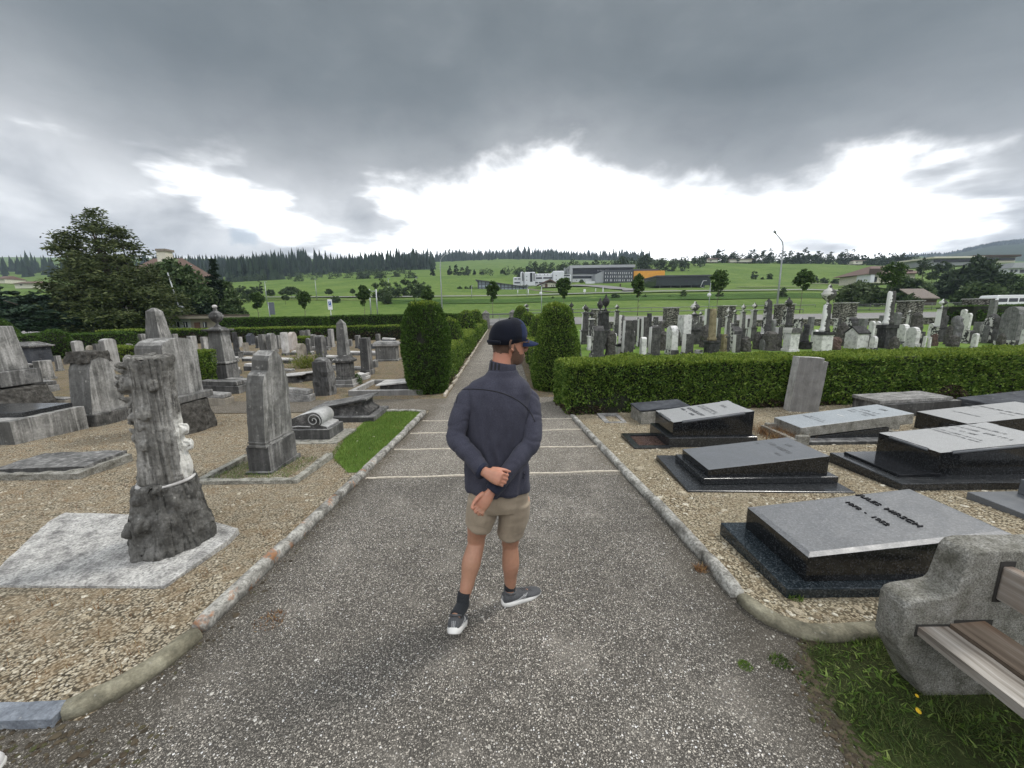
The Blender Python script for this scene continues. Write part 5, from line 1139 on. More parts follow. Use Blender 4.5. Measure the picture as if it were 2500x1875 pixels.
RIGHT_STONES = [
 ('urnpillar', 1285, 792, 745, 14, 'cw', 1, 'small white urn monument on its own beside the entrance gate'),
 ('urn', 1394, 792, 741, 14, 'bc', 1, 'dark urn peeping over the tall pointed yew'),
 ('urnpillar', 1426, 838, 746, 20, 'aa', 1, 'flame-urn monument with flaking white pedestal, first beyond the pointed yew'),
 ('urnpillar', 1443, 852, 760, 18, 'bw', 1, 'slim dark-urn post with white shaft beside the twin black pillars'),
 ('urn', 1463, 846, 730, 20, 'bb', 1, 'rear one of the twin tall black pillars with ball urns'),
 ('urn', 1474, 850, 722, 24, 'kb', 1, 'front one of the twin tall black pillars with ball urns'),
 ('gable', 1457, 874, 797, 25, 'bb', .8, 'dark pointed headstone standing against the hedge below the twin black pillars'),
 ('rock', 1490, 872, 809, 24, 'rr', .8, 'rough dark framed headstone beside the white pedestal column'),
 ('urnpillar', 1503, 818, 745, 15, 'cb', 1, 'white flaking urn monument in front of the first wall pier'),
 ('column', 1516, 868, 771, 22, 'cw', .8, 'broken column on a big white square pedestal'),
 ('pillar', 1530, 872, 784, 24, 'ak', .9, 'tall black pillar with a single white edge beside the white pedestal'),
 ('pillar', 1546, 838, 783, 12, 'aa', .8, 'slim black stone with white edge on a dark splashed base'),
 ('urnpillar', 1555, 818, 775, 9, 'aa', 1, 'tiny urn stone close to the wall between two white-edged posts'),
 ('pillar', 1562, 843, 780, 13, 'aa', .8, 'first of two white-edged square posts standing side by side'),
 ('pillar', 1573, 845, 776, 15, 'aa', .8, 'second of two white-edged square posts standing side by side'),
 ('pillar', 1584, 818, 767, 10, 'kk', .9, 'plain slim black post reaching above the wall coping'),
 ('arch', 1569, 874, 824, 14, 'wa', .6, 'short white-faced arched stone against the hedge'),
 ('pyr', 1595, 872, 795, 25, 'ab', .9, 'stout black pillar with pyramid top and broad white edge'),
 ('pillar', 1599, 818, 776, 11, 'bb', .9, 'dark post behind the pyramid-topped pillar'),
 ('rock', 1618, 853, 811, 26, 'rr', .8, 'low dark boulder stone with a pale oval patch'),
 ('rock', 1613, 824, 786, 18, 'rr', .8, 'jagged dark stone close to the wall behind the boulder stone'),
 ('round', 1639, 864, 797, 22, 'wb', .5, 'white round-topped slab standing alone on the lawn'),
 ('flat', 1668, 841, 771, 26, 'wg', .55, 'tall white square-shouldered slab with a dark flared cap'),
 ('urn', 1690, 838, 738, 34, 'cb', 1, 'large ornate octagonal urn monument with wide black base'),
 ('pillar', 1677, 866, 817, 24, 'ab', .8, 'white-faced short pillar in front of the ornate urn monument'),
 ('pillar', 1725, 808, 756, 13, 'aa', .8, 'white-edged post on a rough mound before the tall yellowish column'),
 ('rock', 1722, 846, 795, 30, 'rr', .8, 'rough dark cone mound beside the tall yellowish column'),
 ('column', 1736, 862, 756, 30, 'yk', .8, 'tall yellowish broken column on a large black block'),
 ('urnpillar', 1771, 856, 752, 16, 'ca', 1, 'small urn on a white pedestal over a yellowed post'),
 ('pillar', 1766, 856, 817, 12, 'yy', .8, 'short yellow-brown post touching the hedge'),
 ('gable', 1790, 853, 799, 30, 'bb', .7, 'wide dark trapezoid headstone behind the short yellow-brown post'),
 ('urnpillar', 1791, 806, 758, 13, 'cb', 1, 'flaking urn stone in front of the third wall pier'),
 ('block', 1797, 858, 818, 16, 'ak', .9, 'dark block stone with white corner against the hedge'),
 ('urnpillar', 1809, 832, 744, 18, 'ca', 1, 'curved urn monument with white name block'),
 ('rock', 1819, 856, 824, 28, 'rr', .9, 'low dark rockery mound against the hedge'),
 ('urnpillar', 1834, 830, 741, 20, 'ca', 1, 'hook-shaped broken urn monument with white flank'),
 ('obelisk', 1866, 850, 732, 34, 'ba', 1, 'grey rounded obelisk on a black cornice, tallest beyond the hedge near the lamp'),
 ('rockdoor', 1878, 854, 811, 48, 'rg', .9, 'rough rockwork mound with a small arched niche'),
 ('round', 1886, 812, 783, 12, 'g', .6, 'small grey round-topped stone right of the rounded obelisk'),
 ('urn', 1915, 826, 728, 30, 'bb', 1, 'tall dark monument with drooping urn before the fourth wall pier'),
 ('chest', 1928, 856, 802, 36, 'wc', .9, 'white wreathed pedestal tomb with flaking dark cornice'),
 ('column', 1963, 850, 793, 28, 'kk', .8, 'sooty black drum column with a white dome cap'),
 ('colbase', 2006, 856, 745, 38, 'aw', .8, 'great white-sided column on a white plaque pedestal, crowned by a big urn'),
 ('rock', 2024, 852, 824, 58, 'dd', .8, 'reddish brown rock mound in front of the hedge'),
 ('rock', 2052, 842, 790, 34, 'rr', .8, 'dark jagged rockwork stone left of the white house tomb'),
 ('shoulder', 2072, 838, 776, 28, 'bb', .7, 'sooty shouldered stone behind the white house tomb'),
 ('house', 2088, 850, 802, 46, 'wk', .7, 'white gabled house-shaped tomb with a dark roof'),
 ('round', 2125, 828, 785, 13, 'w', .4, 'white rounded tablet, near one of an adjoining pair'),
 ('round', 2138, 828, 786, 13, 'w', .4, 'white rounded tablet, far one of an adjoining pair'),
 ('flat', 2103, 810, 780, 18, 'g', .5, 'greenish grey slab behind the white house tomb'),
 ('colbase', 2160, 848, 714, 40, 'ak', .8, 'massive broken pillar with white face and wreath on black steps'),
 ('arch', 2181, 814, 765, 20, 'gb', .6, 'grey arched stone right of the massive broken pillar'),
 ('shoulder', 2200, 838, 793, 26, 'wg', .45, 'white lobed headstone leaning, with a ball finial'),
 ('shoulder', 2224, 845, 800, 27, 'w', .4, 'broad white round-shouldered headstone facing the path'),
 ('rock', 2232, 818, 764, 30, 'rr', .8, 'gnarled dark tree-like rock monument behind the white headstones'),
 ('pillar', 2246, 844, 811, 16, 'bb', .8, 'dark short pillar right of the broad white headstone'),
 ('flat', 2254, 846, 822, 8, 'w', .5, 'thin white stake stone, nearer of two by the hedge'),
 ('flat', 2267, 846, 824, 8, 'w', .5, 'thin white stake stone, second of two by the hedge'),
 ('urnpillar', 2288, 832, 732, 34, 'ab', 1, 'gabled shrine with a white-tipped urn, right of the stake stones'),
 ('round', 2270, 822, 791, 13, 'w', .4, 'small white slab left of the gabled shrine'),
 ('rock', 2278, 842, 815, 22, 'dd', .9, 'small red-brown rock with a white crest by the hedge'),
 ('rock', 2326, 844, 820, 30, 'rr', .9, 'low dark boulder with a white crest by the hedge'),
 ('rock', 2328, 832, 772, 36, 'gg', .8, 'rough grey mound stone with a pale slab in it'),
 ('round', 2346, 806, 757, 13, 'w', .5, 'rear white tablet in front of the clipped dark hedge'),
 ('round', 2356, 812, 766, 15, 'w', .5, 'front white tablet in front of the clipped dark hedge'),
 ('flat', 2383, 830, 788, 20, 'g', .5, 'grey plain slab before the clipped dark hedge'),
 ('arch', 2361, 836, 808, 24, 'bb', .7, 'squat dark block stone left of the rugged arch'),
 ('rockdoor', 2413, 836, 768, 42, 'bg', .8, 'rugged dark arch with a pale tablet inside'),
 ('pillar', 2415, 800, 735, 18, 'gg', .8, 'grey square post rising behind the rugged arch'),
 ('shoulder', 2462, 842, 751, 50, 'gb', .6, 'very large grey fluted stele with a stepped base'),
 ('arch', 2496, 846, 805, 18, 'wb', .5, 'white-sided stone cut off at the frame edge'),
 ('rock', 1410, 872, 848, 16, 'g', .9, 'pale rubble lump at the foot of the pointed yew'),
 ('rock', 1705, 868, 855, 26, 'g', .9, 'pale rubble pieces on the grass below the ornate urn'),
 ('pillar', 1660, 808, 775, 12, 'bb', .8, 'dark small post left of the square-shouldered slab'),
 ('pillar', 1975, 815, 775, 14, 'gg', .8, 'grey post near the wall left of the great white-sided column'),
 ('arch', 1945, 815, 780, 16, 'bb', .6, 'dark arched stone near the wall beside the drooping urn'),
 ('arch', 2300, 806, 772, 16, 'bb', .6, 'dark arched stone near the wall right of the gabled shrine'),
 ('pillar', 2150, 808, 772, 14, 'gg', .6, 'grey slab by the wall behind the white tablet pair'),
 ('urnpillar', 1434, 822, 752, 13, 'cb', 1, 'dark flame-topped post just behind the first flame-urn monument'),
 ('pillar', 1482, 828, 790, 12, 'ab', .8, 'white-edged post behind the rough framed headstone'),
 ('round', 1497, 850, 815, 13, 'wb', .5, 'narrow white rounded stone beside the framed headstone'),
 ('arch', 1540, 850, 808, 14, 'cb', .6, 'flaking low stone tucked behind the tall black pillar'),
 ('pillar', 1608, 838, 795, 13, 'ab', .8, 'white-edged stone in front of the jagged dark stone'),
 ('rock', 1652, 842, 806, 16, 'rr', .8, 'dark lump stone left of the square-shouldered white slab'),
 ('urnpillar', 1706, 820, 762, 14, 'cb', 1, 'slim flaking urn post right of the large ornate monument'),
 ('pillar', 1750, 826, 778, 13, 'ab', .8, 'white-edged post right of the yellowish column'),
 ('rock', 1756, 850, 815, 20, 'rr', .8, 'dark rough stone left of the small white pedestal urn'),
 ('arch', 1780, 838, 790, 14, 'cw', .6, 'flaking white stone behind the trapezoid headstone'),
 ('pillar', 1822, 826, 780, 13, 'ab', .8, 'white-edged slim pillar between the two broken urn monuments'),
 ('rock', 1846, 850, 812, 20, 'rr', .8, 'dark boulder stone left of the rounded obelisk'),
 ('pillar', 1898, 850, 800, 16, 'ab', .8, 'white-edged square pillar left of the wreathed pedestal tomb'),
 ('urnpillar', 1950, 840, 775, 16, 'cb', 1, 'flaking urn stone right of the wreathed pedestal tomb'),
 ('round', 1985, 846, 806, 15, 'wb', .5, 'white rounded stone between the drum column and the great column'),
 ('pillar', 2038, 830, 780, 15, 'bb', .8, 'dark pillar right of the great white-sided column'),
 ('rock', 2112, 846, 812, 20, 'rr', .8, 'dark rock right of the white gabled house tomb'),
 ('round', 2130, 852, 822, 16, 'wb', .5, 'small white rounded stone in front of the tablet pair'),
 ('rock', 2180, 852, 822, 26, 'rr', .8, 'dark rock at the foot of the massive broken pillar'),
 ('urnpillar', 2214, 812, 758, 16, 'cb', 1, 'dark urn post behind the lobed white headstone'),
 ('rock', 2312, 838, 795, 20, 'rr', .8, 'dark rugged stone right of the gabled shrine'),
 ('round', 2376, 848, 815, 15, 'wb', .5, 'pale rounded stone just left of the rugged arch foot'),
 ('rock', 2440, 850, 815, 24, 'rr', .8, 'dark rock between the rugged arch and the great fluted stele'),
 ('pillar', 2478, 815, 770, 15, 'gg', .8, 'grey stone stub behind the great fluted stele'),
]
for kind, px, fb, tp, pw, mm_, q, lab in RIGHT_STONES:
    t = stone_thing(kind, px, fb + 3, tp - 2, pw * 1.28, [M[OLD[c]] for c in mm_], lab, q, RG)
    if lab.startswith('great white'):
        mp = m_px(t.location); h = 52 * mp; b = MB(); urn(b, 15 * mp, (856 - 748) * mp, h); b.build('urn', [M['old_c']], t)
        b = MB(); strokes(b, 22 * mp, 3 * mp, 5); k = len(b.v); strokes(b, 26 * mp, 3.4 * mp, 6); n_ = 16
        for row in range(3): strokes(b, (24 - 4 * row) * mp, 3 * mp, 8 + row)
        b.v = []; b.f = []; b.mi = []; b.sm = []
        wx_ = 38 * mp / (1 + .92 * t.location.x / t.location.y)
        for row in range(4):
            k = len(b.v); strokes(b, wx_ * (.55 + .12 * (row % 2)), 3.2 * mp, 4 + row)
            for j in range(k, len(b.v)): q_ = b.v[j]; b.v[j] = (-wx_ * .505 - .006, -q_[0], 20 * mp - row * 5.5 * mp + q_[1])
        b.build('lettering', [M['incise']], t)
# ------------------------------------------------------------------ foliage
G1 = [(.012, .03, .006), (.028, .062, .010), (.05, .10, .016), (.10, .17, .028), (.17, .24, .045)]
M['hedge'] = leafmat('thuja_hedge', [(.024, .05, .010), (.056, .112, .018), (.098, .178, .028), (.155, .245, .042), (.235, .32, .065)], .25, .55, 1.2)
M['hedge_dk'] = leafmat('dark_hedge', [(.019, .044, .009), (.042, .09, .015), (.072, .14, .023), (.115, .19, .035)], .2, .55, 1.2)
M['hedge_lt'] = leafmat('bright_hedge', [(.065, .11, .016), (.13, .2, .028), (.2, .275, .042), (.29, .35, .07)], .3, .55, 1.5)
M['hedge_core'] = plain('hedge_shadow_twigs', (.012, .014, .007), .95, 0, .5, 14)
M['twig'] = leafmat('bare_hedge_twigs', [(.03, .022, .014), (.06, .045, .028), (.10, .08, .05)], .0, .8)
M['bark'] = plain('tree_bark', (.07, .058, .045), .9, 0, .4, 6, .5)
M['bark_pale'] = plain('young_bark', (.16, .14, .11), .9, 0, .3, 6, .3)
M['yew'] = leafmat('brownish_conifer', [(.022, .036, .014), (.048, .068, .023), (.082, .105, .036), (.125, .145, .055)], .15, .65, .5)
M['cedar'] = leafmat('dark_cedar', [(.012, .028, .019), (.026, .053, .034), (.05, .086, .053), (.085, .125, .078)], .15, .65, .5)
M['chestnut'] = leafmat('broad_leaves', [(.02, .04, .014), (.048, .085, .027), (.085, .135, .046), (.17, .215, .11)], .2, .6, .5)
M['spruce'] = leafmat('spruce', [(.006, .016, .009), (.014, .03, .014), (.026, .048, .02)], .1, .7, .5)
M['young'] = leafmat('young_tree_leaves', [(.016, .036, .01), (.038, .075, .018), (.066, .118, .028), (.105, .165, .045)], .25, .6, .6)
M['scrub'] = leafmat('scrub_leaves', [(.02, .038, .016), (.042, .07, .028), (.072, .11, .042), (.11, .15, .065)], .2, .7, .15)
M['scrub_pale'] = leafmat('pale_scrub', [(.05, .075, .035), (.09, .125, .055), (.14, .18, .085)], .2, .7, .4)
M['far_tree'] = leafmat('ridge_trees', [(.022, .036, .019), (.042, .065, .031), (.07, .1, .046)], .15, .7, .05)
M['conif_far'] = leafmat('forest_spruce', [(.008, .017, .011), (.014, .028, .016), (.024, .042, .022)], .0, .8, .02)
M['broom'] = leafmat('yellow_green_bush', [(.06, .09, .015), (.13, .16, .025), (.22, .24, .05)], .25, .7, 2)

def unit(v): return v / np.maximum(np.linalg.norm(v, axis=1, keepdims=True), 1e-6)
def cards(name, P, D, L, Wd, mats, mi=None, parent=None, bend=.0):
    """leaf cards: at P, growing along D, length L, width Wd (a pointed four-sided leaf)"""
    n = len(P); D = unit(D); rv = unit(np.random.randn(n, 3)); S = unit(np.cross(D, rv)); L = np.asarray(L)[:, None] if hasattr(L, '__len__') else L; Wd = np.asarray(Wd)[:, None] if hasattr(Wd, '__len__') else Wd
    N = np.cross(D, S)
    V = np.stack([P - D * L * .5, P + S * Wd * .5 + N * Wd * .12, P + D * L * .5, P - S * Wd * .5 + N * Wd * .12], 1).reshape(-1, 3)
    F = np.arange(n * 4).reshape(n, 4)
    return link(name, npmesh(name, V, F, mats, mi), parent)
def lump(P, sc, amp, seed=0):
    return np.array([noise.noise(Vector(p) * sc + Vector((seed, seed * 2, 0))) for p in P]) * amp

def hedge(name, label, A, B, wid, h, dens, leaf, mat, mat_core='hedge_core', round_=.12, top_mat=None, cat='hedge', group=None, droop=.0, lift=.0, ends=True, bare=0):
    """clipped hedge from A to B (front line), depth wid behind it"""
    A = Vector((A[0], A[1], 0)); B = Vector((B[0], B[1], 0)); u = (B - A); L = u.length; u.normalize(); nn = Vector((-u.y, u.x, 0))
    if nn.y < 0 and abs(u.x) > abs(u.y): nn = -nn
    c = (A + B) / 2; z0 = gz(c.x, c.y)
    t = thing(name, label, cat, (A.x, A.y, gz(A.x, A.y)), math.atan2(u.y, u.x), group)
    flip = 1 if (Vector((-u.y, u.x, 0)) - nn).length < .1 else -1
    dz = gz(B.x, B.y) - gz(A.x, A.y)
    def face(n, kind):
        a, b_ = np.random.rand(n), np.random.rand(n)
        if kind == 'front': P = np.stack([a * L, np.zeros(n), b_ * h], 1); N = np.tile([0, -1., 0], (n, 1))
        elif kind == 'back': P = np.stack([a * L, np.full(n, wid), b_ * h], 1); N = np.tile([0, 1., 0], (n, 1))
        elif kind == 'top': P = np.stack([a * L, b_ * wid, np.full(n, h)], 1); N = np.tile([0, 0, 1.], (n, 1))
        elif kind == 'e0': P = np.stack([np.zeros(n), a * wid, b_ * h], 1); N = np.tile([-1., 0, 0], (n, 1))
        else: P = np.stack([np.full(n, L), a * wid, b_ * h], 1); N = np.tile([1., 0, 0], (n, 1))
        return P, N
    Ps, Ns, K = [], [], []
    for kind, area in (('front', L * h), ('top', L * wid), ('back', L * h * .4), ('e0', wid * h), ('e1', wid * h)):
        n = int(area * dens * (1.25 if kind == 'top' else 1)); P, N = face(n, kind); Ps.append(P); Ns.append(N); K.append(np.full(n, kind == 'top'))
    P = np.concatenate(Ps); N = np.concatenate(Ns); K = np.concatenate(K)
    # rounded shoulders
    r = round_; q = P.copy(); lo = np.array([r, r, -9]); hi = np.array([L - r, wid - r, h - r]); cl = np.clip(q, lo, hi); dv = q - cl; ln = np.linalg.norm(dv, axis=1); m_ = ln > r
    P[m_] = cl[m_] + dv[m_] / ln[m_][:, None] * r
    N = unit(np.where(m_[:, None], dv, N * 1.0))
    P += N * (lump(P, 1.4, .08 * min(1, h), 3) + lump(P, 5.5, .05, 5) + np.random.uniform(-.05, .015, len(P)))[:, None]
    P[:, 2] = np.maximum(P[:, 2], .01); P[:, 2] += dz * P[:, 0] / L; P[:, 1] *= flip; N[:, 1] *= flip
    D = unit(N * .8 + np.random.randn(len(P), 3) * .55 + np.array([0, 0, .45 - droop]))
    mi = None; mats = [M[mat]]
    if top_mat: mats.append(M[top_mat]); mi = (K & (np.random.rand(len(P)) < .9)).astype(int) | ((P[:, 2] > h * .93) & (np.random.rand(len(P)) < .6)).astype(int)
    if bare:
        mats.append(M['twig']); mi = np.zeros(len(P), int) if mi is None else mi
        low = (P[:, 2] < h * (bare + lump(P, 1.2, .35, 9))) & (np.random.rand(len(P)) < .75) & ~K; mi[low] = len(mats) - 1
    s_ = np.random.uniform(.6, 1.3, len(P)); cards('foliage', P, D, leaf * s_, leaf * .5 * s_, mats, mi, t)
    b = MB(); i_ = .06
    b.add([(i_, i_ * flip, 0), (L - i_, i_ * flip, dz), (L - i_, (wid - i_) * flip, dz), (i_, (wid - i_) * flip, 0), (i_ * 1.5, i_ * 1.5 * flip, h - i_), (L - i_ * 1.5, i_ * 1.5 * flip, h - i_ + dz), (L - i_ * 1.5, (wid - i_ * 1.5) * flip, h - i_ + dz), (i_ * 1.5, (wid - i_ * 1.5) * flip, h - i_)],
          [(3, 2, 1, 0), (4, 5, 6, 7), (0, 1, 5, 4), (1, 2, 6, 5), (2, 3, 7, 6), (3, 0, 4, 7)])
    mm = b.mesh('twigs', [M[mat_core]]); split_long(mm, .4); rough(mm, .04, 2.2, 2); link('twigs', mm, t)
    return t
def topiary(name, label, x, y, prof, dens, leaf, mat, sq=0, top_mat=None, cat='topiary', group=None, hole=None, rz=0):
    """clipped tree of revolution; prof is (radius, height); sq makes it squarish"""
    t = thing(name, label, cat, (x, y, gz(x, y)), rz, group); area = 0; segs = []
    for (r0, z0), (r1, z1) in zip(prof, prof[1:]):
        a = math.pi * (r0 + r1) * math.hypot(r1 - r0, z1 - z0); segs.append(a); area += a
    n = int(area * dens); pick = np.random.choice(len(segs), n, p=np.array(segs) / area); tt = np.random.rand(n); pr = np.array(prof)
    r = pr[pick, 0] * (1 - tt) + pr[pick + 1, 0] * tt; z = pr[pick, 1] * (1 - tt) + pr[pick + 1, 1] * tt; dr = pr[pick + 1, 0] - pr[pick, 0]; dzz = pr[pick + 1, 1] - pr[pick, 1]
    a = np.random.uniform(0, 2 * math.pi, n); k = 1 + sq * (np.abs(np.cos(2 * a)) * -.12 + .06)
    ca, sa = np.cos(a), np.sin(a); ln = np.maximum(np.hypot(dr, dzz), 1e-5)
    N = np.stack([ca * dzz / ln, sa * dzz / ln, -dr / ln], 1); P = np.stack([r * k * ca, r * k * sa, z], 1)
    P += N * (lump(P, 2, .05, x) + lump(P, 6, .03, y) + np.random.uniform(-.06, .015, n))[:, None]; P[:, 2] = np.maximum(P[:, 2], .01)
    keep = np.ones(n, bool)
    if hole is not None:
        for hx, hz, hw, hh in hole: keep &= ~((np.abs(P[:, 0] - hx) < hw * np.random.uniform(.7, 1.1, n)) & (np.abs(P[:, 2] - hz) < hh * np.random.uniform(.7, 1.1, n)) & (P[:, 1] < 0))
    P, N = P[keep], N[keep]; n = len(P)
    D = unit(N * .8 + np.random.randn(n, 3) * .5 + np.array([0, 0, .5])); s_ = np.random.uniform(.6, 1.3, n); mi = None; mats = [M[mat]]
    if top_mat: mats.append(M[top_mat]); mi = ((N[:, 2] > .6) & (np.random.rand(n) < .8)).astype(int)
    cards('foliage', P, D, leaf * s_, leaf * .5 * s_, mats, mi, t)
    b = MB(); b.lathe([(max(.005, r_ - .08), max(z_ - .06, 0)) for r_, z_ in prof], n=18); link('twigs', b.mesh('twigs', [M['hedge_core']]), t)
    return t

# the long hedge on the right and the two tall clipped yews at the path
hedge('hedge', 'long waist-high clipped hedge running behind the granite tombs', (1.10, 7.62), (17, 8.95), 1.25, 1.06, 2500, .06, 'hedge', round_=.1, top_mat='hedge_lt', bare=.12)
topiary('clipped_yew', 'tall flat-topped clipped yew with a dark hole, left of the path', -2.25, 10.15, [(.5, 0), (.58, .35), (.655, .9), (.67, 1.35), (.6, 1.75), (.45, 2.22), (.4, 2.32), (.3, 2.36), (.01, 2.37)], 2600, .055, 'hedge_dk', .8, 'hedge_lt', hole=[(-.02, 1.5, .07, .13), (.05, 1.4, .05, .08), (-.05, 1.0, .05, .06)])
topiary('clipped_yew', 'tall tapering clipped yew with a rounded tip, right of the path', 1.22, 10.4, [(.62, 0), (.68, .3), (.66, .7), (.6, 1.2), (.5, 1.65), (.4, 2.05), (.34, 2.17), (.24, 2.24), (.01, 2.27)], 2600, .055, 'hedge', .3, 'hedge_lt')
PH = 'low hedges lining the far path'; PT = 'clipped cones along the far path'
for i, (y0, y1, h_, lab) in enumerate(((10.9, 15.6, .95, 'low path-side hedge directly behind the flat-topped yew'), (16.8, 23, .95, 'low path-side hedge between the first and second left clipped cones'), (24.5, 31, .95, 'low path-side hedge past the second left clipped cone'), (32.5, 39, .95, 'low path-side hedge ending at the left gate pillar'))):
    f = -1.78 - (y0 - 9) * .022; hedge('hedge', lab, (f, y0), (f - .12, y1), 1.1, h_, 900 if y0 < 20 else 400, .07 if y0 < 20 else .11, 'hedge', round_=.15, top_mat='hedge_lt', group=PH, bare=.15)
for i, (y0, y1, lab) in enumerate(((11.2, 16.5, 'low path-side hedge hidden behind the man and the tapering yew'), (18.2, 25, 'low path-side hedge past the right clipped cone'), (27, 39, 'low path-side hedge near the right gate pillar'))):
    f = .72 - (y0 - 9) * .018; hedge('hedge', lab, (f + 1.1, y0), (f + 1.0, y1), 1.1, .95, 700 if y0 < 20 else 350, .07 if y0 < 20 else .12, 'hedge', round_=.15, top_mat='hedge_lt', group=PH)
CONE = [(.5, 0), (.6, .4), (.58, .8), (.47, 1.3), (.32, 1.62), (.18, 1.74), (.01, 1.78)]
for x, y, s_, lab in ((-2.55, 16.2, 1.02, 'clipped rounded cone, first on the left behind the flat-topped yew'), (-2.75, 23.8, 1.15, 'clipped rounded cone, second on the left of the far path'), (-2.9, 31.8, 1.15, 'clipped rounded cone, third on the left, close to the gate'), (1.35, 17.4, 1.05, 'clipped rounded cone right of the man\'s cap'), (1.15, 26, 1.05, 'small clipped cone just behind the man\'s cap'), (.9, 36, 1.3, 'dark clipped dome beside the right gate pillar')):
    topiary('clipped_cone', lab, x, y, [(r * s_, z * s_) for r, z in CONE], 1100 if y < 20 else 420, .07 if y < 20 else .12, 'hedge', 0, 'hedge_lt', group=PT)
# hedges at the back of the left field
g = G(452, 958); hedge('hedge', 'bright-topped clipped block hedge between the arched stele and the urn monument', (-9.25, 10.3), (-8.6, 10.3), .9, 1.12, 2200, .06, 'hedge', top_mat='hedge_lt', round_=.06)
hedge('hedge', 'long bare-stemmed hedge with a bright flat top behind the left gravestones', (-28.5, 26.6), (-3.6, 28.4), 1.5, 1.0, 420, .11, 'hedge_dk', top_mat='hedge_lt', round_=.1, bare=.62)
hedge('hedge', 'dark tall far hedge, longer section left of the parking sign gap', (-27.5, 36.6), (-18.0, 37.2), 1.6, 1.55, 260, .15, 'hedge_dk', round_=.12)
hedge('hedge', 'dark tall far hedge, section right of the parking sign gap', (-17.4, 37.2), (-4.9, 38.0), 1.6, 1.62, 260, .15, 'hedge_dk', round_=.12)
hedge('hedge', 'dark green hedge below the pale yard wall, left part of the field', (-27.5, 20.2), (-21.5, 21.5), 1.2, 1.1, 420, .1, 'hedge_dk', round_=.12, bare=.1)
hedge('hedge', 'brownish thinned hedge at the frame edge behind the roofed tomb', (-31.5, 19.6), (-28.2, 20.0), 1.2, 1.0, 420, .1, 'twig', round_=.12)
hedge('hedge', 'small bright low hedge behind the weathered post stone', (-17.6, 16.5), (-15.6, 16.5), .8, .75, 700, .08, 'hedge_lt', round_=.1)
hedge('hedge', 'short bright low hedge under the two-tone slab by the far hedge', (-13.2, 23.5), (-11.6, 23.5), .8, .6, 500, .09, 'hedge_lt', round_=.1)
g = G(70, 884); topiary('round_bush', 'clipped round-topped bush beside the roofed tomb', g.x, g.y + 1.2, [(.55, 0), (.62, .5), (.6, 1.0), (.45, 1.3), (.2, 1.42), (.01, 1.45)], 700, .09, 'hedge_dk', 0, cat='bush')
g = GD(-12, 22); topiary('clipped_cone', 'big clipped cone cut by the frame edge', g.x, g.y, [(1.5, 0), (1.35, .6), (1.0, 1.3), (.6, 1.9), (.25, 2.25), (.01, 2.35)], 420, .11, 'hedge_dk', 0)
g = G(872, 938); topiary('clipped_cone', 'tiny dark cone bush at the foot of the tallest obelisk', g.x, g.y, [(.16, 0), (.17, .1), (.12, .22), (.05, .31), (.01, .33)], 3000, .035, 'hedge_dk')
hedge('hedge', 'clipped dark hedge behind the last gravestones, by the frame edge', (41.5, 35), (62, 35.8), 2.5, 1.75, 160, .17, 'hedge_dk', round_=.7)
g = G(2492, 985); herb('yellow_plant', 'tall yellowing plant at the hedge foot by the frame edge', 'plant', g.x, g.y - .25, 220, .18, .42, M['broom'])
n = 1500; g = G(750, 898); P = np.stack([np.random.normal(0, .3, n), np.random.normal(0, .2, n), np.abs(np.random.normal(.2, .14, n))], 1)
t = thing('bush', 'loose yellow-green bush between the tan headstone and the leaning boulder', 'bush', (g.x, g.y, g.z)); cards('foliage', P, np.random.randn(n, 3) * .5 + P * 1.5 + np.array([0, 0, .6]), np.random.uniform(.06, .14, n), np.random.uniform(.012, .03, n), [M['broom']], None, t)

# ------------------------------------------------------------------ trees
def trunk(t, h, r, mat, lean=(0, 0), limbs=0, crown=None, seed=0):
    rr = random.Random(seed); b = MB(); n = 7; pts = [(lean[0] * h * (k / n) ** 1.5 + rr.uniform(-.02, .02) * h * .3, lean[1] * h * (k / n) ** 1.5, h * k / n) for k in range(n + 1)]
    b.tube(pts, [r * (1.35 if k == 0 else 1 - .75 * k / n) for k in range(n + 1)], 8)
    for i in range(limbs):
        q = rr.uniform(.3, .85); p0 = Vector(pts[int(q * n)]); a = rr.uniform(0, 6.28); L = (crown or h * .3) * rr.uniform(.4, .8)
        p1 = p0 + Vector((math.cos(a) * L * .5, math.sin(a) * L * .5, L * .35)); p2 = p0 + Vector((math.cos(a) * L, math.sin(a) * L, L * .6)); b.tube([p0, p1, p2], [r * .45, r * .28, r * .1], 6)
    return link('trunk', b.mesh('trunk', [M[mat]]), t)
def crown_pts(env, nclump, ncard, flat=.75, cr=(.16, .3), shell=.65, seed=0, gaps=0):
    """env: list of (height, radius_x, offset_x) describing the outline; returns points and outward directions"""
    rs = np.random.RandomState(seed); hs = np.array([e[0] for e in env]); rx = np.array([e[1] for e in env]); ox = np.array([e[2] for e in env]); H = hs[-1] - hs[0]
    w_ = np.maximum(rx, .05) ** 1.3; cs = []
    while len(cs) < nclump:
        h = hs[0] + H * rs.rand(); r = np.interp(h, hs, rx)
        if rs.rand() > (r / rx.max()) ** 1.2 + .08: continue
        a = rs.uniform(0, 6.28); q = math.sqrt(rs.uniform(.12, 1.0)) * .86; c = rx.max() * rs.uniform(*cr) * (.55 + .45 * r / rx.max())
        cs.append((np.interp(h, hs, ox) + r * q * math.cos(a), r * q * math.sin(a) * .9, h, c))
    cs = np.array(cs); k = rs.choice(len(cs), ncard, p=cs[:, 3] ** 2 / (cs[:, 3] ** 2).sum()); d = unit(rs.randn(ncard, 3)); d[:, 2] = np.abs(d[:, 2]) * np.where(rs.rand(ncard) < .65, 1, -1)
    rad = cs[k, 3] * rs.uniform(shell, 1.06, ncard); P = cs[k, :3] + d * rad[:, None] * np.array([1, 1, flat])
    return P, d
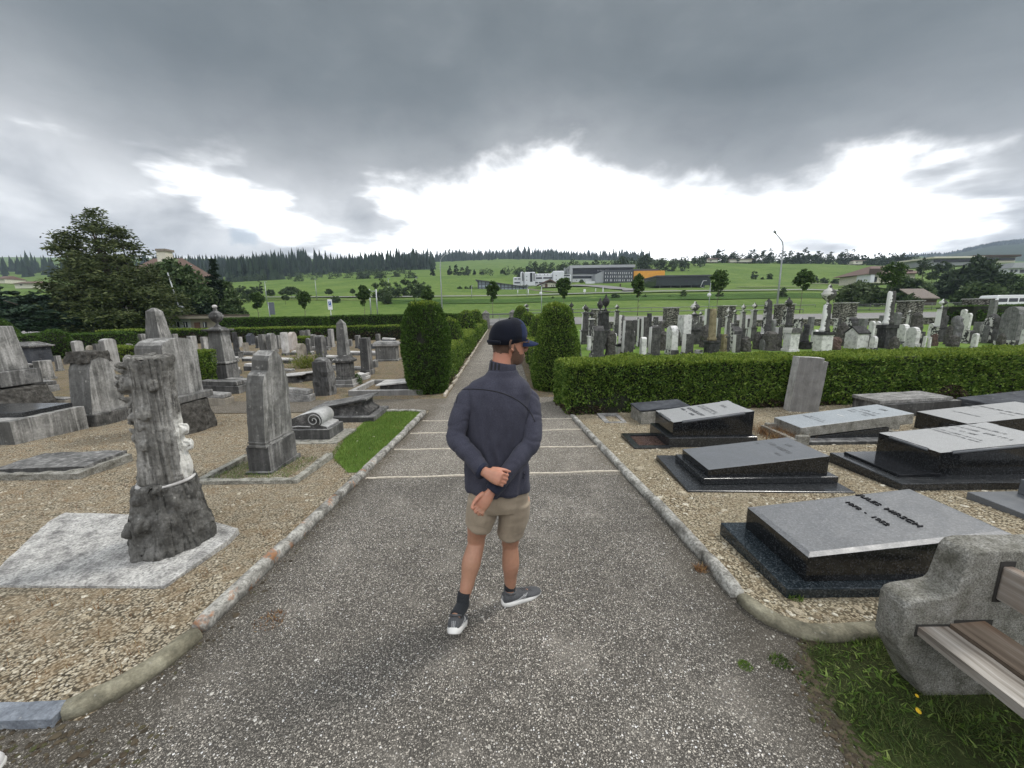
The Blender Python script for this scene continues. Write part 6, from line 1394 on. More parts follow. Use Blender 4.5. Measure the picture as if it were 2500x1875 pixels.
def tree(name, label, px, d, ytop, pw, mat, bark='bark', ybot=None, n=900, clumps=26, leaf=None, shape='round', group=None, foot=None, flat=.8, seed=None, limbs=4, trunk_r=None, cat='tree', lw=.6, up=.2, cr=(.26, .42)):
    """tree in picture column px at distance d; ytop / ybot are where its crown ends, pw its crown width"""
    px += (1322 - px) / 5200 * ((ybot or ytop + 60) - ytop) * .55      # stand the foot under a crown seen in a tilted view
    g = GD(px, d); mp = m_px(g); H = W(px, ytop, d).z - g.z; hb = (W(px, ybot, d).z - g.z) if ybot else H * .08; rad = pw * mp / 2; seed = seed or int(px * 7 + d)
    sh = {'round': [(0, .45), (.15, .8), (.4, 1), (.65, .92), (.85, .62), (1, .15)], 'oval': [(0, .3), (.2, .75), (.45, 1), (.7, .8), (.9, .4), (1, .08)], 'cone': [(0, .95), (.15, 1), (.4, .74), (.7, .38), (.9, .14), (1, .02)],
          'dome': [(0, .9), (.3, 1), (.6, .86), (.85, .5), (1, .1)], 'inv': [(0, .18), (.3, .6), (.55, 1), (.75, .85), (.9, .5), (1, .12)], 'col': [(0, .7), (.2, 1), (.6, .85), (.85, .5), (1, .1)]}[shape]
    env = [(hb + (H - hb) * a, rad * r_, 0) for a, r_ in sh]
    t = thing(name, label, cat, (g.x, g.y, g.z), 0, group); leaf = leaf or max(rad * .2, mp * 2.6)
    n = int(n * 1.5); P, D = crown_pts(env, int(clumps * 2.2), n, flat, cr, .35, seed); rs = np.random.RandomState(seed)
    D = unit(D + rs.randn(len(P), 3) * .7 + np.array([0, 0, up])); s_ = rs.uniform(.6, 1.4, len(P))
    cards('crown', P, D, leaf * s_, leaf * lw * s_, [M[mat]], None, t)
    trunk(t, max(hb + (H - hb) * .6, .3), trunk_r or max(H * .016, .02), bark, limbs=limbs, crown=rad, seed=seed)
    return t

# big brown-green conifer on the left, several leaders, layered sprays
g = GD(300, 37.5); t = thing('conifer', 'huge ragged brown-green conifer with several leaders, left side', 'tree', (g.x, g.y, g.z)); mp = m_px(g)
def hz(y): return W(230, y, 36).z - g.z
ENV = [(825, 110, 240), (800, 150, 242), (760, 160, 240), (720, 142, 230), (690, 128, 212), (650, 112, 195), (610, 100, 190), (570, 78, 183), (540, 48, 180), (520, 28, 178), (503, 6, 178)]
env = sorted([(hz(y), r * mp * .93, (c - (248 - .2 * (815 - y))) * mp) for y, r, c in ENV]); P, D = crown_pts(env, 340, 60000, .55, (.14, .26), .25, 4)
zt = hz(640); k = (P[:, 2] < zt) | (np.random.rand(len(P)) < .7 + .3 * lump(P, .9, 1.0, 4)); P, D = P[k], D[k]
D = unit(D * np.array([1, 1, .25]) + np.random.randn(len(P), 3) * np.array([.6, .6, .25]) + np.array([0, 0, -.12])); s_ = np.random.uniform(.5, 1.3, len(P))
cards('crown', P, D, .36 * s_, .12 * s_, [M['yew']], None, t)
b = MB()
for x0, x1, y1, r_ in ((0, -1.6, 560, .22), (.2, -1.2, 515, .25), (.5, .2, 560, .2), (.9, 1.2, 585, .18), (-.6, -3, 600, .16), (.4, -.3, 530, .18), (1.3, 2.3, 640, .14), (-.3, -2.4, 575, .12), (.7, .7, 570, .12)):
    z1 = hz(y1); pts = [(x0 + (x1 - x0) * (q ** 1.3), math.sin(x0 * 7 + q * 2) * .5, z1 * q) for q in (0, .2, .4, .6, .8, 1)]; b.tube(pts, [r_ * 1.3, r_, r_ * .85, r_ * .6, r_ * .35, r_ * .1], 7)
link('trunk', b.mesh('trunk', [M['bark']]), t)
def sprays(name, label, px, d, ytop, ybot, pw, mat, n, seed, flat=.35, shape=None, tr=.2):
    g = GD(px, d); mp = m_px(g); hh = lambda y: W(px, y, d).z - g.z; t = thing(name, label, 'tree', (g.x, g.y, g.z)); H, hb = hh(ytop), hh(ybot); r = pw * mp / 2
    env = [(hb + (H - hb) * a, r * q, 0) for a, q in (shape or [(0, .8), (.2, 1), (.5, .85), (.8, .5), (1, .1)])]
    P, D = crown_pts(env, 90, n, flat, (.2, .34), .3, seed); D = unit(D * np.array([1, 1, .2]) + np.random.randn(n, 3) * np.array([.6, .6, .2]) + np.array([0, 0, -.1])); s_ = np.random.uniform(.6, 1.3, n); cards('crown', P, D, .38 * s_, .15 * s_, [M[mat]], None, t); trunk(t, H * .8, tr, 'bark', limbs=3, crown=r, seed=seed); return t
sprays('cedar', 'blue-green layered evergreen below the huge conifer', 112, 33.5, 715, 805, 130, 'cedar', 6500, 5)
sprays('cedar', 'dark evergreen by the frame edge, left of the layered evergreen', 25, 33, 695, 800, 130, 'cedar', 6500, 6)
sprays('cedar', 'low dark evergreen skirt between the layered evergreen and the huge conifer', 190, 34.5, 735, 806, 120, 'cedar', 4000, 7)
tree('broad_tree', 'broad leafy tree with pale leaf tips in front of the brown roofed house', 425, 47, 638, 185, 'chestnut', ybot=790, n=12000, clumps=90, leaf=.42, shape='dome', trunk_r=.25, up=.1, cr=(.16, .26))
tree('spruce', 'dark pointed spruce right of the broad leafy tree', 530, 50, 632, 62, 'spruce', ybot=775, n=4200, clumps=46, leaf=.5, shape='cone', lw=.35, flat=.4, up=-.1)
tree('spruce', 'greyer bushy conifer leaning against the dark pointed spruce', 565, 48, 682, 66, 'chestnut', ybot=786, n=3400, clumps=40, leaf=.4, shape='cone', lw=.45, flat=.5)
tree('shrub', 'dark shrub mass between the broad tree and the pointed spruce', 500, 46, 735, 70, 'spruce', ybot=792, n=1800, clumps=24, leaf=.4, shape='dome', cat='shrub')
YT = 'young street trees along the road'
for px, yt, yb, pw, fy, lab in ((630, 708, 760, 34, 782, 'young street tree nearest the dark sign board'), (745, 709, 752, 36, 778, 'young street tree between the dark board and the parking sign'), (890, 696, 747, 34, 774, 'young street tree beside the two grey poles'), (1045, 702, 748, 30, 770, 'young street tree showing over the flat-topped yew'),
                            (1203, 688, 734, 34, 765, 'young street tree in front of the glass wedge building'), (1376, 677, 727, 38, 764, 'young street tree in front of the white towered building'), (1558, 670, 727, 36, 766, 'young street tree in front of the orange building'),
                            (1752, 658, 721, 52, 766, 'young street tree beside the black glazed building'), (1956, 660, 714, 44, 764, 'young street tree right of the big street lamp'), (2172, 640, 702, 58, 758, 'young street tree in front of the brown roofed farmhouse')):
    tree('young_tree', lab, px, 52, yt, pw, 'young', 'bark_pale', yb, 1500, 20, .26, 'inv', YT, trunk_r=.045, limbs=3)

# ------------------------------------------------------------------ far hedgerow trees, ridge trees, woods
FT = 'trees and bushes on the far meadow'
for px, d, yt, yb, pw, mat, sh, lab in (
    (933, 120, 683, 738, 52, 'scrub', 'round', 'large dark round tree clump left of the two tall poles, behind them'), (965, 135, 690, 726, 36, 'scrub', 'round', 'lower tree touching the right side of the large dark clump'), (990, 150, 683, 722, 34, 'far_tree', 'round', 'paler tree at the right end of the large dark clump'),
    (1012, 118, 685, 722, 48, 'scrub', 'dome', 'dark bushy tree behind the flat-topped yew'), (1035, 140, 690, 720, 40, 'scrub', 'dome', 'small dark tree touching the bushy one behind the flat-topped yew'), (945, 110, 712, 740, 36, 'scrub', 'dome', 'bush under the large dark clump'),
    (820, 115, 722, 737, 28, 'scrub', 'dome', 'rounded bush on the bank right of the parking sign'), (712, 135, 702, 716, 40, 'scrub', 'dome', 'wide bush by the upper road above the dark sign board'), (695, 130, 707, 718, 24, 'scrub', 'dome', 'low bush left of the wide roadside bush'),
    (697, 112, 720, 731, 18, 'scrub', 'dome', 'small bush on the lower meadow left of the street tree'), (803, 140, 706, 716, 20, 'scrub', 'dome', 'small round bush on the upper meadow above the parking sign'), (862, 140, 706, 715, 12, 'scrub', 'dome', 'tiny round bush on the upper meadow right of the parking sign'),
    (590, 150, 696, 722, 34, 'scrub', 'dome', 'bush clump right of the greyer conifer'), (618, 150, 700, 722, 30, 'scrub', 'dome', 'pale bush under the lone small spruce'), (634, 160, 678, 716, 18, 'spruce', 'cone', 'lone small spruce among the bushes'), (660, 150, 704, 720, 22, 'scrub', 'dome', 'bush right of the lone small spruce'),
    (600, 118, 716, 736, 26, 'scrub', 'dome', 'dark bush on the lower bank beside the greyer conifer'), (728, 300, 676, 702, 36, 'scrub', 'dome', 'big round field tree in front of the forest'), (765, 320, 678, 697, 26, 'far_tree', 'dome', 'field tree next to the pale hut'),
    (885, 300, 664, 690, 42, 'far_tree', 'dome', 'broad dark field tree at the forest edge'), (925, 300, 658, 686, 34, 'far_tree', 'dome', 'tall dark field tree at the forest edge'), (965, 310, 664, 682, 24, 'far_tree', 'dome', 'round field tree right of the tall dark one'), (1003, 290, 658, 686, 34, 'scrub', 'dome', 'paler broad field tree near the flat-topped yew'),
    (850, 330, 674, 692, 30, 'far_tree', 'dome', 'bush row at the forest foot, left part'), (810, 330, 678, 694, 34, 'far_tree', 'dome', 'bush row at the forest foot, middle part'),
    (1055, 330, 645, 672, 14, 'spruce', 'cone', 'tall dark spruce behind the left street lamp'), (1098, 340, 648, 671, 16, 'spruce', 'cone', 'first spruce of a small group on the meadow'), (1113, 345, 643, 671, 18, 'spruce', 'cone', 'tallest spruce of a small group on the meadow'), (1128, 340, 652, 671, 16, 'far_tree', 'dome', 'rounded tree in the small meadow group'), (1142, 350, 650, 670, 18, 'far_tree', 'dome', 'last rounded tree of the small meadow group'), (1158, 350, 657, 670, 8, 'spruce', 'cone', 'tiny spruce right of the small meadow group'),
    (1176, 340, 664, 670, 14, 'far_tree', 'dome', 'small bush alone on the far meadow'), (1228, 350, 658, 668, 14, 'far_tree', 'dome', 'small round tree alone on the far meadow'), (1122, 200, 698, 712, 14, 'scrub', 'dome', 'bush left of the glass wedge building'), (1138, 200, 699, 711, 12, 'scrub', 'dome', 'second bush left of the glass wedge building'), (1149, 200, 697, 713, 9, 'scrub', 'oval', 'narrow bush touching the glass wedge building'),
    (1349, 122, 724, 737, 12, 'scrub', 'dome', 'small dark bush on the bank below the white building'), (1503, 118, 716, 740, 32, 'scrub', 'dome', 'dark double bush on the bank left of a street tree'), (1574, 118, 720, 742, 24, 'scrub', 'dome', 'dark bush on the bank right of a street tree'), (1668, 118, 708, 740, 28, 'scrub', 'dome', 'grey-green bush on the bank below the black building'), (1634, 118, 722, 738, 20, 'scrub', 'dome', 'faint low bush on the bank'),
    (1758, 116, 710, 730, 22, 'scrub', 'dome', 'bush half hidden behind a street tree trunk'), (1912, 112, 702, 728, 22, 'scrub', 'dome', 'dark bush just right of the big street lamp'), (1890, 112, 727, 738, 12, 'scrub', 'dome', 'tiny bush at the big street lamp foot'),
    (1842, 240, 660, 686, 18, 'far_tree', 'oval', 'taller of two lone trees on the right meadow'), (1861, 240, 677, 686, 8, 'far_tree', 'dome', 'tiny bush between two lone meadow trees'), (1879, 240, 668, 687, 17, 'far_tree', 'oval', 'shorter of two lone trees on the right meadow'),
    (1992, 200, 675, 691, 16, 'far_tree', 'dome', 'first bush of the field row before the farmhouse'), (2012, 200, 677, 692, 20, 'far_tree', 'dome', 'second bush of the field row before the farmhouse'), (2042, 195, 680, 695, 24, 'far_tree', 'dome', 'third bush of the field row before the farmhouse'), (2080, 195, 682, 690, 10, 'far_tree', 'dome', 'last tiny bush of the field row before the farmhouse'),
    (2095, 80, 690, 740, 90, 'scrub_pale', 'dome', 'pale feathery shrub mass left of the farmhouse street tree'), (2140, 78, 705, 742, 60, 'scrub', 'dome', 'dark shrub under the farmhouse street tree'), (2215, 95, 680, 735, 90, 'scrub', 'dome', 'dark shrub mass below the farmhouse'), (2250, 130, 624, 682, 32, 'far_tree', 'oval', 'upright tree right of the farmhouse roof'), (2295, 140, 640, 684, 46, 'far_tree', 'round', 'round tree left of the big grey-green tree'), (2270, 125, 668, 682, 24, 'scrub', 'dome', 'small bush under the upright tree'),
    (2375, 110, 632, 735, 120, 'far_tree', 'dome', 'big grey-green tree behind the barn'), (2385, 75, 695, 738, 90, 'scrub', 'dome', 'leafy shrub mass right of the barn'), (2455, 105, 670, 738, 80, 'scrub', 'dome', 'shrub mass above the white van'), (2500, 90, 672, 732, 60, 'scrub', 'dome', 'dark tree cut by the frame edge above the white van'), (2225, 62, 715, 752, 40, 'scrub', 'dome', 'brownish scrub left of the barn roof'),
    (1285, 232, 698, 702, 16, 'scrub', 'dome', 'low hedge bush at the white building foot'), (1420, 225, 683, 689, 10, 'scrub', 'dome', 'little round bush before the big modern building'),
    (480, 300, 660, 690, 40, 'far_tree', 'dome', 'faint tree behind the broad leafy tree')):
    n = 420 if d > 150 else 800
    if pw > 70: n = 2600
    tree('bush' if (yb - yt) < 24 or sh == 'dome' and pw > 50 else 'meadow_tree', lab, px, d, yt, pw, mat, 'bark', yb, n, 14 if pw < 70 else 40, None, sh, FT, limbs=0, cat='bush' if (yb - yt) < 24 else 'tree')
RT = 'trees along the ridge beyond the meadow'
rr = random.Random(5)
ordn = 'first second third fourth fifth sixth seventh eighth ninth tenth eleventh twelfth thirteenth fourteenth fifteenth sixteenth seventeenth eighteenth nineteenth twentieth'.split()
px = 1268; i = 0
for px, yt, pw in ((1268, 652, 32), (1300, 637, 42), (1328, 634, 26), (1345, 642, 26), (1372, 638, 34), (1400, 632, 40), (1428, 640, 30), (1455, 634, 30), (1480, 640, 26), (1518, 626, 44), (1575, 622, 42), (1612, 630, 34), (1640, 634, 24), (1672, 634, 26)):
    tree('grove_tree', f'{ordn[i]} grove tree counted from the end above the glass wedge, behind the modern buildings', px, 300, yt, pw, 'far_tree', 'bark', 680 if px < 1500 else 664, 700, 20, None, 'dome', 'grove behind the modern buildings', limbs=0); i += 1
i = 0; RX = [(1698, 628, 30), (1722, 615, 26), (1742, 624, 22), (1758, 608, 40), (1792, 610, 34), (1815, 616, 22), (1838, 610, 36), (1866, 610, 28), (1882, 607, 22), (1912, 609, 26), (1930, 612, 30), (1946, 616, 22), (1964, 607, 44), (1998, 614, 30), (2030, 616, 26), (2062, 609, 30), (2082, 610, 34), (2110, 622, 36), (2145, 616, 34), (2178, 616, 40), (2204, 618, 30), (2226, 614, 30)]
for k, (px, yt, pw) in enumerate(RX):
    if k < 11: lab = f'{ordn[k]} ridge tree counted rightwards from above the black glazed building'
    else: lab = f'{ordn[len(RX) - 1 - k]} ridge tree counted leftwards from above the farmhouse'
    tree('ridge_tree', lab, px, 410, yt, pw, 'far_tree', 'bark', 652 if px < 2080 else 655, 700, 20, None, 'col' if k % 3 else 'dome', RT, limbs=0)

def woods(name, spots, hmin, hmax, mat, slim=.2, label=None):
    """a far conifer wood that reads as one mass"""
    Vt = []; Ft = []; off = 0; rs = np.random.RandomState(3)
    for x, y in spots:
        z = gz(x, y) - .5; h = rs.uniform(hmin, hmax) * (1 + .45 * noise.noise(Vector((x * .012, y * .012, 0)))); r = h * slim * rs.uniform(.7, 1.2)
        for q0, q1, k in ((.0, .5, 1.0), (.22, .72, .74), (.46, 1.0, .5)):
            n = 6; a = rs.uniform(0, 6.28) + np.arange(n) * 2 * math.pi / n; rad = r * k * rs.uniform(.65, 1.25, n); zz = z + h * (q0 + rs.uniform(-.05, .04, n))
            Vt.append(np.concatenate([np.stack([x + rad * np.cos(a), y + rad * np.sin(a), zz], 1), [[x, y, z + h * q1]]])); Ft += [(off + j, off + (j + 1) % n, off + n) for j in range(n)]; off += n + 1
    o = link(name, npmesh(name, np.concatenate(Vt), np.array(Ft), [M[mat]])); return tag(o, label, kind='stuff')
rs = np.random.RandomState(11); sp = []
def spots(n, pa, pb, da, db, cond=None):
    k = 0
    while k < n:
        px, d = rs.uniform(pa, pb), da + (db - da) * rs.rand() ** .8
        if cond and not cond(px, d): continue
        sp.append(((px - CXP) / FP * d / .98, d)); k += 1
spots(1500, 430, 1075, 400, 740, lambda px, d: d > np.interp(px, [430, 650, 760, 900, 1075], [400, 380, 430, 450, 520]))
spots(260, -250, 430, 470, 700, lambda px, d: not (5 < px < 72 and d < 640))
woods('forest', sp, 12, 26, 'conif_far', .19)
sp = []; spots(120, 598, 722, 375, 398); woods('dark_wood', sp, 16, 24, 'spruce', .17)
sp = []; spots(1100, 1000, 1570, 980, 1500, None); woods('far_forest', sp, 12, 32, 'conif_far', .2)
sp = []; spots(1700, 2150, 2700, 1750, 2550, None); woods('hill_forest', sp, 10, 17, 'conif_far', .5)

def crownwood(name, spots_, hlo, hhi, mat, per=70):
    """a far strip of rounded crowns that reads as one mass"""
    rs = np.random.RandomState(9); PP = []; DD = []; LL = []
    for x, y in spots_:
        h = rs.uniform(hlo, hhi); r = h * rs.uniform(.32, .5); z = gz(x, y); d = unit(rs.randn(per, 3)); q = rs.uniform(.5, 1.05, (per, 1)); PP.append(np.array([x, y, z + h * .5]) + d * q * np.array([r, r, h * .5])); DD.append(d + rs.randn(per, 3) * .6); LL.append(rs.uniform(.6, 1.3, per) * h * .17)
    L = np.concatenate(LL); o = cards(name, np.concatenate(PP), np.concatenate(DD), L, L * .7, [M[mat]]); return tag(o, kind='stuff')
sp = []; spots(150, 1690, 2250, 418, 450); crownwood('ridge_thicket', sp, 5, 10, 'far_tree')
sp = []; spots(60, 1500, 1700, 330, 400); crownwood('ridge_thicket', sp, 5, 9, 'far_tree')
sp = []; spots(40, 1180, 1500, 330, 380); crownwood('grove_thicket', sp, 5, 9, 'far_tree')
sp = []; spots(120, 560, 1010, 330, 395, lambda px, d: d > np.interp(px, [560, 1010], [340, 340])); crownwood('forest_edge', sp, 3, 7, 'far_tree', 50)
# ------------------------------------------------------------------ roads and tracks on the far ground
def strip(name, pts, wid, mat, dz=.03, sub=6, kind='structure'):
    """band that follows the ground through picture column / distance pairs"""
    Q = []
    for (a, da), (b_, db) in zip(pts, pts[1:]):
        for k in range(sub): q = k / sub; Q.append(GD(a + (b_ - a) * q, da + (db - da) * q))
    Q.append(GD(*pts[-1])); V = []; F = []
    for i, p in enumerate(Q):
        t = (Q[min(i + 1, len(Q) - 1)] - Q[max(i - 1, 0)]); t.z = 0; t.normalize(); n = Vector((-t.y, t.x, 0))
        w_ = wid if not hasattr(wid, '__len__') else wid[0] + (wid[1] - wid[0]) * i / (len(Q) - 1)
        for s_ in (-.5, 0, .5): v = p + n * (w_ * s_); V.append((v.x, v.y, gz(v.x, v.y) + dz))
    for i in range(len(Q) - 1):
        for j in (0, 1): F.append((i * 3 + j, i * 3 + j + 1, i * 3 + j + 4, i * 3 + j + 3))
    return tag(link(name, npmesh(name, V, np.array(F), [mat])), kind=kind)
M['verge'] = m_grass('long_verge_grass', [(.05, .085, .02), (.085, .125, .03), (.13, .17, .05), (.2, .21, .09)], 1.0, .3)
M['bank'] = m_grass('bank_grass', [(.03, .062, .014), (.05, .098, .02), (.075, .14, .028)], .8, .3)  # darker green than the verge
strip('road', [(-200, 45.5), (700, 45.5), (1250, 45.5), (1600, 45.3), (2000, 45), (2700, 44.5)], 6.4, M['tarmac'], .05, 14)
strip('kerb_edge', [(900, 49.1), (1250, 49.1), (1600, 48.9), (2000, 48.6), (2700, 48.1)], .35, M['joint'], .12, 14)
strip('bank', [(930, 118), (1250, 117), (1600, 117), (2000, 116), (2330, 112)], 15, M['bank'], .12, 16)
strip('bank', [(540, 128), (760, 128), (930, 124)], 6, M['verge'], .12, 16)
strip('upper_road', [(350, 141), (700, 141), (1000, 141), (1250, 140), (1600, 138), (2000, 136), (2300, 134)], 6.5, M['tarmac'], .4, 16)
strip('track', [(1290, 195), (1320, 175), (1345, 160), (1378, 152)], 2.5, M['path_far'], .4, 6)
strip('driveway', [(1390, 225), (1450, 205), (1500, 185), (1540, 168), (1545, 150)], (10, 7), M['tarmac'], .4, 8)
strip('track', [(1800, 170), (1830, 165), (1900, 165), (2000, 168)], 3, M['path_far'], .35, 8)
strip('track', [(1980, 190), (2060, 186), (2130, 180)], 3, M['path_far'], .35, 8)

# ------------------------------------------------------------------ walls, piers, gate
M['rubble'] = None
def m_rubble(name, a, b_, c, sc):
    nb = NB(name); o = nb.obj(); br = nb.n('ShaderNodeTexVoronoi', feature='F1'); nb.put(br.inputs['Vector'], nb.map(o, (1, 1, 2.3))); br.inputs['Scale'].default_value = sc
    r = nb.sep(br.outputs['Color'])[0]; col = nb.ramp(r, [(0, a), (.5, b_), (1, c)]); col = nb.mix(sm(nb, br.outputs['Distance'], .42, .62), col, tuple(x * .3 for x in a))
    n = nb.noise(o, 9, 5, .6); col = nb.mix(nb.ramp(n, [(.4, .5), (.65, 0)]), col, tuple(x * .5 for x in a)); nb.bump(nb.math('SUBTRACT', n, br.outputs['Distance']), .7, .04); return nb.set(col, .9, spec=.15)
M['rubble'] = m_rubble('rubble_wall', (.12, .115, .10), (.24, .23, .2), (.38, .365, .33), 4.5)
M['coping'] = stone('wall_coping', (.22, .215, .2), (.42, .41, .39), (.55, .54, .51), streak=.1, sc=2)
wl = [GD(1432, 38.2), GD(2380, 37.6)]; wl[0].z = wl[1].z = gz(0, 38)
t = thing('boundary_wall', 'low rubble stone wall with pale coping along the road, behind the old gravestones', 'wall', wl[0], math.atan2(wl[1].y - wl[0].y, wl[1].x - wl[0].x)); Lw = (wl[1] - wl[0]).length
def wz(py, px=1700, d=38): return W(px, py, d).z - gz(0, 38)
hw = wz(784)
b = MB(); b.box(0, Lw, 0, .4, -.1, hw); b.build('wall', [M['rubble']], t); b = MB(); b.box(-.05, Lw + .05, -.06, .46, hw, hw + .09); b.build('coping', [M['coping']], t, .02)
PIERS = 'stone piers of the road wall'
for px, w_, yt, lab in ((1461, 30, 757, 'stone wall pier nearest the path, partly behind dark urn pillars'), (1638, 28, 753, 'stone wall pier standing clear above the lawn between slim posts'), (1773, 30, 748, 'stone wall pier behind the small white pedestal urn'), (1914, 32, 744, 'stone wall pier behind the drooping urn monument'), (2062, 38, 741, 'stone wall pier right of the great white-sided column'), (2220, 40, 736, 'stone wall pier behind the gnarled rock monument'), (2384, 48, 731, 'broad stone pier at the clipped dark hedge')):
    g = GD(px, 37.9); mp = m_px(g); w2 = w_ * mp / 2; h = W(px, yt, 37.9).z - gz(0, 38); t = thing('wall_pier', lab, 'pier', (g.x, g.y, gz(0, 38)), 0, PIERS)
    b = MB(); b.box(-w2, w2, -.3, .75, -.1, h); b.build('pier', [M['rubble']], t); b = MB(); b.box(-w2 - .07, w2 + .07, -.37, .82, h, h + .09); b.build('coping', [M['coping']], t, .02)
M['gate_stone'] = stone('gate_pillar_stone', (.10, .098, .09), (.2, .195, .18), (.3, .29, .27), streak=.5, sc=2)
for px, lab in ((1187, 'gate pillar with pyramid top, left of the gateway'), (1252, 'gate pillar with pyramid top just above the cap, right of the gateway')):
    g = GD(px, 40); h = W(px, 757 if px < 1200 else 755, 40).z - g.z; t = thing('gate_pillar', lab, 'pillar', (g.x, g.y, g.z), 0, 'pyramid-topped gate pillars')
    b = MB(); b.box(-.3, .3, -.3, .3, -.1, h - .38); b.build('shaft', [M['gate_stone']], t, .02); b = MB(); b.box(-.35, .35, -.35, .35, h - .38, h - .3); b.box(-.33, .33, -.33, .33, h - .3, h, taper=.06); b.build('cap', [M['gate_stone']], t, .01)
g = GD(1170, 40.3); t = thing('wall_stub', 'short rubble wall joined to the left gate pillar', 'wall', (g.x, g.y, g.z)); b = MB(); b.box(-.45, .4, -.2, .25, -.1, 1.5); b.build('wall', [M['rubble']], t)
M['iron'] = plain('grey_iron', (.16, .165, .17), .55, .6, .2)
M['galv'] = plain('galvanised_steel', (.36, .38, .39), .5, .5, .15)
g = GD(1194, 40.2); g2 = GD(1245, 40.2); t = thing('iron_gate', 'closed grey mesh gate between the two pyramid-topped pillars', 'gate', (g.x, g.y, g.z)); L = g2.x - g.x
b = MB(); 
for z in (.1, .6, 1.45): b.tube([(.05, 0, z), (L - .05, 0, z)], .025, 6)
for k in range(19): b.tube([(.05 + (L - .1) * k / 18, 0, .1), (.05 + (L - .1) * k / 18, 0, 1.45)], .011 if k % 9 else .03, 5)
b.build('gate', [M['iron']], t)
a0, a1 = GD(2085, 58), GD(2365, 58); t = thing('railing', 'dark metal railing on the far roadside in front of the barn', 'fence', a0, math.atan2(a1.y - a0.y, a1.x - a0.x)); L = (a1 - a0).length; b = MB(); dz = a1.z - a0.z
hr = W(2220, 741, 58).z - gz(GD(2220, 58).x, 58)
for z in (hr, .15): b.tube([(0, 0, z), (L, 0, z + dz)], .04, 6)
for k in range(90): q = k / 89; b.tube([(L * q, 0, dz * q), (L * q, 0, dz * q + hr)], .02 if k % 12 else .05, 4)
b.build('rails', [M['iron']], t)
for k, (y0, px0, px1, lab) in enumerate(((52, 900, 1960, 'thin dark guard rail across the meadow edge, behind the road'), (74, 1290, 1990, 'second thin guard rail at the foot of the bank'))):
    t = thing('guard_rail', lab, 'fence', (0, 0, 0)); b = MB(); pts = []
    for i in range(15): q = GD(px0 + (px1 - px0) * i / 14, y0); pts.append((q.x, q.y, q.z + .55)); b.tube([(q.x, q.y, q.z), (q.x, q.y, q.z + .58)], .035, 5)
    b.tube(pts, .055, 6); b.build('rail', [M['iron']], t)
M['render_pale'] = stone('yard_wall_render', (.22, .2, .16), (.42, .39, .32), (.55, .52, .45), streak=.4, sc=1.5)
for pa, pb, d, y0, lab in ((-60, 46, 23.5, 838, 'pale low yard wall at the frame edge'), (88, 372, 24.5, 828, 'pale low yard wall under the conifers')):
    a0, a1 = GD(pa, d), GD(pb, d + 2); t = thing('yard_wall', lab, 'wall', a0, math.atan2(a1.y - a0.y, a1.x - a0.x)); L = (a1 - a0).length; h = W((pa + pb) / 2, y0, d + 1).z - gz(0, d)
    b = MB(); b.box(0, L, 0, .35, -.1, h - .06); b.build('wall', [M['render_pale']], t); b = MB(); b.box(-.03, L + .03, -.05, .4, h - .06, h + .03); b.build('coping', [M['render_pale']], t, .02)
a0, a1 = GD(532, 40), GD(572, 40); t = thing('yard_wall', 'grey yard wall linking the small guardhouse and the far hedge', 'wall', a0, 0); L = (a1 - a0).length; b = MB(); b.box(0, L, 0, .3, 0, 1.35); b.build('wall', [M['rubble']], t); b = MB(); b.box(-.03, L, -.05, .35, 1.35, 1.43); b.build('coping', [M['coping']], t)

# ------------------------------------------------------------------ buildings
M['b_white'] = plain('white_render', (.62, .63, .66), .7, 0, .08, 1)
M['b_grey'] = plain('grey_cladding', (.3, .31, .33), .6, 0, .1, 1)
M['b_dark'] = plain('anthracite_cladding', (.06, .064, .075), .5, 0, .15, 1)
M['b_glass'] = plain('dark_glazing', (.02, .024, .032), .12, 0, .3, 3)
M['b_glass2'] = plain('green_black_glazing', (.018, .028, .026), .1, 0, .4, 2)
M['b_pane'] = plain('pale_blue_glazing', (.28, .33, .38), .15, 0, .25, 2)
M['b_orange'] = plain('orange_cladding', (.68, .31, .04), .6, 0, .12, .5)
M['b_cream'] = plain('cream_render', (.6, .57, .48), .8, 0, .1, 2)
M['b_tile'] = plain('brown_tiles', (.13, .085, .07), .85, 0, .3, 14, .4)
M['b_tile2'] = plain('grey_brown_tiles', (.15, .125, .105), .85, 0, .35, 6, .4)
M['b_roofgrey'] = plain('pale_metal_roof', (.36, .37, .38), .5, .2, .1, 2)
M['b_timber'] = plain('dark_timber', (.07, .05, .04), .85, 0, .3, 6)
M['b_taupe'] = plain('taupe_render', (.22, .19, .16), .85, 0, .15, 2)
M['b_win'] = plain('window_glass', (.03, .033, .04), .15, 0, .3, 4)
M['b_door'] = plain('brown_door', (.10, .05, .035), .7, 0, .2, 4)
class BL:
    """building whose parts are measured in picture columns and rows at one distance"""
    def __init__(s, name, label, px, d, cat='building'):
        g = GD(px, d); s.d = d; s.o = g; s.t = thing(name, label, cat, g)
    def x(s, px, py=690, dy=0): return W(px, py, s.d + dy).x - s.o.x
    def z(s, py, px=None, dy=0): return W(px if px is not None else s.px, py, s.d + dy).z - s.o.z
    def box(s, name, p0, p1, yt, yb, dep, mat, off=0.0, bev=0, tx=1.0, b=None):
        s.px = (p0 + p1) / 2; bb = MB(); x0, x1 = s.x(p0, (yt + yb) / 2), s.x(p1, (yt + yb) / 2); bb.box(x0, x1, off, off + dep, s.z(yb), s.z(yt)); return bb.build(name, [M[mat]], s.t, bev)
    def wins(s, rects, mat='b_win', off=-.12, name='window'):
        for p0, p1, yt, yb in rects: s.box(name, p0, p1, yt, yb, .1 - off * .0 + .1, mat, off)
B = BL('glass_pavilion', 'low glass building with a slanting wedge roof in the meadow', 1228, 205)
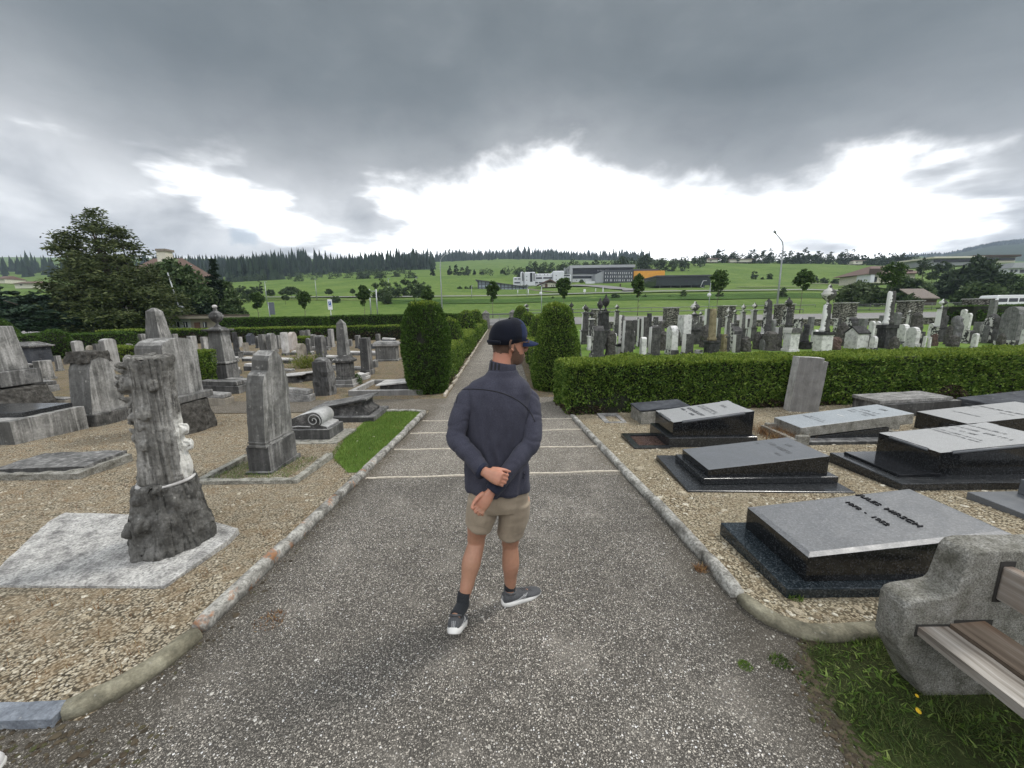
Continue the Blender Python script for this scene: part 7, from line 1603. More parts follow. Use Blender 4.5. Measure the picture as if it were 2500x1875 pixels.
b = MB(); x0, x1 = B.x(1166), B.x(1287); zz = lambda px, py: B.z(py, px)
b.prism([(x0, zz(1166, 712)), (x1, zz(1287, 710)), (x1, zz(1287, 702)), (x0, zz(1166, 685))], 0, 16); b.build('wall', [M['b_pane']], B.t)
b = MB(); b.prism([(x0 - 1, zz(1166, 685)), (x1 + .5, zz(1287, 702)), (x1 + .5, zz(1287, 700.5)), (x0 - 1, zz(1166, 682.5))], -1, 17); b.build('roof', [M['b_dark']], B.t)
b = MB()
for k in range(14):
    q = k / 13; px = 1168 + 117 * q; zt = zz(1166, 685) + (zz(1287, 702) - zz(1166, 685)) * q; xk = x0 + (x1 - x0 - .4) * q; b.box(xk, xk + (.7 if k % 3 == 0 else .4), -.2, -.02, zz(px, 711), zt)
for py, p1 in ((694, 1230), (703, 1287)): b.box(x0, B.x(p1), -.15, -.01, zz(1220, py), zz(1220, py) + .35)
b.build('frame', [M['b_dark']], B.t)
B = BL('white_office', 'white modernist office block with rounded stair towers and slot windows', 1315, 235)
for p0, p1, yt, yb, off, dep in ((1253, 1280, 676, 698, 2, 12), (1271, 1279, 663, 698, .8, 8), (1280, 1307, 664, 699, 0, 10), (1307, 1350, 667, 700, 2, 12), (1350, 1377, 661, 699, 0, 12), (1377, 1396, 669, 697, 3, 10)): B.box('wall', p0, p1, yt, yb, dep, 'b_white', off, .6)
B.wins([(1294, 1300, 666, 688), (1275, 1277.5, 665, 686)]); B.wins([(1302.5, 1305, 667, 686)])
B.wins([(1309, 1324, 676.5, 680), (1327, 1349, 676, 679.5), (1304, 1314, 688, 691), (1316, 1328, 688, 691), (1256, 1262, 679, 681.5), (1264, 1272, 679, 681.5), (1256, 1270, 688, 691)], off=1.85); B.wins([(1378, 1393, 670, 673), (1378, 1393, 677, 679.5), (1378, 1393, 686, 688.5)], off=2.85)
B.wins([(1285, 1287, 674, 676), (1285, 1287, 683, 685), (1285, 1287, 694, 696), (1357, 1359, 672, 674), (1357, 1359, 681, 683)]); B.wins([(1310, 1312, 669.5, 671.5), (1318, 1320, 669.5, 671.5), (1329, 1331, 669, 671), (1337, 1339, 669, 671)], off=1.85)
B = BL('chalet_hall', 'low hall with a wide brown gable roof in front of the white office', 1338, 210)
B.px = 1338; b = MB(); b.prism([(B.x(1324), B.z(701)), (B.x(1362), B.z(700)), (B.x(1362), B.z(694)), (B.x(1343), B.z(686)), (B.x(1324), B.z(694))], .8, 9); b.build('wall', [M['b_cream']], B.t)
b = MB(); b.prism([(B.x(1311), B.z(697)), (B.x(1343), B.z(684.5)), (B.x(1365), B.z(695)), (B.x(1365), B.z(693.5)), (B.x(1343), B.z(681)), (B.x(1311), B.z(695.5))], -.5, 10); b.build('roof', [M['b_tile']], B.t)
b = MB(); b.prism([(B.x(1333), B.z(690)), (B.x(1353), B.z(690)), (B.x(1343), B.z(685))], .5, .79); b.build('gable', [M['b_timber']], B.t); B.wins([(1346, 1348, 696, 699), (1351, 1353, 696, 699), (1357, 1359, 696, 699)], off=.6); B.wins([(1331, 1337, 692, 701)], 'b_door', .55, 'door')
B = BL('modern_office', 'big modern building with a dark glass band under a pale overhanging roof', 1465, 255)
B.box('wall', 1396, 1546, 652, 697, 25, 'b_white', 1.5); B.box('roof', 1390, 1549, 647.5, 654, 28, 'b_roofgrey', -1.5); B.box('roof_house', 1408, 1522, 644.5, 647.5, 16, 'b_grey', 5); B.box('frame', 1390, 1397, 654, 690, 3, 'b_roofgrey', -1.4)
B.box('glass_band', 1397.5, 1547, 655, 668, 1, 'b_glass', .8); B.box('window', 1396, 1453, 673, 679, .5, 'b_glass', 1.2); B.box('chimney', 1379, 1382, 652, 668, 3, 'b_grey', 3); B.box('chimney', 1385, 1390, 655, 668, 3, 'b_grey', 3)
b = MB(); mp = m_px(B.o); strokes(b, 27 * mp, 3.0 * mp, 3); x0, z0 = B.x(1472), B.z(660, 1472); b.v = [(x + x0, .7, z0 + y) for x, y, _ in b.v]; b.build('lettering', [M['b_white']], B.t)
B.wins([(1408, 1409.5, 683, 685), (1428, 1429.5, 682, 684), (1446, 1447.5, 681, 683)], off=1.35)
B = BL('dark_block', 'dark grey block punched with many small white-framed windows', 1502, 240)
B.box('wall', 1475, 1546, 659, 690, 14, 'b_dark', 0); b = MB(); B.px = 1465; b.prism([(B.x(1454), B.z(690)), (B.x(1475), B.z(690)), (B.x(1475), B.z(661)), (B.x(1454), B.z(669))], 1, 12); b.build('wing', [M['b_grey']], B.t); B.box('plinth', 1432, 1476, 686, 694, 3, 'b_white', 1.5)
rr = random.Random(8)
for row, y in enumerate((664.5, 673, 682)):
    for k in range(13):
        px = 1478 + k * 5.2 + rr.choice((0, 1.2, -.8)); B.box('window', px, px + 1.3, y, y + 4.6, .25, 'b_white', -.2)
        if k % 2: B.box('window', px + 1.5, px + 2.6, y + .5, y + 4, .2, 'b_glass', -.15)
B = BL('orange_hall', 'orange clad hall with a dark flat roof beside the dark block', 1586, 250)
B.box('wall', 1548, 1623, 661, 681, 18, 'b_orange', 0); B.box('roof', 1546, 1611, 655.5, 660.8, 22, 'b_dark', 2); B.box('plinth', 1549, 1623, 680.5, 684, 17, 'b_timber', .5)
B = BL('black_pavilion', 'long low black glazed building on dark stilts', 1668, 175)
B.box('glass_wall', 1602, 1735, 675, 697, 16, 'b_glass2', 0); B.box('roof', 1601, 1737, 672, 675.2, 18, 'b_dark', -1); B.box('base', 1614, 1728, 696, 704, 10, 'b_dark', 3); B.box('roof_house', 1641, 1657, 669, 672.2, 5, 'b_grey', 5)
for px in (1613, 1640, 1663, 1690, 1720): B.box('pillar', px, px + 1, 696, 704, .4, 'b_grey', 1)
B.box('mullion', 1671, 1679, 682, 689, .2, 'b_glass', -.15); b = MB(); B.px = 1715; x0, x1, z0, z1 = B.x(1710), B.x(1724), B.z(700), B.z(685.5); b.tube([(x1, -.4, z1), (x0 + 1, -.4, z1), (x0, -.4, z0), (x0 + 1.2, -.4, z0 - .5)], .14, 6); b.build('frame', [M['b_white']], B.t)
B = BL('farmhouse', 'farmhouse with a big brown hipped roof, skylight and white chimney', 2185, 150, 'house')
B.px = 2180; B.box('wall', 2130, 2240, 669, 690, 14, 'b_cream', 1); b = MB(); x0, x1, xm0, xm1 = B.x(2118), B.x(2250), B.x(2160), B.x(2222); z0, z1 = B.z(668), B.z(644)
b.add([(x0, -.5, z0), (x1, -.5, z0), (x1, 17, z0), (x0, 17, z0), (xm0, 7, z1), (xm1, 7, z1)], [(0, 1, 5, 4), (1, 2, 5), (2, 3, 4, 5), (3, 0, 4), (3, 2, 1, 0)]); b.build('roof', [M['b_tile']], B.t)
b = MB(); f = lambda u, v: (x0 + (x1 - x0) * u, -.5 + 7.5 * v - .15, z0 + (z1 - z0) * v + .15); b.add([f(.6, .55), f(.72, .55), f(.70, .9), f(.58, .9)], [(0, 1, 2, 3)]); b.build('skylight', [M['b_pane']], B.t); B.box('chimney', 2217, 2222, 640, 650, 1.5, 'b_white', 5)
for p in (2217, 2229): B.box('dormer', p, p + 8, 658, 663, 2, 'b_timber', 1.2)
B.box('gable', 2122, 2150, 656, 670, .4, 'b_timber', -.4); B.box('wing', 2124, 2134, 668, 690, 6, 'b_white', -.2); B.wins([(2136, 2146, 675, 688)], 'b_win', .8, 'door')
B = BL('barn', 'old barn with a mossy grey-brown roof, low among the shrubs', 2285, 68, 'barn')
B.px = 2285; b = MB(); b.add([(B.x(2240), 0, B.z(727)), (B.x(2302), 0, B.z(727)), (B.x(2331), 5, B.z(700.5)), (B.x(2268), 5, B.z(700.5)), (B.x(2240), 0, B.z(727) - .2), (B.x(2302), 0, B.z(727) - .2), (B.x(2331), 5, B.z(700.5) - .2), (B.x(2268), 5, B.z(700.5) - .2)], [(0, 1, 2, 3), (7, 6, 5, 4), (0, 4, 5, 1), (1, 5, 6, 2), (2, 6, 7, 3), (3, 7, 4, 0)]); b.build('roof', [M['b_tile2']], B.t)
b = MB(); b.add([(B.x(2303), .5, B.z(745)), (B.x(2333), 5, B.z(745)), (B.x(2331), 5, B.z(702)), (B.x(2303), .5, B.z(726)), (B.x(2246), .5, B.z(745)), (B.x(2246), .5, B.z(727)), (B.x(2262), 9, B.z(745)), (B.x(2333), 9, B.z(745))], [(0, 1, 2, 3), (4, 0, 3, 5)]); b.build('wall', [M['b_timber']], B.t)
B = BL('modern_villa', 'long flat-roofed modern building on the slope below the wooded hill', 2390, 190, 'house')
B.px = 2390; B.box('wall', 2275, 2385, 631, 648, 14, 'b_grey', 0); B.box('roof', 2270, 2392, 627, 631, 18, 'b_cream', -2); B.box('glass_wall', 2280, 2385, 633, 640, .3, 'b_glass', -.25); B.box('upper_floor', 2385, 2492, 625, 640, 14, 'b_cream', 2); B.box('upper_roof', 2380, 2494, 622, 626.5, 18, 'b_timber', 0); B.box('upper_glass', 2412, 2490, 628, 635, .3, 'b_glass', 1.7)
B = BL('white_bungalow', 'white bungalow with a pale roof cut by the frame edge', 2482, 130, 'house')
B.px = 2480; B.box('wall', 2460, 2520, 655, 668, 9, 'b_white', 0); b = MB(); b.prism([(B.x(2452), B.z(655)), (B.x(2530), B.z(655)), (B.x(2525), B.z(640)), (B.x(2458), B.z(642))], -1, 9); b.build('roof', [M['b_roofgrey']], B.t); B.wins([(2467, 2473, 658, 664), (2477, 2483, 658, 664), (2490, 2510, 658, 666)])
B = BL('brown_roof_house', 'large house hidden by trees, showing a brown hipped roof and wide chimney', 340, 62, 'house')
B.px = 340; b = MB(); x0, x1 = B.x(255), B.x(432); z0, z1 = B.z(690), B.z(617); b.add([(x0, 0, z0), (x1, 0, z0), (x1, 12, z0), (x0, 12, z0), (B.x(300), 6, z1), (B.x(378), 6, z1)], [(0, 1, 5, 4), (1, 2, 5), (2, 3, 4, 5), (3, 0, 4), (3, 2, 1, 0)]); b.build('roof', [M['b_tile']], B.t)
B.box('wall', 265, 422, 688, 790, 9, 'b_cream', 1); B.box('chimney', 326, 350, 602, 640, 1.4, 'b_cream', 4); B.box('chimney_cap', 323, 349, 597, 603, 1.8, 'b_taupe', 3.8)
B = BL('guardhouse', 'small flat-roofed stone guardhouse with a brown door behind the hedges', 470, 38.5, 'house')
B.px = 470; B.box('wall', 413, 466, 778, 812, 4, 'b_grey', 0); B.box('wall', 466, 528, 778, 812, 3.4, 'b_taupe', .05); B.box('roof', 406, 537, 769, 778, 4.8, 'b_taupe', -.45); B.box('roof_edge', 405, 538, 768.5, 771, 4.9, 'b_timber', -.5)
B.box('door', 475, 488, 787, 804, .1, 'b_door', -.03)
for p0, p1 in ((427, 438), (449, 458), (496, 504)): o = B.box('window', p0, p1, 786, 799, .1, 'b_win', -.04); o2 = B.box('frame', (p0 + p1) / 2 - .5, (p0 + p1) / 2 + .5, 786, 799, .08, 'b_white', -.06); o2.parent = o
t = thing('satellite_dish', 'grey satellite dish on a tall leaning mast behind the guardhouse roof', 'dish', GD(447, 44)); mp = m_px(t.location); hz_ = lambda y: W(447, y, 44).z - t.location.z
b = MB(); b.tube([(0, 0, 0), (-.1, 0, hz_(742)), (-.65, 0, hz_(665))], .06, 6); b.build('mast', [M['galv']], t); b = MB(); b.lathe([(.01, -.1), (.25, -.07), (.4, .02), (.41, .03), (.25, -.04), (.01, -.07)], n=18); o = b.build('dish', [M['galv']], t); o.location = (.2, -.15, hz_(754)); o.rotation_euler = (R(75), 0, R(15))
for px, d, p0, p1, yt, ym, yb, lab in ((55, 190, 36, 80, 685, 692, 704, 'distant house with a wide grey roof left of the conifers'), (5, 210, -14, 12, 672, 681, 692, 'distant beige house at the frame edge'), (750, 330, 746, 756, 683, 687, 695, 'tiny pale hut at the forest foot'), (1745, 405, 1726, 1752, 628, 633, 640, 'red-roofed house half hidden on the ridge'), (1795, 405, 1782, 1836, 630, 633, 640, 'long pale house half hidden on the ridge'), (2095, 400, 2084, 2106, 634, 637, 645, 'small pale house half hidden on the ridge')):
    B = BL('distant_house', lab, px, d, 'house'); B.px = px; B.box('wall', p0, p1, ym, yb, 9, 'b_cream', 0); w_ = (p1 - p0) * .08; b = MB(); xa, xb = B.x(p0 - w_), B.x(p1 + w_); b.add([(xa, -1, B.z(ym)), (xb, -1, B.z(ym)), (xb, 10, B.z(ym)), (xa, 10, B.z(ym)), (xa + 1, 4.5, B.z(yt)), (xb - 1, 4.5, B.z(yt))], [(0, 1, 5, 4), (1, 2, 5), (2, 3, 4, 5), (3, 0, 4), (3, 2, 1, 0)]); b.build('roof', [M['b_tile']], B.t); B.wins([(p0 + (p1 - p0) * .3, p0 + (p1 - p0) * .42, ym + 2, ym + 5)])

# ------------------------------------------------------------------ lamps, poles, signs, van
def lamp(label, px, d, yt, dpx, name='street_lamp', r=.075):
    g = GD(px, d); t = thing(name, label, 'street lamp', g); mp = m_px(g); H = W(px, yt, d).z - g.z; L = dpx * mp; s_ = 1 if L > 0 else -1; a = abs(L)
    pts = [(0, 0, 0), (0, 0, H * .5), (0, 0, H * .8)] + [(s_ * a * .45 * (1 - math.cos(R(q))), 0, H * .8 + H * .12 * math.sin(R(q))) for q in (20, 40, 60, 75)] + [(s_ * a * .92, 0, H * .99)]
    b = MB(); b.tube(pts, [r, r * .85, r * .65] + [r * .5] * 5, 8); b.tube([(0, 0, 0), (0, 0, 1.2)], r * 1.25, 8); b.build('pole', [M['galv']], t)
    b = MB(); b.tube([(s_ * a * .86, 0, H * .975), (s_ * a * .95, 0, H), (s_ * a * 1.06, 0, H * 1.004), (s_ * a * 1.1, 0, H * 1.0)], [.05, .12, .15, .05], 8); b.build('lamp_head', [M['galv']], t)
lamp('tall curved street lamp arching right, beside the flat-topped yew', 1081, 47, 611, 24)
lamp('tallest curved street lamp arching left, behind the old gravestones', 1893, 43.5, 566, -24, r=.1)
lamp('distant street lamp whose head shows above the broad leafy tree', 468, 62, 650, 20)
for px, d, yb, yt, lab in ((653, 112, 727, 688, 'thin grey pole on the bank above the dark sign board'), (774, 125, 728, 682, 'thin grey pole on the bank above the parking sign'), (951, 130, 735, 680, 'thin grey pole in front of the large dark tree clump'), (1018, 130, 725, 678, 'thin pale pole behind the flat-topped yew'), (1152, 132, 722, 698, 'slim pole left of the glass wedge building'), (1287, 132, 723, 700, 'slim pole right of the glass wedge building')):
    g = GD(px, d); t = thing('pole', lab, 'pole', g, 0, 'thin poles on the far bank'); H = W(px, yt, d).z - g.z; b = MB(); b.tube([(0, 0, 0), (0, 0, H)], [.12, .07], 6); b.build('post', [M['galv']], t); b = MB(); b.box(-.1, .6, -.1, .1, H, H + .12); b.build('lamp_head', [M['galv']], t)
t = thing('twin_pole', 'pair of grey poles joined by a crossbar, beside a street tree', 'pole', GD(907, 58)); mp = m_px(t.location); f = lambda y: W(910, y, 58).z - t.location.z; b = MB(); b.tube([(0, 0, 0), (.05, 0, f(706))], .09, 7); b.tube([(16 * mp, 0, 0), (16.5 * mp, 0, f(706))], .09, 7); b.tube([(0, 0, f(711)), (16 * mp, 0, f(711))], .05, 6); b.tube([(-2 * mp, 0, f(709)), (0, 0, f(709))], .05, 6); b.build('frame', [M['galv']], t)
M['blue'] = plain('sign_blue', (.03, .09, .32), .4, 0, .05); M['sign_white'] = plain('sign_white', (.75, .76, .77), .4, 0, .05); M['sign_back'] = plain('sign_back_grey', (.13, .15, .17), .5, .2, .1)
t = thing('parking_sign', 'tall white and blue parking sign on a post behind the far hedge', 'sign', GD(811, 46)); mp = m_px(t.location); f = lambda y: W(808, y, 46).z - t.location.z
b = MB(); b.tube([(0, 0, 0), (0, 0, f(757))], .045, 7); b.build('post', [M['galv']], t); b = MB(); b.box(-5.5 * mp, 5.5 * mp, -.05, -.01, f(756), f(731)); b.build('board', [M['sign_white']], t, .02); b = MB(); b.box(-3.2 * mp, 3.2 * mp, -.06, -.051, f(748), f(736)); b.build('panel', [M['blue']], t)
def upright(s, h, mat, parent, loc):
    cu = bpy.data.curves.new('lettering', 'FONT'); cu.body = s; cu.align_x = 'CENTER'; cu.size = h; cu.extrude = .004; cu.materials.append(mat); o = bpy.data.objects.new('x', cu); COL.objects.link(o); bpy.context.view_layer.update()
    me = bpy.data.meshes.new_from_object(o.evaluated_get(bpy.context.evaluated_depsgraph_get())); bpy.data.objects.remove(o); q = link('lettering', me, parent); q.location = loc; q.rotation_euler = (R(90), 0, 0); return q
upright('P', 6.5 * mp, M['sign_white'], t, (0, -.066, f(742))); b = MB(); b.box(-2 * mp, 2 * mp, -.066, -.061, f(747), f(745)); b.build('pictogram', [M['sign_white']], t)
t = thing('sign_board', 'dark grey sign board seen from behind, on a post past the far hedge', 'sign', GD(667, 46)); f = lambda y: W(668, y, 46).z - t.location.z
b = MB(); b.tube([(-4.5 * mp, 0, 0), (-4.5 * mp, 0, f(738))], .06, 7); b.build('post', [M['galv']], t); b = MB(); b.box(-4 * mp, 9 * mp, -.05, .05, f(768), f(738)); b.build('board', [M['sign_back']], t, .03)
for px, d, yt, yd, lab in ((1322, 54, 700, 717, 'grey post with a small round sign, below the chalet hall'), (1729, 52, 690, 720, 'grey post with a small round sign, below the black glazed building')):
    t = thing('round_sign', lab, 'sign', GD(px, d)); H = W(px, yt, d).z - t.location.z; zd = W(px, yd, d).z - t.location.z; b = MB(); b.tube([(0, 0, 0), (0, 0, H)], .05, 7); b.build('post', [M['galv']], t); b = MB(); b.lathe([(.005, -.02), (.26, -.02), (.26, .02), (.005, .02)], n=18); o = b.build('disc', [M['sign_white']], t); o.location = (-.12, -.08, zd); o.rotation_euler = (R(90), 0, R(-50))
for px, d, w_, yt, yb, lab in ((1427, 133, 6, 706, 713, 'white square sign on the verge of the upper road'), (1472, 140, 2, 702, 713, 'white marker post on the upper road, right one'), (1454, 140, 1.5, 704, 711, 'white marker post on the upper road, left one'), (1514, 160, 3, 693, 700, 'dark litter bin by the driveway'), (1290, 138, 2, 706, 716, 'white marker post beside the glass wedge building'), (1264, 138, 2, 708, 714, 'second white marker below the glass wedge building')):
    t = thing('marker', lab, 'marker', GD(px, d)); mp = m_px(t.location); z0 = W(px, yb, d).z - t.location.z; z1 = W(px, yt, d).z - t.location.z; b = MB(); b.tube([(0, 0, 0), (0, 0, max(z0, .2))], .06, 5); b.build('post', [M['galv']], t); b = MB(); b.box(-w_ * mp / 2, w_ * mp / 2, -.08, .05, min(z0, z1 - .2), z1); b.build('board', [M['b_timber' if 'bin' in lab else 'sign_white']], t, .03)
# van on the road, rear cut by the frame
g = GD(2470, 50.5); t = thing('van', 'white minibus with dark side windows on the road at the frame edge', 'van', (g.x, g.y, g.z), R(3)); f = lambda y: W(2470, y, 50.5).z - g.z; zr = f(720); M['van_white'] = plain('van_paint', (.74, .75, .76), .25, 0, .03)
b = MB(); x0 = W(2425, 735, 50.5).x - g.x
pr = [(x0, .45), (x0 + 5.6, .45), (x0 + 5.6, zr * .93), (x0 + 5.4, zr), (x0 + .75, zr), (x0 + .45, zr * .97), (x0 + .12, zr * .62), (x0 - .02, zr * .5)]
b.prism(pr, 0, 1.95); b.build('body', [M['van_white']], t, .07)
for k, (xa, xb) in enumerate(((.55, 1.75), (1.95, 3.2), (3.4, 4.6))): b = MB(); b.box(x0 + xa, x0 + xb, -.02, .05, f(737), f(728)); b.build('window', [M['b_win']], t, .02)
for xa in (1.0, 4.4):
    for yy in (.02, 1.8): b = MB(); b.lathe([(.02, -.1), (.32, -.1), (.36, -.05), (.36, .05), (.32, .1), (.02, .1)], n=18); o = b.build('wheel', [plain('tyre', (.02, .02, .02), .8)], t); o.location = (x0 + xa, yy + .05, .36); o.rotation_euler = (R(90), 0, 0)
# the air
hz_m = bpy.data.materials.new('haze'); hz_m.use_nodes = True; nt = hz_m.node_tree; nt.nodes.remove(nt.nodes['Principled BSDF'])
pv = nt.nodes.new('ShaderNodeVolumePrincipled'); pv.inputs['Color'].default_value = (.60, .73, .90, 1); pv.inputs['Density'].default_value = .0002; nt.links.new(pv.outputs[0], nt.nodes['Material Output'].inputs['Volume'])
b = MB(); zs = [gz(x, y) for y in (600, 1200, 2500, 2600) for x in (-3000, 0, 2000, 3500)]; b.box(-4800, 11500, -60, 2720, -8, max(max(zs) + 60, 420)); o = b.build('haze', [hz_m]); tag(o, 'pale bluish air over the whole place', None, None, 'stuff')
# ------------------------------------------------------------------ the man walking away
def m_skin(name, base, red):
    b = NB(name); o = b.obj(); n = b.noise(o, 40, 4, .6); n2 = b.noise(o, 9, 3, .5)
    c = b.mix(b.ramp(n2, [(.35, 0), (.65, .6)]), base, red); c = b.mix(b.ramp(n, [(.35, .3), (.6, 0)]), c, tuple(x * .7 for x in base)); b.bump(n, .15, .002)
    b.b.inputs['Subsurface Weight'].default_value = .12; b.b.inputs['Subsurface Radius'].default_value = (.01, .004, .002); return b.set(c, .5, spec=.35)
def m_cloth(name, a, b2, sc, rough_=.9, bumpd=.002):
    b = NB(name); o = b.obj(); n = b.noise(o, sc, 3, .7); w_ = b.noise(b.map(o, (1, 1, .35)), 12, 4, .6)
    c = b.ramp(n, [(.35, a), (.65, b2)]); c = b.mix(b.ramp(w_, [(.35, .35), (.65, 0)]), c, tuple(x * .6 for x in a)); b.bump(n, .35, bumpd)
    b.b.inputs['Sheen Weight'].default_value = .08; return b.set(c, rough_, spec=.15)
M['skin'] = m_skin('skin', (.42, .22, .145), (.46, .19, .13)); M['skin_leg'] = m_skin('tanned_leg_skin', (.36, .195, .125), (.40, .2, .135))
M['jacket'] = m_cloth('heathered_navy_knit', (.036, .037, .054), (.075, .076, .1), 330)
M['jacket_cuff'] = m_cloth('dark_navy_cuff', (.017, .02, .036), (.03, .034, .055), 330)
M['seam'] = plain('black_piping', (.006, .006, .008), .7)
M['shorts'] = m_cloth('khaki_twill', (.29, .235, .17), (.37, .31, .235), 420)
M['sock'] = m_cloth('charcoal_sock', (.018, .02, .023), (.04, .043, .047), 300)
M['cap'] = m_cloth('navy_cap_mesh', (.004, .005, .009), (.010, .013, .024), 500)
M['brim'] = m_cloth('navy_cap_front', (.008, .016, .05), (.014, .026, .075), 500)
M['hair'] = m_cloth('cropped_brown_hair', (.075, .045, .032), (.15, .095, .07), 900, .8)
M['beard'] = m_cloth('brown_beard', (.085, .05, .035), (.17, .10, .07), 900, .8)
M['shoe'] = m_cloth('grey_knit_shoe', (.05, .052, .055), (.12, .123, .128), 260, .8)
M['shoe_line'] = plain('pale_shoe_stripe', (.6, .6, .6), .5); M['sole'] = plain('white_foam_sole', (.72, .71, .68), .6, 0, .08); M['outsole'] = plain('grey_outsole', (.3, .29, .27), .8)
M['rim_metal'] = plain('bronze_rim', (.2, .11, .05), .35, .8)
gl = NB('spectacle_lens'); gl.b.inputs['Transmission Weight'].default_value = .9; gl.b.inputs['Alpha'].default_value = .35; M['lens'] = gl.set((.9, .92, .92), .03)

def hand(b, wrist, d, nrm, side, curl, size=.185, thumb_out=.6, spread=.06, tcurl=.3):
    """palm and five fingers; d points along the hand, nrm out of the palm; side +1 puts the thumb towards d x nrm"""
    d = Vector(d).normalized(); nrm = Vector(nrm); nrm = (nrm - d * nrm.dot(d)).normalized(); s = d.cross(nrm) * side; L = size
    rr = []
    for t, wd, th in ((-.12, .155, .12), (.0, .16, .115), (.12, .2, .115), (.3, .235, .12), (.45, .24, .105), (.52, .22, .085)):
        c = Vector(wrist) + d * (L * t); ring = []
        for j in range(14):
            a = 2 * math.pi * j / 14; ring.append(c + s * (math.copysign(abs(math.cos(a)) ** .75, math.cos(a)) * wd * L * .95) + nrm * (math.sin(a) * th * L))
        rr.append(ring)
    b.rings(rr)
    for k, (off, ln, r) in enumerate(((.165, .43, .046), (.055, .48, .048), (-.06, .45, .046), (-.165, .35, .041))):
        p = Vector(wrist) + d * (L * .44) + s * (off * L); pts = [p]; ang = curl[k] * .25; dd = (d + s * (off * spread * 6)).normalized()
        for q, f in enumerate((.14, .42, .28, .24)):
            u = dd * math.cos(ang) + nrm * math.sin(ang); p = p + u * (ln * L * f * 1.05); pts.append(p); ang += curl[k] * (.3, .95, .9, 0)[q]
        b.tube(pts, [r * L * 1.1, r * L * 1.1, r * L, r * L * .92, r * L * .62], 9)
        blob(b, pts[-1], r * L * .7)
    p = Vector(wrist) + d * (L * .12) + s * (.16 * L) + nrm * (.02 * L); u = (d * (1 - thumb_out) + s * thumb_out + nrm * .25).normalized(); pts = [p]
    for f, bend in ((.2, .0), (.2, tcurl), (.17, tcurl)): u = (u + (d * .6 + nrm * .3 - s * .5) * bend).normalized(); p = p + u * (f * L); pts.append(p)
    b.tube(pts, [.085 * L, .07 * L, .058 * L, .035 * L], 9); blob(b, pts[-1], .037 * L)

def chain(pts, n=6):
    """smooth path through points given as (position, radius)"""
    P = [Vector(p) for p, _ in pts]; Rr = [r for _, r in pts]; out = []
    for i in range(len(P) - 1):
        p0, p1, p2, p3 = P[max(i - 1, 0)], P[i], P[i + 1], P[min(i + 2, len(P) - 1)]
        for k in range(n):
            t = k / n; q = .5 * ((2 * p1) + (p2 - p0) * t + (2 * p0 - 5 * p1 + 4 * p2 - p3) * t * t + (3 * p1 - p0 - 3 * p2 + p3) * t ** 3); out.append((q, Rr[i] + (Rr[i + 1] - Rr[i]) * (3 * t * t - 2 * t ** 3)))
    out.append((P[-1], Rr[-1])); return out
def limb(b, pts, n=16, sm_=6, flat=1.0, up=None): c = chain(pts, sm_); b.tube([p for p, _ in c], [r for _, r in c], n, flat=flat, up=up)

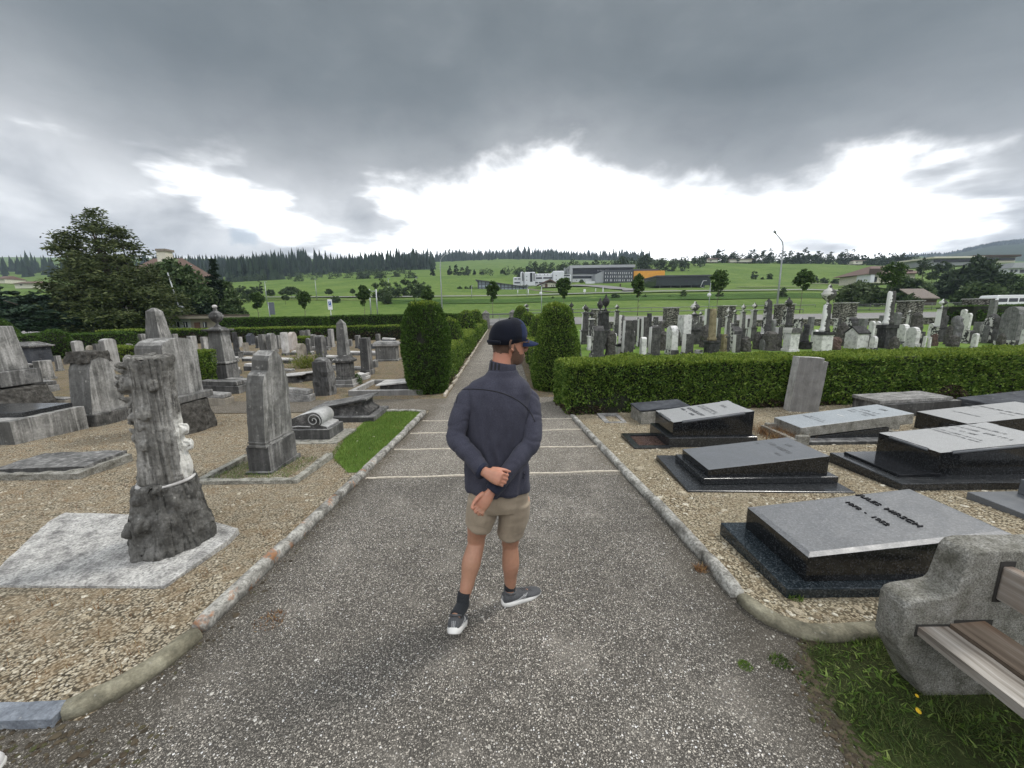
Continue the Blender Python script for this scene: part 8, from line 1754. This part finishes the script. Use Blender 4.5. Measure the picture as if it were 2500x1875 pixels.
def man():
    J = lambda px, py, Y: W(px, py, Y)
    shL, shR = J(1140, 962, 2.06), J(1293, 968, 2.1)
    elL, elR = J(1114, 1068, 1.99), J(1297, 1078, 2.0)
    wrL, wrR = J(1184, 1153, 1.85), J(1204, 1196, 1.872)
    neck0, neck1 = J(1226, 915, 2.09), J(1229, 868, 2.1)
    body = MB()
    # head, in its own frame: F forward (towards the picture's right and away), S the face's right-hand side, U up
    hc = J(1241, 838, 2.115); F = Vector((math.sin(R(66)), math.cos(R(66)), -.10)).normalized(); S = F.cross(Vector((0, 0, 1))).normalized(); U = S.cross(F)
    prof = [(-.118, .062, -.035, .03), (-.108, .083, -.03, .047), (-.09, .092, -.045, .056), (-.065, .093, -.062, .063), (-.035, .09, -.08, .069), (-.005, .089, -.092, .073), (.03, .094, -.099, .076), (.06, .094, -.1, .075), (.085, .082, -.09, .066), (.104, .058, -.066, .047), (.114, .03, -.035, .026), (.117, .008, -.01, .008)]
    rr = []
    for z, f, bk, hw in prof:
        ring = []; cx, a = (f + bk) / 2, (f - bk) / 2
        for j in range(28):
            t = 2 * math.pi * j / 28; c, s = math.cos(t), math.sin(t); e = .86
            ring.append(hc + F * (cx + a * math.copysign(abs(c) ** e, c)) + S * (hw * math.copysign(abs(s) ** e, s)) + U * z)
        rr.append(ring)
    body.rings(rr)
    q = lambda f, s, u: hc + F * f + S * s + U * u
    body.tube([q(.086, 0, .022), q(.1, 0, .0), q(.113, 0, -.018), q(.107, 0, -.032), q(.09, 0, -.036)], [.008, .011, .014, .014, .008], 10)          # nose
    for s_ in (-1, 1): blob(body, q(.098, s_ * .013, -.03), .009)
    body.tube([q(.088, -.022, -.058), q(.097, 0, -.055), q(.088, .022, -.058)], [.006, .008, .006], 8); body.tube([q(.086, -.02, -.07), q(.096, 0, -.068), q(.086, .02, -.07)], [.007, .009, .007], 8)
    blob(body, q(.083, 0, -.098), .013); body.tube([q(.08, -.05, .034), q(.092, -.02, .036), q(.092, .02, .036), q(.08, .05, .034)], [.008, .009, .009, .008], 8)
    for s_ in (-1, 1):                                                                                                                      # ears
        e = [q(-.012 + .017 * math.cos(a) * .9 - .004 * math.sin(a), s_ * (.074 + .007 * (math.cos(a) < 0) + .004), -.006 + .027 * math.sin(a)) for a in [R(x) for x in range(-70, 271, 20)]]
        body.tube(e, [.005] * len(e), 8); blob(body, q(-.009, s_ * .073, -.006), .021, (.55, .4, 1)); blob(body, q(-.004, s_ * .077, -.034), .009)
    limb(body, [(neck0 + Vector((0, 0, -.04)), .075), (neck0, .064), (neck1, .057), (q(-.025, 0, -.04), .056)])
    # torso, arms (under the jacket), legs
    pel = J(1217, 1195, 2.08)
    body.rings([[J(cx, y, Y) + Vector((a * math.cos(2 * math.pi * j / 20), b_ * math.sin(2 * math.pi * j / 20), 0)) for j in range(20)] for cx, y, Y, a, b_ in ((1217, 1230, 2.08, .13, .09), (1217, 1195, 2.08, .15, .1), (1215, 1130, 2.08, .14, .095), (1214, 1050, 2.08, .155, .1), (1215, 980, 2.08, .15, .09), (1218, 950, 2.08, .11, .07), (1224, 918, 2.09, .075, .065))])
    for a, b_, c in ((shL, elL, wrL), (shR, elR, wrR)): limb(body, [(a + Vector((0, 0, -.02)), .036), (a.lerp(b_, .5), .036), (b_, .032), (b_.lerp(c, .4), .032), (c, .026)])
    hL, kL, aL = J(1178, 1215, 2.08), J(1163, 1325, 2.09), J(1129, 1478, 1.925)
    hR, kR, aR = J(1258, 1215, 2.09), J(1246, 1335, 2.16), J(1246, 1448, 2.155)
    calf = lambda k, a, t, o: k.lerp(a, t) + Vector(o)
    limb(body, [(hL, .085), (hL.lerp(kL, .5), .072), (kL + Vector((0, 0, .035)), .053), (kL, .05), (calf(kL, aL, .3, (-.004, -.012, 0)), .056), (calf(kL, aL, .62, (0, -.004, 0)), .041), (calf(kL, aL, .88, (0, 0, 0)), .031), (aL, .034)], 18)
    limb(body, [(hR, .085), (hR.lerp(kR, .5), .072), (kR + Vector((0, 0, .035)), .053), (kR, .049), (calf(kR, aR, .32, (.002, -.012, 0)), .054), (calf(kR, aR, .66, (0, -.004, 0)), .04), (calf(kR, aR, .9, (0, 0, 0)), .031), (aR, .034)], 18)
    # feet inside the shoes, which are posed first
    gR = PZ(1243, 1489, zflat(2.1)); toe = PZ(1325, 1450, zflat(2.2) + .03); dirR = Vector((toe.x - gR.x, toe.y - gR.y, 0)).normalized(); yaw = math.atan2(dirR.y, dirR.x) - math.pi / 2
    anR = J(1245, 1470, 2.14); mtR = Matrix.Translation((anR.x + dirR.x * .062, anR.y + dirR.y * .062, zflat(2.12) + .006)) @ Matrix.Rotation(yaw, 4, 'Z') @ Matrix.Rotation(R(-2.5), 4, 'X')
    mtL = Matrix.Translation((J(1119, 1545, 1.95).x + .014, 1.975, zflat(2.0) + .012)) @ Matrix.Rotation(R(-3), 4, 'Z') @ Matrix.Rotation(R(-29), 4, 'X') @ Matrix.Translation((0, -.13, 0))
    for a_, mt_ in ((aL, mtL), (aR, mtR)): limb(body, [(a_, .033), (mt_ @ Vector((0, -.072, .065)), .029), (mt_ @ Vector((0, 0, .048)), .024), (mt_ @ Vector((0, .06, .04)), .02)])
    # hands: the right one hangs open, palm to us, fingers curling; the left one grips its wrist
    dR = (J(1177, 1232, 1.84) - J(1206, 1194, 1.87)).normalized()
    hand(body, J(1197, 1204, 1.862), dR, Vector((.1, -1, .15)), 1, (1.15, 1.1, 1.05, 1.0), .172, .3, .05, .45)
    dL = (J(1226, 1170, 1.815) - J(1184, 1152, 1.85)).normalized()
    hand(body, J(1187, 1154, 1.842), dL, Vector((.3, .85, -.5)), 1, (1.6, 1.6, 1.55, 1.5), .168, .3, .04, .22)
    me = remesh(body, .0044, 3, .5); me.name = 'person'
    me.materials.append(M['skin']); me.materials.append(M['skin_leg'])
    for p in me.polygons: p.material_index = 1 if p.center.z < .72 else 0
    P = link('person', me)
    tag(P, 'man walking away with hands clasped behind his back, navy cap and jacket, khaki shorts', 'person')
    # hair and beard: thin shells lifted off the head
    def shell(name, cond, mat, lift):
        vs, fs, mp_ = [], [], {}
        for p in me.polygons:
            c = p.center - hc; f, s, u = c.dot(F), c.dot(S), c.dot(U)
            if cond(f, s, u, p.normal):
                fc = []
                for v in p.vertices:
                    if v not in mp_: mp_[v] = len(vs); vs.append(me.vertices[v].co + me.vertices[v].normal * lift)
                    fc.append(mp_[v])
                fs.append(fc)
        m2 = bpy.data.meshes.new(name); m2.from_pydata(vs, [], fs); m2.materials.append(mat); m2.polygons.foreach_set('use_smooth', [True] * len(fs)); return link(name, m2, P)
    nz = lambda f, s, u: .006 * noise.noise(Vector((f * 60, s * 60, u * 60)))
    shell('hair', lambda f, s, u, n: (u > -.052 + .5 * max(0, f + .02) + nz(f, s, u) and f < -.022 - .0 and abs(s) < .09) or (u > .012 and f < .03 and abs(s) < .078), M['hair'], .0022)
    shell('beard', lambda f, s, u, n: (-.122 < u < -.052 + 1.1 * max(0, .045 - f) * 1.0 + nz(f, s, u) and f > -.004 + nz(f, s, u) and n.dot(F) > -.55 and n.dot(U) > -.9 and not (f > .08 and -.075 < u < -.05) and (u < -.045 or f < .05)), M['beard'], .0012)
    # cap
    cp = MB(); rows = []
    for k in range(9):
        t = k / 8 * math.pi / 2; z = .022 + .112 * math.sin(t) ** .9; c = max(math.cos(t), .03) ** .62
        fr = .108 * c + .0; bk = .112 * c; hw = .087 * c; ring = []
        for j in range(28):
            a = 2 * math.pi * j / 28; ca, sa = math.cos(a), math.sin(a); ln = fr if ca > 0 else bk; ring.append(q(ln * ca - .003, hw * sa, z + (.012 if k == 0 else .008) * ca - .012 * (k == 0) - (.012 * (1 - k / 8) if ca < 0 else 0)))
        rows.append(ring)
    cp.rings(rows); cap_ = link('cap', cp.mesh('cap', [M['cap'], M['brim']]), P)
    for p in cap_.data.polygons:
        c = p.center - hc
        if c.dot(F) > .035 + .012 * abs(c.dot(S)) / .08: p.material_index = 1
    bb = MB(); top, bot = [], []
    N = 15
    for i in range(N):
        a = -1.28 + 2.56 * i / (N - 1); s = math.sin(a) * .078; f0 = .104 * math.cos(a * .72) - .01; f1 = .104 * math.cos(a * .72) + .078 * math.cos(a * 1.1) ** .8 if abs(a) < 1.27 else f0 + .002
        dp = .020 * (s / .078) ** 2
        for lst, dz in ((top, .004), (bot, -.001)): lst.append([q(f0 + (f1 - f0) * r_, s * (1 - .06 * r_), .026 - dp - .018 * r_ ** 1.3 + dz) for r_ in (0, .25, .5, .75, 1)])
    vs = [p for row in top for p in row] + [p for row in bot for p in row]; n0 = N * 5; fs = []
    for i in range(N - 1):
        for j in range(4): a = i * 5 + j; fs += [(a, a + 1, a + 6, a + 5), (n0 + a, n0 + a + 5, n0 + a + 6, n0 + a + 1)]
        fs.append((i * 5 + 4, n0 + i * 5 + 4, n0 + i * 5 + 9, i * 5 + 9))
    bb.add(vs, fs, 0, True); bb.build('brim', [M['brim']], cap_)
    bb = MB(); blob(bb, q(-.003, 0, .136), .008, (1, 1, .5)); bb.build('button', [M['cap']], cap_)
    bb = MB(); pts = [q(-.112 * math.cos(a) - .004, .089 * math.sin(a), .003) for a in [R(x) for x in range(-50, 51, 10)]]; bb.tube(pts, .006, 6, flat=1.6, up=(0, 0, 1)); bb.build('strap', [M['cap']], cap_)
    bb = MB(); e0 = [q(.098 - .0022 * k * k * .3, .0 + .02 * math.cos(t_), .075 + .02 * math.sin(t_)) for k, t_ in enumerate([0] * 1)]
    bb.add([q(.099, .026, .06), q(.1045, .0, .06), q(.095, .0, .093), q(.09, .022, .092)], [(0, 1, 2, 3)]); bb.add([q(.099, -.026, .06), q(.1045, .0, .06), q(.095, .0, .093), q(.09, -.022, .092)], [(3, 2, 1, 0)]); bb.v = [tuple(Vector(v) + F * .004) for v in bb.v]; bb.build('emblem', [M['sign_white']], cap_)
    # spectacles
    gb = MB(); 
    for s_ in (-1, 1):
        c0 = q(.104, s_ * .034, .008); ring = [c0 + S * (.024 * math.cos(a)) * 1.0 + U * (.022 * math.sin(a)) - F * (.008 * (s_ * math.cos(a) > 0) * abs(math.cos(a))) for a in [2 * math.pi * k / 20 for k in range(21)]]; gb.tube(ring, .0016, 6)
        gb.tube([q(.097, s_ * .059, .014), q(.07, s_ * .074, .014), q(.02, s_ * .08, .012), q(-.008, s_ * .082, .01), q(-.022, s_ * .081, -.006)], .0016, 6)
    gb.tube([q(.106, -.011, .012), q(.109, 0, .015), q(.106, .011, .012)], .0016, 6); G_ = gb.build('spectacles', [M['rim_metal']], P)
    for s_ in (-1, 1):
        lb = MB(); c0 = q(.1035, s_ * .034, .008); n = 16; lb.add([c0 + S * (.0225 * math.cos(2 * math.pi * k / n)) + U * (.0205 * math.sin(2 * math.pi * k / n)) for k in range(n)], [tuple(range(n))]); lb.build('lens', [M['lens']], G_)
    # jacket
    jb = MB()
    rows = [(1228, 902, 2.09, .078, .072), (1226, 916, 2.088, .098, .078), (1222, 926, 2.085, .135, .088), (1219, 938, 2.082, .17, .096), (1217, 955, 2.08, .188, .108), (1216, 985, 2.08, .192, .118), (1214, 1030, 2.08, .188, .12), (1213, 1080, 2.08, .18, .114), (1213, 1130, 2.08, .176, .112), (1215, 1158, 2.08, .181, .118), (1217, 1182, 2.08, .186, .124), (1218, 1194, 2.08, .183, .122)]
    jb.rings([[J(cx, y, Y) + Vector((a * math.copysign(abs(math.cos(t)) ** .82, math.cos(t)), b_ * math.copysign(abs(math.sin(t)) ** .9, math.sin(t)), 0)) for t in [2 * math.pi * j / 36 for j in range(36)]] for cx, y, Y, a, b_ in rows])
    cL, cR = J(1177, 1150, 1.86), J(1200, 1200, 1.868)
    sb1, sb2 = MB(), MB()
    limb(sb1, [(J(1167, 960, 2.075), .06), (J(1146, 974, 2.065), .068), (shL.lerp(elL, .45) + Vector((-.002, 0, 0)), .058), (elL + Vector((-.002, 0, .01)), .053), (elL.lerp(wrL, .22) + Vector((-.004, -.01, 0)), .052), (elL.lerp(wrL, .6), .047), (cL, .042)], 20)
    limb(sb2, [(J(1270, 964, 2.09), .06), (J(1288, 979, 2.09), .068), (shR.lerp(elR, .45) + Vector((.006, 0, 0)), .058), (elR + Vector((.003, 0, .01)), .053), (elR.lerp(wrR, .25) + Vector((.003, -.005, 0)), .051), (elR.lerp(wrR, .65), .046), (cR.lerp(elR, .12), .041)], 20)
    for b_, a0, a1, r0 in ((jb, J(1185, 956, 2.08), J(1150, 976, 2.068), .066), (jb, J(1252, 958, 2.09), J(1284, 980, 2.09), .066)): limb(b_, [(a0, .05), (a1, r0)], 18)
    jm = remesh(jb, .0062, 9, .5); jm.name = 'jacket'
    sl1 = remesh(sb1, .0056, 5, .5); sl2 = remesh(sb2, .0056, 5, .5); sl1.name = sl2.name = 'sleeve'
    for q_ in (jm, sl1, sl2): q_.materials.append(M['jacket'])
    def seg_near(p, a, b_): ab = b_ - a; t = max(0, min(1, (p - a).dot(ab) / ab.length_squared)); return (p - a - ab * t).length, t
    for me_, v in [(q_, v_) for q_ in (jm, sl1, sl2) for v_ in q_.vertices]:
        p = v.co; w_ = 0
        dl, tl = seg_near(p, elL, wrL); dr, tr_ = seg_near(p, elR, wrR); ul, _ = seg_near(p, shL, elL); ur, _ = seg_near(p, shR, elR)
        if me_ is not jm:
            a, b_ = min(((dl, (wrL - elL)), (dr, (wrR - elR)), (ul, (elL - shL)), (ur, (elR - shR))), key=lambda k: k[0])
            ax = b_.normalized(); s = p.dot(ax); o = p - ax * s; kk = noise.noise(Vector((s * 34 + 2 * noise.noise(p * 12), o.x * 9, o.z * 9))); w_ = .0052 * kk - .002 * abs(kk)
            el_ = min((p - elL).length, (p - elR).length); w_ *= 1 + .3 * max(0, 1 - el_ / .16)
        else:
            w_ = .0145 * noise.noise(Vector((p.x * 24 + 1.5 * noise.noise(p * 5), p.y * 10, p.z * 3.4))) * min(1, max(0, (1.42 - p.z) / .25)) + .003 * noise.noise(p * 14)
        v.co = p + v.normal * w_
    hem = J(1218, 1203, 1.96).z
    jm.update(); Jk = link('jacket', jm, P)
    for q_ in (sl1, sl2): q_.update(); link('sleeve', q_, Jk)
    vs_, ps_ = [], []
    for q_ in (jm, sl1, sl2): o_ = len(vs_); vs_ += [v.co.copy() for v in q_.vertices]; ps_ += [tuple(k + o_ for k in p.vertices) for p in q_.polygons]
    bvh = BVHTree.FromPolygons(vs_, ps_)
    def on(px, py, lift=.001):
        d = ray(px, py).normalized(); h = bvh.ray_cast(CAMP, d); return (h[0] + h[1] * lift) if h[0] else None
    def piping(name, pts, rad, mat, parent=Jk, n=5):
        c = chain([(Vector((x, y, 0)), 1) for x, y in pts], n); ps = [on(q_[0].x, q_[0].y) for q_ in c]; ps = [p for p in ps if p]
        b_ = MB(); b_.tube(ps, rad, 6); return b_.build(name, [mat], parent)
    piping('seam', [(1119, 957), (1128, 952), (1145, 950), (1175, 951), (1205, 955), (1232, 962), (1258, 974), (1282, 992), (1298, 1012), (1306, 1030)], .0021, M['seam'])
    piping('seam', [(1122, 948), (1118, 965), (1114, 985)], .0014, M['seam']); piping('seam', [(1296, 991), (1290, 1010), (1284, 1035)], .0011, M['seam'])
    piping('hem', [(1136, 1197), (1160, 1204), (1190, 1209), (1225, 1212), (1260, 1210), (1285, 1204), (1299, 1197)], .0011, M['jacket_cuff'])
    # collar and its three stripes
    cb = MB(); rows = []
    for cx, y, a, b_ in ((1226, 918, .084, .074), (1227, 906, .077, .069), (1227.5, 893, .073, .067), (1228, 885, .071, .066), (1228, 884, .065, .06), (1227, 900, .066, .06)):
        c = J(cx, y, 2.09); rows.append([c + Vector((a * math.cos(t), b_ * math.sin(t), .016 * -math.sin(t) * 0 + .012 * math.cos(t) * -1)) for t in [2 * math.pi * j / 28 for j in range(28)]])
    cb.rings(rows, cap=False); cm = cb.mesh('collar', [M['jacket']]); co = link('collar', cm, Jk)
    cbv = BVHTree.FromPolygons([v.co.copy() for v in cm.vertices], [tuple(p.vertices) for p in cm.polygons])
    def ons(px, py, lift=.0016):
        d = ray(px, py).normalized(); h = cbv.ray_cast(CAMP, d); h2 = bvh.ray_cast(CAMP, d); hs = [k for k in (h, h2) if k[0]]
        if not hs: return None
        k = min(hs, key=lambda k: k[3]); return k[0] - d * lift
    for x in (1201, 1210.5, 1219.5):
        vs = []; 
        for k in range(9):
            y = 881.5 + 22 * k / 8
            for dx in (-2.3, 0, 2.3): p = ons(x + dx - .08 * (y - 880), y); vs.append(p)
        if all(vs): sb = MB(); sb.add(vs, [(r_ * 3 + c, r_ * 3 + c + 1, r_ * 3 + c + 4, r_ * 3 + c + 3) for r_ in range(8) for c in (0, 1)]); sb.build('stripe', [M['seam']], Jk)
    for a, b_, r0, r1 in ((cR.lerp(elR, .2), cR, .046, .042), (cL.lerp(elL, .02), cL.lerp(wrL, .6), .046, .044)):
        kb = MB(); d_ = (b_ - a); kb.tube([a, a.lerp(b_, .15), a.lerp(b_, .5), a.lerp(b_, .85), b_], [r0 * .97, r0 * 1.04, (r0 + r1) / 2, r1 * 1.03, r1 * .95], 18); mm = kb.mesh('cuff', [M['jacket_cuff']]); split_long(mm, .02); rough(mm, .003, 40, 3); link('cuff', mm, Jk)
    # shorts
    sb = MB()
    sb.rings([[J(cx, y, Y) + Vector((a * math.cos(t), b_ * math.sin(t), 0)) for t in [2 * math.pi * j / 30 for j in range(30)]] for cx, y, Y, a, b_ in ((1217, 1180, 2.08, .165, .105), (1217, 1205, 2.08, .175, .112), (1218, 1225, 2.085, .172, .112), (1218, 1238, 2.085, .16, .1))])
    limb(sb, [(J(1180, 1215, 2.08), .094), (J(1176, 1250, 2.08), .094), (J(1169, 1278, 2.075), .083), (J(1166, 1286, 2.075), .079)], 20); limb(sb, [(J(1257, 1218, 2.09), .094), (J(1255, 1255, 2.11), .093), (J(1247, 1293, 2.13), .082), (J(1246, 1304, 2.135), .08)], 20)
    smh = remesh(sb, .0062, 4, .5); smh.name = 'shorts'; smh.materials.append(M['shorts'])
    for v in smh.vertices: p = v.co; v.co = p + v.normal * (.005 * noise.noise(Vector((p.x * 16, p.y * 12, p.z * 9))) + .003 * noise.noise(Vector((p.x * 14, p.y * 14, p.z * 30))))
    smh.update(); Sh = link('shorts', smh, P)
    sbv = BVHTree.FromPolygons([v.co.copy() for v in smh.vertices], [tuple(p.vertices) for p in smh.polygons])
    def pipe2(pts, rad, mat, name):
        ps = []
        for x, y in pts:
            d = ray(x, y).normalized(); h = sbv.ray_cast(CAMP, d)
            if h[0]: ps.append(h[0] + h[1] * .0004)
        if len(ps) > 2: b_ = MB(); b_.tube(ps, rad, 5); b_.build(name, [mat], Sh)
    M['stitch'] = plain('khaki_stitching', (.25, .2, .145), .9)
    pipe2([(1138 + 4 * k, 1278 + 1.0 * k + 1.5 * math.sin(k * .5)) for k in range(13)], .0007, M['stitch'], 'hem'); pipe2([(1221 + 4 * k, 1302 + 1.5 * math.sin(k * .26)) for k in range(13)], .0007, M['stitch'], 'hem'); pipe2([(1215, 1215), (1213, 1226), (1212, 1238)], .0012, M['stitch'], 'seam')
    # socks
    kb = MB(); limb(kb, [(J(1133, 1446, 1.948), .036), (J(1130, 1465, 1.935), .036), (aL, .037), (mtL @ Vector((0, -.07, .075)), .034)]); mm = kb.mesh('sock', [M['sock']]); link('sock', mm, P)
    kb = MB(); limb(kb, [(J(1245, 1424, 2.157), .0365), (J(1245, 1440, 2.156), .0365), (mtR @ Vector((0, -.066, .07)), .036)]); mm = kb.mesh('sock', [M['sock']]); link('sock', mm, P)
    # shoes, built at the origin toe along +Y and then posed
    def shoe(mat4, lab=None):
        rows = []; N = 24
        st = [(-.115, .022, .07, .02), (-.105, .034, .082, .02), (-.08, .038, .085, .02), (-.045, .039, .08, .02), (.0, .04, .078, .02), (.04, .044, .064, .02), (.08, .046, .052, .02), (.115, .043, .047, .018), (.14, .034, .042, .018), (.157, .016, .036, .02)]
        for y, hw, top, z0 in st:
            ring = []
            for j in range(N):
                a = 2 * math.pi * j / N; c, s = math.cos(a), math.sin(a); zc = (top + z0) / 2; ring.append((hw * math.copysign(abs(c) ** .8, c) * (1 - .22 * max(0, s)), y, zc + (top - z0) / 2 * math.copysign(abs(s) ** .8, s)))
            rows.append(ring)
        b_ = MB(); b_.rings(rows); um = remesh(b_, .0045, 3, .5); um.name = 'shoe'; um.materials.append(M['shoe']); o = link('shoe', um, P)
        so = MB(); rows = []
        for z, k in ((.0, .93), (.004, 1.0), (.016, 1.06), (.027, 1.03), (.03, .95)):
            ring = []
            for j in range(40):
                a = 2 * math.pi * j / 40; y = .02 + .14 * math.sin(a) * (1.0 + .02 * k); t = (y + .12) / .28
                hw = .047 * (1 - .12 * math.sin(max(0, min(1, (t - .15) / .5)) * math.pi)) ; lift = .007 * max(0, (y - .1) / .06) ** 1.5 + .006 * max(0, (-.09 - y) / .03)
                ring.append((hw * k * (1 - .25 * max(0, (y - .08) / .08)) * math.copysign(abs(math.cos(a)) ** .7, math.cos(a)), y * .985, z * (1 - .3 * max(0, (y - .06) / .1)) + lift))
            rows.append(ring)
        so.rings(rows); s_o = link('sole', so.mesh('sole', [M['sole']]), o)
        to = MB(); to.rings([[(x * .96, y * .97 + .0, z - .003) for x, y, z in rows[0]], [(x * .98, y * .98, z + .001) for x, y, z in rows[0]]]); link('tread', to.mesh('tread', [M['outsole']]), s_o)
        ub = BVHTree.FromPolygons([v.co.copy() for v in um.vertices], [tuple(p.vertices) for p in um.polygons])
        def side(y, z, sx):
            h = ub.ray_cast(Vector((sx * .2, y, z)), Vector((-sx, 0, 0))); return h[0] + Vector((sx * .0008, 0, 0)) if h[0] else None
        lb = MB()
        for sx in (-1, 1):
            for pts in ([(-.06, .034), (-.03, .036), (0, .042), (.03, .052), (.045, .058)], [(-.03, .036), (.0, .05), (.02, .055)], [(.02, .036), (.012, .043), (.02, .048), (.012, .055), (.02, .06)], [(.03, .036), (.022, .043), (.03, .048), (.022, .055), (.03, .058)]):
                ps = [side(y, z, sx) for y, z in pts]; ps = [p for p in ps if p]
                if len(ps) > 2: lb.tube(ps, .0014, 5)
        for dx in (-.006, 0, .006):
            ps = [ub.ray_cast(Vector((dx * (1 + z * 6), -.3, z)), Vector((0, 1, 0)))[0] for z in (.034, .045, .056, .066)]; ps = [p for p in ps if p]
            if len(ps) > 2: lb.tube(ps, .0012, 5)
        link('stripe', lb.mesh('stripe', [M['shoe_line']]), o)
        nb_ = MB()
        for k in range(5):
            y = .012 + .016 * k; hs = [ub.ray_cast(Vector((x, y + .006 * (x > 0), .2)), Vector((0, 0, -1)))[0] for x in (-.018, -.006, .006, .018)]
            if all(hs): nb_.tube([h + Vector((0, 0, .002)) for h in hs], .0024, 5)
        if nb_.v: link('lace', nb_.mesh('lace', [M['shoe']]), o)
        cb_ = MB(); cb_.tube([(.03 * math.cos(a), -.065 + .036 * math.sin(a), .083 + .006 * -math.sin(a)) for a in [2 * math.pi * k / 20 for k in range(21)]], .006, 7); link('ankle_collar', cb_.mesh('ankle_collar', [M['shoe']]), o)
        o.matrix_world = mat4; return o
    shoe(mtR); shoe(mtL)
man()
